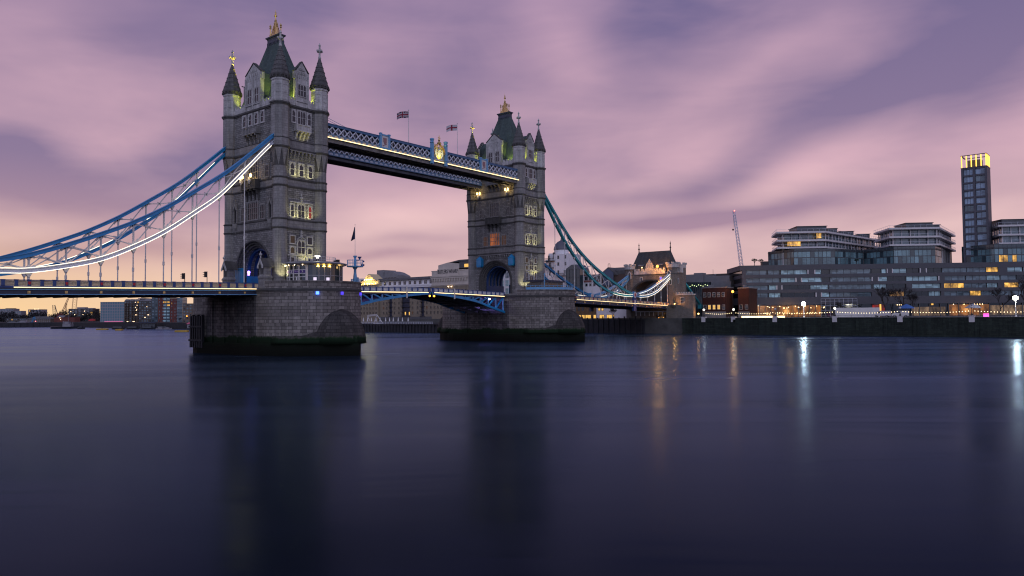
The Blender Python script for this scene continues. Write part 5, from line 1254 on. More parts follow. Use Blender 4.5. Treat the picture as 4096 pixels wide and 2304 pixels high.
for z0, z1, row in ROWS:
    prev = 0.0
    for tok in row.split():
        u0, u1 = map(float, tok[1:].split('-'))
        if u0 - prev > 1.2 or prev == 0.0: MB().box(prev + .1 if prev else 0, .05, z0 + .003, u0 - .12, 1.2, z1 - .003).build('wall_pier', m_band, r, OZ)
        prev = u1
        n = max(1, round((u1 - u0) / 2.5))
        window(r, 'y', .62, -1, u0, u1, z0 + .02, z1 - .02, n, 1, fr=.06, mu=.13, proud=.18, mf=m_dkmet, mp=K[tok[0]], off=OZ)
b = MB()
for (z0, z1, row) in ROWS:
    for u in ((26.0, 28.7) if z0 > 23 else (21.2, 23.4) if z0 > 20 else (13.6, 15.6) if z0 > 17 else (29.0, 31.1)): MB().box(u - .22, -.04, z0 + .05, u + .22, .6, z1 - .05).build('pale_reveal', m_slab, r, OZ)
for u, z0, z1 in ((56.9, 23.3, 25.1), (58.9, 23.3, 25.1), (69.6, 23.3, 25.1), (71.9, 23.3, 25.1), (51.0, 20.1, 21.9), (53.4, 20.1, 21.9), (76.6, 20.1, 21.9)): MB().box(u - .2, -.04, z0 + .05, u + .2, .6, z1 - .05).build('pale_reveal', m_slab, r, OZ)
# ground floor: restaurant, scaffold, shops
def strip(name, u0, u1, z0, z1, m_, d=.5):
    b = MB(); b.box(u0, d, z0, u1, d + .15, z1); return b.build(name, m_, r, OZ)
strip('restaurant_glazing', 4.5, 31, 6.1, 10.6, m_shop); strip('awning_wall', 51, 56, 7.0, 10.6, m_redl); strip('shopfront', 66, 79, 6.1, 9.6, m_wall_glow); strip('shopfront', 80.5, 95.5, 6.1, 10.4, m_shop); strip('shopfront', 96, 120, 6.1, 10, m_wall_glow)  # beige strips are walls; the lamplight on them is put in as glow
b = MB()
for k in range(13): u = 4.5 + k * 2.2; b.box(u - .12, .3, 6.1, u + .12, .55, 10.9)
for u in (66, 69, 73, 77, 80.2, 84, 88, 92, 95.7, 101, 108): b.box(u - .15, .3, 6.1, u + .15, .55, 10.9)
b.build('column', m_dkmet, r, OZ)
b = MB(); q = random.Random(3)
for k in range(34): u = 8 + q.random() * 24; z = q.choice((10.3, 9.9, 9.6, 7.6, 7.2)); b.sph((u, .1 - q.random() * 1.2, z), .13, 6)
for u in (60.5, 61.3, 62.1, 82, 86, 90, 91, 92, 93): b.sph((u, .2, 10.5), .14, 6)
b.build('restaurant_bulb', emit('restaurant_bulb', (1, .66, .30), 10), r, OZ)
b = MB(); b.box(53.6, -.3, 6, 54.1, .2, 10.8); b.box(73.5, -.3, 10.3, 74.1, .2, 10.9); b.build('amber_column', m_lit, r, OZ)
# scaffold
b = MB()
for k in range(9): u = 30.5 + k * 1.75; b.tube((u, -1.2, 6), (u, -1.2, 13.2), .05, 4)
for z in (8.6, 10.4, 12.2, 13.2): b.tube((30.5, -1.2, z), (44.5, -1.2, z), .05, 4)
s_ = thing('scaffold', 'thin grey tube scaffold against the podium of the long apartment block', 'scaffold', (198.5, -30.5, 6.0), AR); b.build('tubes', m_lattice, s_, OZ)
b = MB()
for z in (8.5, 10.3): b.box(30.5, -1.2, z - .1, 44.5, -.3, z)
b.build('boards', m_conc, s_, OZ)
lamp('POINT', (18, -1.5, 8.2 - 6), 900, (1, .5, .15), r, radius=1); lamp('POINT', (88, -1.5, 8.2 - 6), 500, (1, .5, .15), r, radius=1)

def pent(label_g, label_p, gp, pp, gz, levels, boxes, lit=()):
    """glazed two storey pavilion and the stepped penthouse with balcony slabs over it"""
    r = apt('glass_pavilion_block', label_g, group='glazed setback storeys')
    b = MB(); b.prism(gp, 27.15, gz); b.build('glazing', m_cur, r, OZ)
    f = MB(); t = MB(); tl = MB()
    for (x0, y0), (x1, y1) in zip(gp, gp[1:]):
        L = hypot(x1 - x0, y1 - y0); n = max(1, round(L / 1.7)); nx, ny = (y1 - y0) / L, -(x1 - x0) / L
        if L < 3 or ny > .7: continue
        for i in range(n + 1): x, y = x0 + (x1 - x0) * i / n, y0 + (y1 - y0) * i / n; f.bar((x, y, 27.2), (x, y, gz), .12, .12)
        for z in (27.3, 30.3, 32.9, gz): f.bar((x0, y0, z), (x1, y1, z), .14, .2)
        for i in range(n):
            for z0, z1 in ((30.5, 32.7), (27.5, 30.1)):
                hsh = (i * 7 + int(z0) * 3 + int(x0)) % 5
                A, B = (i + .06) / n, (i + .94) / n; P = lambda k, z: (x0 + (x1 - x0) * k + nx * .03, y0 + (y1 - y0) * k + ny * .03, z)
                tgt = tl if ((i, int(z0)) in lit and ny < -.9) else (t if hsh < 4 else None)
                if tgt is not None: MB().quad(P(A, z0), P(B, z0), P(B, z1), P(A, z1)).build('lit_pane' if tgt is tl else 'blind_pane', m_lit if tgt is tl else m_gs, r, OZ)
        for z in (33.0, 33.4): f.bar((x0 + nx * .3, y0 + ny * .3, z), (x1 + nx * .3, y1 + ny * .3, z), .08, .12)
    f.build('glazing_bars', m_dkmet, r, OZ)
    r = apt('penthouse_block', label_p, group='penthouse blocks')
    cx = sum(p[0] for p in pp) / len(pp); cy = sum(p[1] for p in pp) / len(pp); sh = lambda e: [(cx + (x - cx) * (1 - e), cy + (y - cy) * (1 - e)) for x, y in pp]
    lv = sorted(levels); b = MB(); b.prism(sh(.16), 27.2, lv[-1]); b.build('core', m_gm, r, OZ)
    for z in lv: b = MB(); b.prism(sh(0), z - .7, z); b.build('balcony_slab', m_slab, r, OZ)
    inn = sh(.13)
    f = MB(); l = MB()
    for (x0, y0), (x1, y1) in zip(inn, inn[1:] + inn[:1]):
        L = hypot(x1 - x0, y1 - y0); n = max(1, round(L / 3.2)); 
        for i in range(n + 1):
            x, y = x0 + (x1 - x0) * i / n, y0 + (y1 - y0) * i / n
            if i % 2 == 0: f.bar((x, y, 27.2), (x, y, lv[-1] - .6), .5, .35)
            else: f.bar((x, y, 27.2), (x, y, lv[-1] - .6), .14, .2)
    f.build('pillar', m_slab, r, OZ)
    rl = MB(); out = sh(.01)
    for z in lv:
        for (x0, y0), (x1, y1) in zip(out, out[1:] + out[:1]):
            rl.bar((x0, y0, z + 1.0), (x1, y1, z + 1.0), .07); L = hypot(x1 - x0, y1 - y0); n = max(1, round(L / 2.5))
            for i in range(n): x, y = x0 + (x1 - x0) * i / n, y0 + (y1 - y0) * i / n; rl.bar((x, y, z), (x, y, z + 1.0), .05)
    rl.build('balcony_railing', m_lattice, r, OZ)
    for (x0, y0, x1, y1, z1) in boxes: b = MB(); b.box(x0, y0, lv[-1], x1, y1, z1); b.box(x0 - .3, y0 - .3, z1, x1 + .3, y1 + .3, z1 + .2); b.build('roof_storey', m_dkmet, r, OZ)
    return r, inn
r, inn = pent('dark glazed setback storeys nearest the crane, on the left of the apartment roof', 'largest penthouse block with pale balcony slabs and one amber lit room, left of the others',
     [(53.4, 15.2), (14.6, 16.5), (21.7, 4), (38.1, 4), (53.4, 15.2)], [(15.5, 6), (35.3, 6), (77, 52), (60, 60), (18, 24)], 33.8, (35.0, 38.0, 41.4), ((25, 10, 37, 22, 43.8), (40, 18, 44, 24, 43.6), (48, 27, 54, 33, 43.2), (60, 38, 65, 43, 43.0)))
for u0, u1, z0, z1 in ((20.2, 25.4, 35.5, 37.2), (32.0, 33.8, 38.6, 40.6)): b = MB(); b.box(u0, 7.0, z0, u1, 7.4, z1); b.build('lit_window', m_lit, r, OZ)
pent('middle glazed setback storeys with teal panes, under the second penthouse', 'middle penthouse block with pale slabs, just left of the slim tower',
     [(84, 13), (54.5, 17.7), (61.2, 4), (77.4, 4), (84, 13)], [(60.5, 6), (80.3, 6), (104, 42), (90, 50), (62, 26)], 34.2, (35.4, 38.7, 42.2), ((68.4, 9, 79, 20, 44.3), (82, 18, 86, 24, 44.4)))
pent('right hand glazed setback storeys with amber lit rooms, in front of the slim tower', 'rightmost penthouse block, cut by the picture edge',
     [(124, 10), (93.1, 14.9), (100, 4), (124, 4), (124, 10)], [(103, 6), (130, 6), (140, 30), (108, 30)], 34.6, (35.4, 38.9, 42.6), ((106, 9, 128, 22, 45.0),), lit={(1, 27), (2, 27), (4, 27)})
for u0, u1 in ((94.2, 96.0), (96.9, 99.6)):
    pass
# slim residential tower with a glowing crown
r = thing('residential_tower', 'slim dark residential tower with an open crown of glowing yellow fins', 'apartment building', (198.5 + .548 * 92.9 + .8365 * 13, -30.5 - .8365 * 92.9 + .548 * 13, 6.0), AR - radians(36), 'riverside apartment buildings'); OT = OZ; OZ = (-92.7, -12.3, -6.0)
b = MB(); b.box(92.7, 12.6, 27.2, 101.6, 20, 67.2); b.build('core', m_gd, r, OZ)
b = MB()
for u in (92.6, 96.8, 101.0): b.box(u, 12.0, 27.2, u + .75, 12.7, 67.3)
for k in range(14): z = 66.6 - k * 3.02; b.box(93.3, 12.15, z - .05, 101.1, 12.65, z + .62)
b.box(101.6, 12.0, 27.2, 101.8, 20.2, 67.3); b.build('frame', pbr('slate_grey_frame', (.075, .075, .095), .6, var=.15), r, OZ)
for k in range(12):
    z0 = 64.15 - k * 3.02
    for u0, u1, n in ((93.5, 96.7, 3), (97.7, 100.9, 2)): window(r, 'y', 12.6, -1, u0, u1, z0 + .1, z0 + 2.3, n, 1, fr=.05, mu=.12, proud=.1, mf=m_dkmet, mp=m_tw if (k * 5 + n) % 7 else m_gm, off=OZ)
m_fin = emit('glowing_yellow_fin', (1, .55, .08), 2.3)
for k in range(6): u = 92.7 + k * 1.73; b = MB(); b.box(u, 12.1, 67.3, u + .34, 12.5, 72.2); b.build('crown_fin', m_fin, r, OZ)
for k in range(5): v = 13.2 + k * 1.5; b = MB(); b.box(101.5, v, 67.3, 101.8, v + .34, 72.2); b.build('crown_fin', m_fin, r, OZ)
b = MB(); b.box(92.6, 12, 72.2, 101.8, 12.4, 72.5); b.box(101.4, 12.4, 72.2, 101.8, 20.2, 72.5); b.box(92.6, 12.4, 72.2, 93.0, 20.2, 72.5); b.box(93.0, 19.8, 72.2, 101.4, 20.2, 72.5); b.box(92.5, 11.95, 67.2, 101.9, 20.3, 67.36); b.build('crown_ring', m_dkmet, r, OZ)
b = MB(); b.box(94.6, 14.5, 67.36, 99.5, 18.5, 70.6); b.build('plant_room', m_dkmet, r, OZ); OZ = OT

# ---------------------------------------------------------------- trees
m_bark = pbr('bare_winter_bark', (.035, .030, .032), .9, var=.3)
m_leaf = pbr('dark_evergreen_leaf', (.025, .045, .025), .8, var=.5, vscale=3)
def bare_tree(label, x, y, z, h, seed, group='bare park trees'):
    r = thing('bare_tree', label, 'tree', (x, y, z), 0, group); q = random.Random(seed); tr = MB(); cr = MB()
    def grow(p, d, L, rad, lev):
        e = p + d * L; (tr if lev < 2 else cr).tube(p, e, max(rad, .035), 5 if lev < 2 else 3, max(rad * .7, .03))
        if lev >= 6: return
        for k in range(3 if lev < 5 else 2):
            nd = (d + Vector((q.uniform(-1, 1), q.uniform(-1, 1), q.uniform(-.25, .75))) * (.62 + .05 * lev)).normalized(); grow(p + d * L * q.uniform(.65, 1), nd, L * q.uniform(.62, .82), rad * .6, lev + 1)
    grow(Vector((0, 0, 0)), Vector((0, 0, 1)), h * .27, h * .018, 0)
    tr.build('trunk', m_bark, r); cr.build('crown', m_bark, r)
def apt_w(u, v): return 198.5 + .548 * u + .8365 * v, -30.5 - .8365 * u + .548 * v
for (u, v, h, s), lb in zip(((51, -12, 15, 1), (57, -14, 17, 2), (62.5, -9, 12, 3), (100, -16, 20, 4), (93, -12, 13, 5), (34.5, -9, 7.5, 8)),
        ('spreading bare tree left of the white van', 'tall bare tree above the white van', 'slender bare tree right of the white van', 'largest bare tree, beside the right hand floodlight', 'small bare tree before the lit shopfront on the right', 'small bare tree behind the white hoarding')):
    x, y = apt_w(u, v); bare_tree(lb, x, y, 6, h, s)
def round_tree(label, u, v, z, h, rad, seed):
    x, y = apt_w(u, v); r = thing('clipped_tree', label, 'tree', (x, y, z), 0, 'clipped roof terrace trees'); q = random.Random(seed)
    b = MB(); b.tube((0, 0, 0), (0, 0, h - rad * .4), .12, 5)
    for k in range(5): a = k * 1.26; b.tube((0, 0, h - rad * 1.2), (rad * .6 * cos(a), rad * .6 * sin(a), h - rad * .3), .06, 4)
    b.build('trunk', m_bark, r); b = MB()
    for k in range(170):
        a, t = q.random() * 2 * pi, q.random() ** .5; c = Vector((rad * t * cos(a), rad * t * sin(a), h - rad * .35 + rad * .75 * sqrt(max(0, 1 - t * t)) * q.random())); e = .24
        b.add([c + Vector((q.uniform(-e, e), q.uniform(-e, e), q.uniform(-e, e))) for _ in range(3)], [(0, 1, 2)])
    b.build('crown', m_leaf, r)
round_tree('umbrella shaped tree at the left end of the apartment roof terrace', 5.6, 3, 27.1, 2.6, 1.2, 1); round_tree('umbrella shaped tree next to the glazed storeys on the roof terrace', 8.3, 3.5, 27.1, 2.4, 1.1, 2); round_tree('dark clipped shrub on the roof terrace between the first two penthouses', 46.2, 3, 27.1, 2.0, .9, 3)
b = MB(); b.box(9, 4, 27.1, 11.6, 7, 29.0); q = thing('roof_pergola', 'small dark pergola on the roof terrace beside the umbrella shaped trees', 'pergola', (198.5, -30.5, 6), AR); b.build('frame', m_iron, q, OZ)

# ---------------------------------------------------------------- riverside lamps, festoon, park things
PY = [-28.8, -40.2, -55.2, -75, -94.6, -114, -133.5]
LB = ['lit riverside lamp post nearest the gatehouse', 'lit riverside lamp post, second from the gatehouse', 'unlit riverside lamp post behind the glowing step lights', 'lit riverside lamp post right of the white hoarding', 'unlit riverside lamp post in front of the white van', 'unlit riverside lamp post by the pink light', 'riverside lamp post at the edge of the picture, past the last tree']
for k, (y, lb) in enumerate(zip(PY, LB)):
    r = thing('riverside_lamp', lb, 'lamp post', (163.9, y, 4.5), 0, 'lamp posts on the river wall'); lit = k in (0, 1, 3)
    b = MB(); b.box(-.75, -.75, 0, .75, .75, 1.75); b.box(-.85, -.85, 1.75, .85, .85, 1.95); b.build('pedestal', m_slab, r)
    b = MB(); b.lathe(0, 0, [(.3, 1.95), (.34, 2.3), (.2, 2.5), (.12, 2.9), (.09, 4.0), (.2, 4.1), (.1, 4.2)], 8); b.box(-.5, -.04, 3.7, .5, .04, 3.78); b.build('post', m_iron, r)
    b = MB(); b.sph((0, 0, 4.55), .36, 10); b.build('lamp_globe', m_glow_w if lit else pbr('unlit_frosted_globe', (.55, .55, .58), .3), r)
    b = MB(); b.lathe(0, 0, [(.2, 4.9), (.1, 5.0), (.03, 5.2)], 6); b.build('finial', m_iron, r)
    if lit: lamp('POINT', (0, 0, 5.3), 90, (1, .8, .5), r, radius=.3)
m_bulb = emit('festoon_bulb', (1, .78, .45), 4)
bulb_src = None
for k, (y0, y1) in enumerate(zip(PY, PY[1:])):
    n = max(14, round((y0 - y1) / .82)); r = thing('festoon_lights', ['string of bulbs between the two lit lamp posts by the gatehouse', 'string of bulbs before the lit restaurant, left end', 'string of bulbs over the white hoarding', 'string of bulbs crossing in front of the white van', 'string of bulbs before the lit shopfronts, left of the pink light', 'string of bulbs at the right edge of the picture'][k], 'festoon lights', (163.9, y0, 8.1), 0, 'festoon strings along the river wall')
    pts = [(0, (y1 - y0) * i / n, -1.1 * (1 - (2 * i / n - 1) ** 2) * .45) for i in range(n + 1)]
    b = MB()
    for p, q_ in zip(pts, pts[1:]): b.bar(p, q_, .03)
    b.build('cable', m_iron, r)
    for p in pts[1:-1]:
        if bulb_src is None:
            b = MB(); b.sph((0, 0, -.2), .105, 6, 1.3); bulb_src = b.build('bulb', m_bulb, r); bulb_src.location = p
        else: inst(bulb_src, r, p)
def floodmast(x, y, z, label):
    r = thing('floodlight_mast', label, 'floodlight', (x, y, 6), 0, 'white floodlights in the park'); h = z - 6
    b = MB(); b.tube((0, 0, 0), (0, 0, h - .3), .1, 6, .07); b.lathe(0, 0, [(.3, 0), (.3, .3), (.12, .4)], 8); b.build('pole', m_lattice, r)
    b = MB(); b.box(.15, -.6, h - .45, .5, .6, h + .45); b.build('housing', m_iron, r)
    b = MB(); b.sph((-.05, 0, h), .72, 12); b.build('lamp_lens', emit('brilliant_white_floodlight', (1, .95, .78), 45), r)
    lamp('POINT', (-1.1, 0, h), 1600, (1, .93, .75), r, radius=.5)
floodmast(178, -60.7, 10.9, 'brilliant white floodlight before the restaurant, its reflection a bright column on the water'); floodmast(178, -124, 11.7, 'brilliant white floodlight at the right edge, beside the largest bare tree')
for k in range(11):                          # glowing step lights
    if k == 8: continue
    y = -42.6 - k * 1.42; b = MB(); b.box(166.9, y - .6, 6.0, 167.3, y + .6, 6.65); o = b.build('step_light', emit('warm_step_light', (1, .72, .32), 4) if k == 0 else o.data.materials[0])
    tag(o, 'warm glowing strip light on the embankment steps, one of a row of ten' , 'step light', 'glowing step lights')
r = thing('site_hoarding', 'white hoarding wall in the park, under the string of bulbs', 'hoarding', (181, -70.5, 6), -1.2); b = MB(); b.box(0, 0, 0, 14.5, .2, 3.3); b.build('panel', m_white, r); b = MB()
for k in range(8): b.box(k * 2.0 + .2, .2, 0, k * 2.0 + .35, .6, 3.4)
b.build('post', m_conc, r)
def van(x, y, rz, label, mat_):
    r = thing('parked_van', label, 'van', (x, y, 6), rz); b = MB()
    b.ext([(u, -.95, z) for u, z in ((-2.5, .4), (-2.5, 1.9), (-2.35, 2.1), (1.0, 2.1), (1.75, 1.35), (2.5, 1.1), (2.6, .9), (2.6, .4))], (0, 1.9, 0)); b.build('body', mat_, r)
    b = MB(); b.ext([(u, -.97, z) for u, z in ((.1, 1.3), (.1, 1.85), (.95, 1.9), (1.5, 1.35))], (0, 1.94, 0)); b.build('window', m_glass, r)
    for u in (-1.6, 1.7):
        for s in (-1, 1): b = MB(); b.tube((u, s * .98, .36), (u, s * .72, .36), .36, 12); wv_ = b.build('wheel', m_iron, r); b = MB(); b.tube((u, s * 1.0, .36), (u, s * .96, .36), .2, 10); b.build('rim', m_cabin, wv_)
    for s in (-1, 1): b = MB(); b.box(2.56, s * .7 - .18, .75, 2.64, s * .7 + .18, .95); b.build('headlight', m_white, r)
van(176, -92.4, pi / 2 + .15, 'white van parked in the park between bare trees, facing left', m_white)
van(178, -86.5, pi / 2, 'low pale vehicle parked left of the white van', m_slab)
def parasol(x, y, c, label, s=1.0):
    r = thing('market_umbrella', label, 'umbrella', (x, y, 6), 0); b = MB(); b.tube((0, 0, 0), (0, 0, 2.8 * s), .05, 6); b.build('pole', m_iron, r); b = MB(); b.lathe(0, 0, [(2.2 * s, 2.3 * s), (1.2 * s, 3.0 * s), (.05, 3.5 * s)], 8); b.build('canopy', pbr('umbrella_cloth', c, .8), r)
parasol(186, -92.5, (.05, .14, .40), 'big blue parasol behind the white van', 1.25); parasol(186, -112, (.35, .36, .40), 'grey white parasol before the shopfront', 1.2)
b = MB(); b.box(171, -117.6, 6.0, 171.6, -116.2, 7.0); tag(b.build('pink_sign', emit('pink_glowing_sign', (1, .10, .55), 2.2)), 'pink glowing sign box on the quay before the right hand shopfront', 'sign')
r = thing('quay_railing', 'low pale railing and kerb along the top of the river wall', 'railing', (164.6, -24, 5.95)); b = MB(); b.box(.0, -130, 0, .3, 0, .12); b.box(.1, -130, .7, .16, 0, .78)
for k in range(66): b.box(.1, -k * 2.0, .12, .16, -k * 2.0 + .06, .72)
b.build('rails', m_conc, r)
# luffing crane behind the apartments
def lattice_boom(b, p, q, w0, w1, n, t=.09):
    p, q = Vector(p), Vector(q); d = (q - p).normalized(); a = d.cross(Vector((.78, .62, 0))).normalized(); c = a.cross(d); pr = None
    for i in range(n + 1):
        k = i / n; o_ = p + (q - p) * k; w_ = w0 + (w1 - w0) * k; cs = [o_ + a * w_ * sx + c * w_ * sy for sx, sy in ((-.5, -.5), (.5, -.5), (.5, .5), (-.5, .5))]
        if pr:
            for j in range(4): b.bar(pr[j], cs[j], t); b.bar(pr[j], cs[(j + 1) % 4], t * .7)
        pr = cs
r = thing('luffing_crane', 'tall thin lattice crane with a raised jib behind the left end of the apartment block', 'crane', (230, -18.6, 6))
b = MB(); lattice_boom(b, (0, 0, 0), (0, 0, 17), 1.9, 1.9, 9, .16); b.build('mast', m_dkmet, r)
b = MB(); b.box(-1.6, -1.4, 17, 1.6, 1.4, 18.6); b.box(-1.2, .8, 16.8, 1.2, 5.0, 18.2); b.build('cab', m_conc, r)
b = MB(); lattice_boom(b, (0, 0, 18.6), (0, 1.4, 31), 1.3, 1.2, 8, .14); lattice_boom(b, (0, 1.4, 31), (0, 3.6, 48.4), 1.2, .8, 12, .14); b.build('jib', m_lattice, r)
b = MB(); b.tube((0, 3.6, 48), (0, 4.1, 40.2), .04, 4); b.sph((0, 4.1, 39.8), .45, 8); b.build('hook', m_iron, r)
b = MB(); b.sph((0, 3.2, 48.4), .22, 6); b.build('warning_light', emit('red_warning_light', (1, .1, .06), 14), r)

# ---------------------------------------------------------------- warehouses seen under and over the middle span
m_yb = masonry('yellow_stock_brick', (.235, .195, .145), (.30, .245, .185), (.19, .16, .13), .5, .2, .02, stain=.3, bump=.2)
m_stucco = pbr('cream_stucco', (.54, .48, .42), .7, var=.1, vscale=.3)
m_wstucco = pbr('white_stucco', (.74, .72, .74), .7, var=.06, vscale=.3)
X0, Y0 = 176.0, 182.0                         # local u = Y0 - y
def wl(y): return Y0 - y
r = facing('riverside_warehouse', 'long yellow brick warehouse with arched windows and dark balcony bays, seen through the middle span', 'warehouse', X0, Y0, 3)
OW = (0, 0, -3)
b = MB()
prev = 0.0; bays = [(wl(177.3), wl(175.1)), (wl(167.3), wl(165.5)), (wl(156.9), wl(154.7)), (wl(147), wl(141)), (wl(132.6), wl(130.3)), (wl(119.1), wl(117))]
for a, e in bays + [(wl(99), wl(98))]: b.box(prev, 0, 7.2, a, 12, 22.6); prev = e
b.build('wall', m_yb, r, OW); b = MB(); b.box(.05, .6, 7.2, wl(99) - .05, 12.5, 22.5); b.build('bay_wall', m_navy_d, r, OW)
b = MB(); b.box(-.2, -.15, 3.2, wl(99), 12, 7.15); b.build('ground_floor', m_dkmet, r, OW)
b = MB(); b.box(-.3, -.35, 22.6, wl(124), 12, 23.4); b.box(-.4, -.5, 23.4, wl(124), 12, 24.1); b.build('cornice', m_wstucco, r, OW)
b = MB(); b.box(0, 1.2, 24.1, wl(124), 11, 27.0); b.build('attic_wall', m_wstucco, r, OW)
b = MB(); b.loft([[(0, y, z) for y, z in ((.2, 26.7), (.2, 27.0), (2.0, 28.2), (11.5, 28.6), (11.5, 26.7))], [(wl(124), y, z) for y, z in ((.2, 26.7), (.2, 27.0), (2.0, 28.2), (11.5, 28.6), (11.5, 26.7))]]); b.build('roof', m_slate, r, OW)
for k in range(11): u = 15.6 + k * 3.9; window(r, 'y', 1.2, -1, u, u + 1.9, 24.3, 26.2, 2, 1, fr=.12, mu=.1, proud=.1, mf=m_wstucco, off=OW)
def archwin(root, u, z, m_, off, wd=1.2, ht=1.5, pl=0.0, mf=m_yb):
    b = MB(); n = 6; P = [(u - wd / 2, z), (u - wd / 2, z + ht * .7)] + [(u - wd / 2 * cos(pi * i / n), z + ht * .7 + ht * .3 * sin(pi * i / n)) for i in range(1, n)] + [(u + wd / 2, z + ht * .7), (u + wd / 2, z)]
    for (a, c), (e, g) in zip(P, P[1:]): b.bar((a, pl - .04, c), (e, pl - .04, g), .14)
    b.box(u - wd / 2 - .1, pl - .16, z - .14, u + wd / 2 + .1, pl - .01, z); w_ = b.build('window', mf, root, off)
    b = MB(); b.add([(a, pl - .03, c) for a, c in P], [list(range(len(P)))]); b.build('pane', m_, w_, off)
ys = [177.9, 173.2, 170.2, 161.4, 158.9, 152.6, 149.2, 138.9, 135, 128.3, 125.3, 120.6]
for i, y in enumerate(ys):
    for j, z in enumerate((8.6, 11.3, 13.8, 16.4, 19.0)): archwin(r, wl(y), z, {(3, 1): m_fire_d, (7, 0): m_fire_d, (9, 1): m_fire_d}.get((i, j), m_glass), OW)
for a, e in bays[:5]:
    for j in range(6):
        b = MB(); z = 7.3 + 2.55 * j; b.box(a - .5, -.7, z, e + .5, .5, z + .14)
        for k in range(int((e - a + 1) / .3)): b.box(a - .5 + k * .3, -.7, z + .14, a - .46 + k * .3, -.66, z + 1.1)
        b.box(a - .5, -.72, z + 1.1, e + .5, -.64, z + 1.18); b.build('balcony', m_navy_d, r, OW)
for u, z in ((wl(144.9), 8.0), (wl(141.8), 8.0), (wl(131), 16.0)): b = MB(); b.box(u - .4, .5, z, u + .4, .58, z + 1.7); b.build('lit_window', m_litroom, r, OW)
for u in (wl(174.6), wl(168.2)):
    window(r, 'y', -.15, -1, u - .8, u + .8, 4.2, 8.0, 2, 4, fr=.1, mu=.08, proud=.12, mf=m_wstucco, mp=m_litd, off=OW)
# restaurant terrace with white folded umbrellas
q = random.Random(5)
for k in range(12):
    y = 160 - k * 3.3 + q.uniform(-.5, .5); u_ = thing('folded_umbrella', 'folded white terrace umbrella in the row on the jetty under the brick warehouse', 'umbrella', (158, y, 4.0), 0, 'white terrace umbrellas on the jetty'); b = MB(); b.tube((0, 0, 0), (0, 0, 3.0), .05, 5); b.build('pole', m_iron, u_); b = MB(); b.lathe(0, 0, [(.3, .9), (.36, 1.2), (.1, 2.9)], 6); b.build('canopy', m_wstucco, u_)
r = thing('timber_jetty', 'dark timber jetty on piles below the brick warehouse, with pale railings', 'jetty', (138, 84, 0)); b = MB()
for k in range(34): b.box(.0, k * 2.05, -2, .5, k * 2.05 + .6 + .3 * (k % 3), 3.6)
b.box(.4, 0, -1, .8, 70, 3.2); b.build('piles', m_timber, r); b = MB(); b.box(-.2, -1, 3.6, 37, 72, 3.95); b.build('deck', m_timber, r)
b = MB()
for k in range(60): b.box(.2, 3 + k * 1.1, 3.95, .28, 3.12 + k * 1.1, 4.9)
b.box(.2, 3, 4.85, .3, 70, 4.95); b.box(.2, 3, 4.3, .26, 70, 4.5); b.build('railing', m_lattice, r)
r = thing('pier_gangway', 'white triangular gangway frame on the jetty, just right of the near pier', 'gangway', (142, 128, 3.95)); b = MB()
for a, e in (((0, 7, 3.6), (0, 0, 4.2)), ((0, 0, 4.2), (0, 2.5, 0)), ((0, 0, 4.2), (0, -4, .3)), ((0, -4, .3), (0, 2.5, 0)), ((0, 7, 3.6), (0, 5.2, 1.5)), ((0, 7, 4.1), (0, 0, 4.6))): b.bar(a, e, .28)
b.build('frame', m_white, r)
# signed building
r = facing('wharf_building', 'cream stone building with BUTLERS WHARF lettered across its parapet', 'warehouse', X0 - .6, 124.2, 3)
b = MB(); b.box(0, 0, 22.6, 26, 12, 27.0); b.build('wall', m_stucco, r, OW); b = MB(); b.box(0, .02, 3, 26, 12, 22.6); b.build('brick_wall', m_yb, r, OW)
b = MB(); b.box(-.3, -.4, 26.4, 26, 12.2, 27.2); b.box(-.5, -.7, 27.2, 26, 12.4, 27.7); b.box(-.3, -.3, 23.0, 26, 12, 23.4); b.build('cornice', m_stucco, r, OW)
b = MB()
for k in range(14): b.box(.8 + k * 1.75, -.75, 25.0, 1.3 + k * 1.75, -.001, 26.35)
b.build('bracket', m_stucco, r, OW)
b = MB(); b.box(0, .1, 27.7, 26, 10, 30.4); b.box(-.15, -.05, 30.2, 23, 10, 30.6); b.box(4.3, -.25, 27.75, 19, .09, 31.2); b.build('parapet', m_stucco, r, OW)
b = MB(); b.ext([(u, .3, z) for u, z in ((4.5, 31.2), (4.5, 33.3), (11.6, 34.5), (19, 33.6), (19, 31.2))], (0, 9, 0)); b.build('gable_wall', m_stucco, r, OW)
b = MB(); b.ext([(u, .1, z) for u, z in ((12, 34.4), (19.2, 35.4), (26.5, 35.4), (26.5, 34.8), (19.2, 34.6))], (0, 11, 0)); b.box(19, .4, 31.2, 26.4, 10, 34.7); b.build('roof_storey', m_dkmet, r, OW)
b = MB(); b.box(22.4, .3, 31.6, 26.2, .38, 33.2); b.build('lit_window', m_litroom, r, OW)
lettering('BUTLERS WHARF', r, (4.6, -.3, 29.0 - 3), (pi / 2, 0, 0), 13.9, 2.75, m_iron)
for k in range(10):
    for z in (19.4, 16.4, 13.8, 11.3, 8.6): archwin(r, 2 + k * 2.4, z, m_glass, OW, 1.15, 1.5, 0, m_yb)
b = MB(); 
for u in (12.2, 14.3): b.sph((u, -.5, 22.2), .2, 6)
b.build('lamp', m_lampw, r, OW)
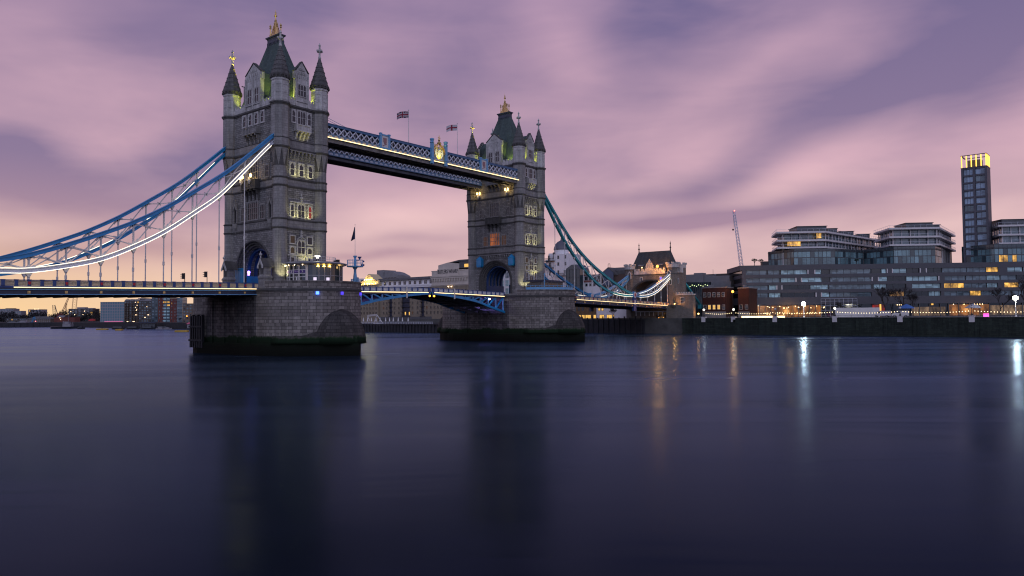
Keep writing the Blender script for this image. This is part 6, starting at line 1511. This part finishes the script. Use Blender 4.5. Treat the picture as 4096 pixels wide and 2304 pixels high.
# floodlit pediment
m_pedi = pbr('floodlit_stucco', (.62, .50, .30), .7)
r = facing('pediment_building', 'golden floodlit pediment building, left end of the long warehouse', 'building', X0 - 1.2, 180, 3)
b = MB(); b.box(0, 0, 22.8, 15.5, 10, 25.3); b.box(0, .3, 25.3, 15.3, 8, 27.2); b.build('wall', m_pedi, r, OW); b = MB(); b.box(0, .02, 3, 15.5, 10, 22.8); b.build('brick_wall', m_yb, r, OW)
for k in range(6):
    for z in (8.6, 11.3, 13.8, 16.4, 19.4): archwin(r, 1.4 + k * 2.5, z, m_glass, OW)
b = MB(); b.ext([(u, -.4, z) for u, z in ((3.4, 27.5), (7.9, 31.0), (13.2, 27.5))], (0, 7, 0)); b.box(3.8, -.2, 25.4, 12.8, 6, 27.4); b.box(-.3, -.8, 24.8, 15.8, 6, 25.3); b.build('pediment', m_pedi, r, OW)
b = MB()
for u, z in ((1.5, 25.5), (5, 25.5), (7.2, 25.5), (9.2, 25.5), (11.4, 25.5), (14.2, 25.6), (5, 27.75), (6.5, 27.75), (8, 27.75), (9.5, 27.75), (11, 27.75)): b.sph((u, -.75, z), .22, 6)
b.build('floodlight', m_lampw, r, OW)
for u, z, e in ((3, 25.8, 260), (8, 25.8, 380), (13, 25.8, 260), (6, 28.1, 220), (10, 28.1, 220)): lamp('POINT', (u, -1.5, z - 3), e, (1, .68, .2), r, radius=.3)
r = facing('curved_roof_block', 'grey block with a curved roof rising behind the golden pediment', 'building', 205, 200, 3); b = MB(); b.box(0, 0, 3, 6, 10, 35.5); b.box(6, 0, 3, 19, 10, 31.5)
b.ext([(6, .5, 31.5), (6, .5, 34.6), (10, .5, 34.7), (14, .5, 33.9), (19, .5, 31.8), (19, .5, 31.5)], (0, 9, 0)); b.build('wall', m_conc, r, OW)
for k in range(4): window(r, 'y', 0, -1, 7 + k * 2.7, 9 + k * 2.7, 29, 30.6, 2, 1, fr=.1, proud=.06, off=OW, mf=m_dkmet)
r = facing('terrace_building', 'stepped white terrace building beside the blue mast', 'building', 182, 196.5, 3); b = MB(); b.box(0, 0, 3, 9.5, 9, 29.3); b.box(9.5, 1, 3, 15.8, 9, 27.6); b.build('wall', m_wstucco, r, OW); b = MB(); b.box(-.2, -.2, 27.0, 9.7, -.01, 27.25); b.box(4.5, -.1, 25.0, 6.5, -.01, 26.9); b.build('trim', m_dkmet, r, OW)

# ---------------------------------------------------------------- domed white building and its neighbours
r = facing('domed_building', 'white building with a lead dome, between the far tower and turquoise chain', 'building', 190, 64.5, 4)
OD = (0, 0, -4)
DX = lambda y: 64.5 - y
b = MB(); b.box(DX(62.5), 0, 4, DX(57.2), 10, 33.9); b.box(DX(57.2), -.5, 4, DX(48.4), 9.5, 36.2); b.box(DX(61.3), 1, 33.9, DX(58.4), 8, 36.9); b.lathe(DX(56.2), 4.5, [(3.5, 30), (3.5, 38.6)], 24); b.build('wall', m_wstucco, r, OD)
b = MB(); b.lathe(DX(56.2), 4.5, [(3.7, 38.5), (3.75, 38.8), (3.5, 39.9), (2.9, 41.3), (1.9, 42.4), (.7, 43.0), (.3, 43.4), (.4, 43.8), (.12, 44.4)], 24); b.build('dome', pbr('lead_dome', (.10, .10, .13), .5, var=.2), r, OD, smooth=True)
b = MB(); b.tube((DX(56.2), 4.5, 44.3), (DX(56.2), 4.5, 47.8), .08, 6); b.bar((DX(56.2) - .8, 4.5, 46.4), (DX(56.2) + .8, 4.5, 46.4), .07); b.box(DX(56.2) - .5, 4.4, 47.2, DX(56.2), 4.6, 47.6); b.build('weather_vane', m_iron, r, OD)
b = MB()
for z, a, e in ((33.2, DX(64), DX(56.4)), (30.0, DX(64), DX(57.4)), (25.9, DX(57), DX(49))):
    b.box(a, -1.6, z - .2, e, .0, z)
    for k in range(int((e - a) / .4)): b.box(a + k * .4, -1.6, z, a + .07 + k * .4, -1.53, z + 1.1)
    b.box(a, -1.62, z + 1.05, e, -1.52, z + 1.2)
b.build('iron_balcony', m_iron, r, OD)
for u, z, h in ((DX(54.6), 34.0, 1.4), (DX(50.6), 34.0, 1.4), (DX(54.6), 30.8, 1.4), (DX(50.6), 30.8, 1.4), (DX(54.6), 26.0, 2.4), (DX(51), 26.0, 2.4), (DX(59.8), 30.1, 2.2), (DX(59.8), 26.4, 2), (DX(60.4), 33.4, 2.4)):
    window(r, 'y', -.5 if u > DX(57.2) else 0, -1, u - .4, u + .4, z, z + h, 1, 2, fr=.12, proud=.08, mf=m_conc, off=OD)
window(r, 'y', .98, -1, DX(58.6), DX(57.6), 34.2, 37.2, 1, 2, fr=.1, proud=.1, mf=m_conc, off=OD)
r = facing('glass_tower_house', 'dark glass block with sloping glass roofs, right of the domed white building', 'building', 184, 46.5, 4)
b = MB(); b.ext([(u, 0, z) for u, z in ((0, 4), (0, 28.6), (3, 30.4), (5.2, 30.4), (7.4, 28.1), (7.4, 4))], (0, 8, 0)); b.build('wall', m_cur, r, OD); b = MB()
for k in range(5): u = k * 1.85; b.bar((u, -.06, 4), (u, -.06, 28.3 if 0 < k < 4 else 28.1), .16)
for z in (12, 15, 18, 21, 24.5, 28.2): b.bar((0, -.06, z), (7.4, -.06, z), .16)
b.build('glazing_bars', m_dkmet, r, OD)
r = facing('terraced_building', 'white and red banded terrace with strip windows, left of the gatehouse behind the chains', 'building', 187, 41, 4)
b = MB(); b.box(0, 0, 4, 11, 8, 25.2); b.build('wall', m_wstucco, r, OD); b = MB(); b.box(-.1, -.25, 22.2, 11, -.01, 23.0); b.box(-.2, -.3, 25.2, 11.2, 8, 25.6); b.build('red_band', pbr('dull_red_trim', (.22, .07, .06), .7), r, OD)
for k in range(5): window(r, 'y', 0, -1, .6 + k * 2.1, 2.2 + k * 2.1, 23.2, 24.8, 2, 1, fr=.1, proud=.08, mf=m_dkmet, off=OD); window(r, 'y', 0, -1, .9 + k * 2.1, 2.0 + k * 2.1, 20.4, 21.6, 1, 1, fr=.1, proud=.08, off=OD)
r = facing('gabled_brick_house', 'dark gabled house with blue glazed gable, beside the left gatehouse turret', 'building', 188, 31, 4)
b = MB(); b.box(0, 0, 4, 16, 9, 25.2); b.build('wall', masonry('brown_brick', (.10, .065, .055), (.13, .08, .065), (.09, .08, .07), .5, .2, .02), r, OD)
b = MB(); b.ext([(u, -.5, z) for u, z in ((-.6, 25.0), (4.6, 28.6), (9.6, 25.0))], (0, 9, 0)); b.ext([(4.6, y, z) for y, z in ((1.5, 25.2), (1.5, 27.0), (5, 28.6), (9.5, 25.2))], (12.5, 0, 0)); b.build('roof', m_slate, r, OD)
b = MB(); b.ext([(u, -.6, z) for u, z in ((2, 20.5), (2, 26.2), (4.6, 28.0), (7.4, 26.2), (7.4, 20.5))], (0, .05, 0)); b.build('gable_glazing', pbr('blue_glass', (.02, .05, .12), .1), r, OD)
b = MB()
for k in range(8): a, e = pi * k / 8, pi * (k + 1) / 8; b.bar((5 + .5 * cos(a), -.2, 29.6 + .6 * sin(a)), (5 + .5 * cos(e), -.2, 29.6 + .6 * sin(e)), .14)
b.bar((5.5, -.2, 28.4), (5.5, -.2, 29.6), .14); b.bar((4.5, -.2, 28.4), (4.5, -.2, 29.6), .14); b.build('loop_finial', m_iron, r, OD)
streetlamp((180, 61.0, 24.2), 'glowing peach lamp behind the far pier cabin, left of the hanger rods', m_glow_o, .42, 300, OC, pole=18)
# lit buildings under the right hand deck
r = facing('quayside_house', 'low quayside building under the right hand deck with yellow lit ground floor windows', 'building', 176, 36, 4)
b = MB(); b.box(0, 0, 4, 10.6, 8, 12.5); b.build('wall', masonry('ochre_brick', (.17, .10, .05), (.2, .12, .06), (.1, .08, .06), .5, .2, .02), r, OD); b = MB(); b.box(10.6, -.2, 4, 26, 8, 12.0); b.build('white_wall', m_wstucco, r, OD)
for u0, u1 in ((1.4, 2.4), (3, 4.4), (4.9, 7.6), (9, 10.2), (12.2, 14.4), (15.8, 18.2), (18.7, 19.3)): window(r, 'y', -.2 if u0 > 10.6 else 0, -1, u0, u1, 5.9, 7.4, max(1, int((u1 - u0) / .7)), 1, fr=.1, mu=.08, proud=.08, mp=m_litroom, mf=m_dkmet, off=OD)
for u in (1.0, 3.0, 11.6, 13.2, 17.6): window(r, 'y', -.2 if u > 10.6 else 0, -1, u, u + .9, 9.3, 11.0, 1, 2, fr=.1, proud=.08, mp=m_litroom if u > 11 and u < 14 else m_glass, mf=m_dkmet, off=OD)
bare_tree('bare tree before the white quayside wall under the right hand deck', 168, 12.5, 5.5, 6, 21)

# ---------------------------------------------------------------- distant bank under the left hand deck
FZ = -.901
def fblock(label, x, y, w_, d, zt, m_, cols, rows, z0=4.0, lit=(), roof=None, name='apartment_building', group='distant riverside buildings', wm=None, wf=.55, hf=.5):
    r = thing(name, label, 'building', (x, y, z0), FZ, group); h = zt - z0; b = MB(); b.box(0, 0, 0, w_, d, h); b.build('wall', m_, r)
    b = MB(); b.box(-.1, -.1, h, w_ + .1, d, h + .3); b.build('roof', roof or m_dkmet, r)
    for j in range(rows):
        for i in range(cols):
            u = w_ * (i + .5) / cols; z = h * (j + .3) / rows; ww, hh = w_ / cols * wf, h / rows * hf
            f = MB(); f.box(u - ww / 2, -.05, z, u + ww / 2, .02, z + hh); f.build('window', m_lit if (i, j) in lit else (wm or (m_gm if (i * 3 + j) % 4 else m_gd)), r)
    return r
m_dbk = pbr('far_brown_brick', (.085, .068, .062), .8, var=.15); m_rbk = pbr('far_red_brick', (.13, .036, .030), .8, var=.15); m_tan = pbr('far_tan_brick', (.13, .10, .078), .8, var=.15); m_fpale = pbr('far_pale_render', (.24, .23, .26), .8, var=.08)
m_bulb2 = emit('small_warm_light', (1, .70, .42), 5)
r = fblock('pale blocky estate building at the far left, above the trees', 247.5, 1003, 21.2, 12, 20.7, m_fpale, 6, 5, wm=m_gm)
b = MB(); b.box(9, 2, 16.7, 19, 9, 17.7); b.build('roof_plant', m_dkmet, r)
fblock('smaller pale block just right of the far left estate building', 261, 986.4, 9.8, 10, 17.8, m_fpale, 3, 4, wm=m_gm)
r = fblock('lone pale block standing clear above the trees, with lights along its roof', 272.8, 971.4, 17.9, 12, 19.6, m_fpale, 4, 4, lit={(0, 3)}); b = MB()
for k in range(4): b.sph((8 + k * 1.6, 1, 16.3), .35, 6)
b.build('roof_light', m_bulb2, r)
r = fblock('brown slab block with white balconies behind the dark trees', 216, 688.4, 25.5, 12, 17.2, m_dbk, 8, 5, lit={(7, 3)}); b = MB(); b.box(7, 3, 13.2, 15, 9, 15.1); b.box(18, 3, 13.2, 23, 9, 14.2); b.build('roof_storey', m_fpale, r)
for k, u in enumerate((8, 12, 20.5)):
    for z in (8.6, 10.2, 11.7): b = MB(); b.box(u - 1, -.8, z, u + 1, 0, z + .7); b.build('balcony', m_fpale, r)
b = MB()
for u, z in ((7, 7.4), (15.6, 7.4), (20, 7.4), (24.5, 7.5), (17, 11), (3, 10.5)): b.sph((u, -1, z), .34, 6)
b.build('lamp', m_bulb2, r)
r = fblock('white gridded block with teal glass bays', 188.3, 545.9, 21.3, 14, 21.6, pbr('far_white_frame', (.27, .26, .29), .7), 10, 7, wm=pbr('far_teal_glass', (.10, .20, .25), .12), wf=.66, hf=.74)
b = MB(); b.box(4, -.6, 0, 20, .5, .9); b.build('pink_lit_canopy', emit('pink_canopy_light', (1, .25, .55), .5), r)
r = fblock('dark brick block with three barrel roofs and stacked balconies', 171.7, 462, 12.0, 14, 21.0, m_dbk, 6, 8, lit={(5, 7)})
b = MB()
for k in range(3): u = 1.9 + 4 * k; b.ext([(u + 1.5 * cos(pi * i / 8), -.05, 17.2 + 1.4 * sin(pi * i / 8)) for i in range(9)], (0, 13, 0))
b.build('barrel_roof', m_conc, r)
for u in (1.2, 3.4, 6.6, 8.6, 11): b = MB(); b.box(u - .14, -.9, 0, u + .14, -.02, 15.2); [b.box(u - .7, -1.2, 1.6 + 1.9 * k, u + .7, -.02, 1.9 + 1.9 * k) for k in range(8)]; b.build('balcony_stack', m_tan, r)
b = MB()
for u, z in ((9.4, 16), (10.8, 13.6), (9.5, 12), (10.6, 10.4), (10.2, 9.6), (9.6, 6), (10.6, 6)): b.sph((u, -1.3, z), .24, 6)
for k in range(7): b.sph((3 + .4 * k if k < 3 else 6.4 + .4 * k, -1.3, .8), .18, 6)
b.build('lamp', m_bulb2, r)
r = fblock('brown stepped block between the barrel roofs and the dark glass tower', 171.8, 437.7, 9.9, 14, 20.4, m_dbk, 5, 8, lit=()); b = MB(); b.box(.3, 1, 16.4, 9, 10, 18.4); b.ext([(-.4, -.3, 18.4), (4.0, -.3, 18.4), (4.6, -.3, 18.9), (-.6, -.3, 19.0)], (0, 11, 0)); b.build('roof_storey', m_fpale, r); b = MB()
for u, z in ((6.6, 12.2), (7.4, 5.9), (8, 5.9), (5, 4.0), (5.4, 4.0)): b.sph((u, -.5, z), .22, 6)
b.build('lamp', m_bulb2, r)
fblock('dark glass tower block, left of the red brick towers', 173.1, 419.8, 5.0, 12, 23.2, m_cur, 2, 8)
fblock('narrow red brick tower next to the dark glass one', 171.4, 405.9, 4.4, 14, 22.7, m_rbk, 2, 8, wf=.22)
fblock('glazed bay block with orange lit rooms, between the two red brick towers', 173.7, 403, 5.2, 13, 22.6, m_cur, 2, 8, lit={(0, 6), (1, 6), (1, 5)}, wm=m_gt, wf=.8)
r = fblock('wider red brick tower with glazed corner balconies', 174.5, 393.9, 4.8, 14, 21.4, m_rbk, 2, 8, wf=.22, lit={(0, 6)}); b = MB()
for k in range(8): b.box(4.9, -.6, 1.4 + 2.1 * k, 9.4, 6, 1.7 + 2.1 * k)
b.build('corner_balcony', m_conc, r); b = MB(); b.box(4.9, .2, 0, 9.0, 8, 18.4); b.build('glazed_corner', m_gm, r)
r = fblock('tan brick block beside the near pier', 157.7, 342.9, 12.5, 14, 16.9, m_tan, 6, 6); b = MB(); b.box(8.2, .5, 12.9, 14, 10, 15.2); b.build('roof_storey', m_tan, r)
b = MB(); b.sph((3.4, -1.6, 4.6), .4, 8); b.build('lamp', m_glow_o, r)
fblock('long low dark shed behind the river wall at the far left', 151.4, 657.8, 18.4, 10, 7.9, m_dbk, 9, 2, z0=3.6, name='river_shed', lit={(2, 1)})
r = fblock('yellow brick shed with a hipped roof and arched openings', 162.8, 643.4, 23, 12, 7.2, m_tan, 12, 2, z0=3.6, name='river_shed', wm=m_fpale); b = MB(); b.loft([[(-.5, -.5, 3.6), (23.5, -.5, 3.6), (23.5, 12.5, 3.6), (-.5, 12.5, 3.6)], [(6, 5, 6.2), (17, 5, 6.2), (17, 7, 6.2), (6, 7, 6.2)]]); b.build('hip_roof', m_slate, r)
r = thing('red_shed', 'dark red boatyard shed with a white ridged roof, behind the tug', 'shed', (175.1, 611.5, 4), FZ); b = MB(); b.box(0, 0, 0, 18.9, 9, 4.6); b.box(1, 2, 4.6, 3.4, 8, 8.5); b.build('wall', m_rbk, r); b = MB(); b.ext([(2.5, -.3, 4.6), (5, -.3, 6.4), (11, -.3, 6.4), (9, -.3, 4.6)], (0, 9, 0)); b.build('roof', m_fpale, r); b = MB(); b.sph((5.6, -.5, 4.2), .34, 6); b.sph((6.2, -.5, 2.7), .34, 6); b.build('lamp', m_bulb2, r)
b = MB(); b.box(0, 0, 0, 66, .8, 4.0); 
for k in range(12): b.box(k * 5.6, -.35, 0, k * 5.6 + .5, 0, 3.9)
o = b.build('river_wall', m_timber); o.location = (129, 629, 0); o.rotation_euler = (0, 0, FZ); tag(o, 'dark river wall at the far left, below the sheds', 'wall')
r = thing('covered_barge', 'long white covered barge with a domed cabin, in front of the yellow shed', 'boat', (145.5, 629, 2.4), FZ); b = MB(); b.box(0, -4, 0, 17, 0, 2.2); b.build('hull_cover', m_fpale, r); b = MB(); b.ext([(10.5, -3.8, 2.2), (11.5, -3.8, 3.6), (15, -3.8, 3.7), (16.3, -3.8, 2.2)], (0, 3.4, 0)); b.build('cabin_top', m_fpale, r)
r = thing('harbour_crane', 'small bright blue crane with a bent jib, beside the covered barge', 'crane', (157.7, 613, 3), FZ); b = MB(); b.bar((0, -1, 0), (2.0, -1, 5.8), .55); b.bar((2.0, -1, 5.8), (3.0, -1, 6.2), .5); b.bar((3.0, -1, 6.2), (3.5, -1, 2.4), .45); b.build('jib', m_blue, r); b = MB(); b.box(-1, -2, 0, 1.6, 0, 1.6); b.build('base', m_navy, r); b = MB(); b.sph((4.0, -1.5, 2.2), .34, 6); b.build('red_light', emit('red_marker_light', (1, .08, .08), 12), r)
def crane(label, x, y, parts):
    r = thing('crawler_crane', label, 'crane', (x, y, 4), FZ, 'cranes on the far bank')
    for nm, p, q_, w0, w1, n, mm in parts: b = MB(); lattice_boom(b, p, q_, w0, w1, n, .2); b.build(nm, mm, r)
    b = MB(); b.box(-2.5, -2, 0, 2.5, 2, 2.6); b.box(-2, -1.5, 2.6, 1.0, 1.5, 4.6); b.build('cab', m_rbk, r); return r
m_craneo = pbr('orange_crane_paint', (.42, .22, .12), .6)
crane('dark crane with a short thick mast at the far left, above the red shed', 222.8, 744.2, [('mast', (0, 0, 4), (-.6, 0, 18.2), 1.9, 2.2, 7, m_dkmet), ('stay', (4, 0, 7), (.4, 0, 18), .5, .5, 7, m_dkmet)])
crane('orange crane with a long raked boom at the far left', 225.8, 738, [('boom', (0, 0, 4), (12.5, 0, 33), 1.3, 1.1, 18, m_craneo), ('mast', (6.5, 0, 8), (7.2, 0, 20), 1.0, 1.2, 8, m_craneo)])
crane('orange crane with a broad upright lattice boom, left of the brown slab block', 255.5, 782.9, [('boom', (1.0, 0, 4), (4.2, 0, 40), 4.0, 4.0, 13, m_craneo)])
# wooded embankment (one mass)
q = random.Random(11); b = MB()
for k in range(9000):
    t = q.random(); u = -6 + t * 112; hgt = 8.0 + 2.6 * sin(u * .21) + 1.8 * sin(u * .57 + 1) + 1.2 * sin(u * 1.3); z = q.random() ** .7 * hgt; v = q.random() * 12
    c = Vector((u, v, z)); e = 1.0
    b.add([c + Vector((q.uniform(-e, e), q.uniform(-e, e), q.uniform(-e, e))) for _ in range(3)], [(0, 1, 2)])
o = b.build('distant_trees', pbr('winter_thicket', (.024, .023, .026), .9, var=.4, vscale=.3)); o.location = (168, 742, 4); o.rotation_euler = (0, 0, FZ); o['kind'] = 'stuff'; o['label'] = 'dark belt of winter trees along the far left bank'
bare_tree('small pale bare tree before the wider red brick tower', 156.6, 344.8, 4.2, 4.5, 31, 'bare waterfront trees')
# boats
m_hull = pbr('dark_boat_hull', (.02, .022, .03), .5); m_yel = pbr('yellow_buoy_paint', (.42, .26, .04), .6, var=.2)
def hullmesh(L, wd, h):
    b = MB(); st_ = [(-.5, .15, 1.15), (-.42, .75, 1.0), (-.2, 1, .88), (.2, 1, .88), (.38, .75, 1.0), (.5, .06, 1.3)]
    b.loft([[(L * s_, -wd / 2 * k, h * z), (L * s_, wd / 2 * k, h * z), (L * s_, wd / 2 * k * .7, -.3), (L * s_, -wd / 2 * k * .7, -.3)] for s_, k, z in st_]); return b
def boat(label, x, y, L, wd, h, house, group='moored boats', rz=FZ, mats=(None, None)):
    r = thing('moored_boat', label, 'boat', (x, y, 0), rz, group); hullmesh(L, wd, h).build('hull', mats[0] or m_hull, r)
    for a, e, z0, z1, wd_ in house: b = MB(); b.box(L * a, -wd_ / 2, z0, L * e, wd_ / 2, z1); b.box(L * a - .15, -wd_ / 2 - .15, z1, L * e + .15, wd_ / 2 + .15, z1 + .12); b.build('cabin', mats[1] or m_fpale, r)
    return r
r = boat('white tug with a tall mast, moored at the left', 128.5, 460, 22, 5.5, 1.7, ((-.05, .22, 1.5, 3.6, 4), (.0, .14, 3.6, 5.2, 3)))
b = MB(); b.tube((2.2, 0, 5.2), (2.2, 0, 14), .12, 5, .06); b.bar((1.2, 0, 12.6), (3.2, 0, 12.6), .08); b.lathe(-1.6, 0, [(.4, 3.4), (.36, 5.6)], 8); b.tube((5.5, 0, 1.5), (5.0, 0, 5.0), .14, 5); b.build('mast', m_fpale, r)
boat('small dark boat right of the white tug', 128, 430.5, 5.5, 2.4, 1.0, ((-.2, .15, .9, 1.7, 1.6),), mats=(None, m_hull))
for k in range(4):
    t = k / 3; boat(['dark low houseboat under the white gridded block', 'dark low houseboat under the barrel roofed block', 'dark low houseboat left of the landing stage', 'dark low houseboat right of the landing stage'][k], 131 + 13 * t - .4 * k, 378 - 38 * t, 9, 3, 1.0, ((-.35, .3, .9, 1.9, 2.4),), 'dark houseboats', mats=(None, m_dkmet))
boat('small white motor boat before the red brick towers', 139, 336, 6, 2.2, .8, ((-.2, .2, .7, 1.5, 1.6),), mats=(m_fpale, m_fpale)); boat('small white motor boat right of the houseboats', 141.6, 331, 5, 2, .8, ((-.25, .1, .7, 1.4, 1.5),), mats=(m_fpale, m_fpale))
r = thing('landing_stage', 'dark floating landing stage with a flat roof, before the brown stepped block', 'pontoon', (137, 360.5, 0), FZ); b = MB(); b.box(0, 0, -.2, 10.4, 5, 1.0); b.build('pontoon', m_hull, r); b = MB(); b.box(-.4, -.3, 4.2, 11, 5.3, 4.8); b.build('roof', m_navy_d, r); b = MB()
for k in range(5): b.box(.3 + 2.4 * k, .2, 1.0, .5 + 2.4 * k, .4, 4.2)
b.box(1, 1, 1.0, 9.4, 4, 3.6); b.build('shelter', m_dkmet, r)
r = thing('floating_cafe', 'pink roofed floating pavilion beside the near pier', 'pavilion', (136.6, 298, 0), FZ); b = MB(); b.box(0, 0, -.2, 6, 5, 1.2); b.build('pontoon', m_hull, r); b = MB(); b.box(.3, .3, 1.2, 5.6, 4.6, 3.6); b.build('wall', m_fpale, r); b = MB(); b.loft([[(-.3, -.3, 3.6), (6.3, -.3, 3.6), (6.3, 5.3, 3.6), (-.3, 5.3, 3.6)], [(2.4, 2, 5.6), (3.6, 2, 5.6), (3.6, 3, 5.6), (2.4, 3, 5.6)]]); b.build('roof', pbr('pink_canvas', (.55, .12, .20), .8), r)
r = thing('quay_parade', 'low dark quay with lit shopfronts below the red brick towers', 'quay', (131.9, 410, 0), FZ); b = MB(); b.box(30, 6, -1, 66, 7, 3.0); b.build('quay_wall', m_timber, r); b = MB(); b.box(52, 5.6, 2.2, 57, 5.9, 3.4); b.build('lit_kiosk', emit('lit_kiosk', (1, .58, .20), 2.4), r); b = MB()
for u in (24, 26, 27, 28, 40, 42.4, 44.8): b.sph((u, 5.4, 2.6), .26, 6)
b.build('quay_light', m_bulb2, r)
b = MB(); b.ext([(0, 0, 0), (0, 0, 1.0), (1.6, 0, 1.8), (4.1, 0, 1.6), (4.1, 0, 0)], (0, 3, 0)); o = b.build('red_awning', m_red); o.location = (169.3, 522.4, 5.3); o.rotation_euler = (0, 0, FZ); tag(o, 'bright red awning left of the white gridded block', 'awning')
for (x, y, L), lb in zip(((115.2, 365, 7.0), (109.5, 327.5, 3.9), (102, 237, 6.7)), ('flat yellow mooring barge farthest left on the water', 'short dark topped yellow mooring buoy in the middle of the open water', 'largest yellow mooring barge, nearest the pier')):
    r = thing('mooring_barge', lb, 'barge', (x, y, 0), FZ, 'yellow mooring barges'); b = MB(); b.loft([[(sx * L / 2 * a, sy * 1.2 * a, z) for sx, sy in ((-1, -1), (1, -1), (1, 1), (-1, 1))] for a, z in ((.92, -.3), (1, .1), (1, .75), (.9, .95))]); b.build('hull', m_yel, r); b = MB(); b.box(-L * .1, -.3, .95, L * .05, .3, 1.25); b.tube((L * .2, 0, .95), (L * .2, 0, 1.5), .1, 6); b.build('bollard', m_hull, r)

r = facing('street_building', 'dark street building glimpsed through the gatehouse arch', 'building', 222, 52, 6); b = MB(); b.box(0, 0, 0, 72, 12, 19.5); b.build('wall', m_dbk, r)
for k in range(15): window(r, 'y', 0, -1, 3 + k * 4, 5 + k * 4, 5, 7, 2, 1, fr=.1, proud=.06, mf=m_dkmet, mp=m_litroom if k in (8, 9) else m_glass)

r = facing('white_gridded_building', 'white gridded building glimpsed through the right of the far arch', 'building', 196, 97, 4); b = MB(); b.box(0, 0, 0, 28, 10, 27); b.build('wall', m_wstucco, r)
for i in range(7):
    for j in range(6): window(r, 'y', 0, -1, 1.2 + i * 3.9, 3.9 + i * 3.9, 2.0 + j * 4.1, 4.9 + j * 4.1, 3, 2, fr=.15, mu=.16, proud=.1, mf=m_wstucco, mp=m_gt if (i + j) % 3 else m_gm)
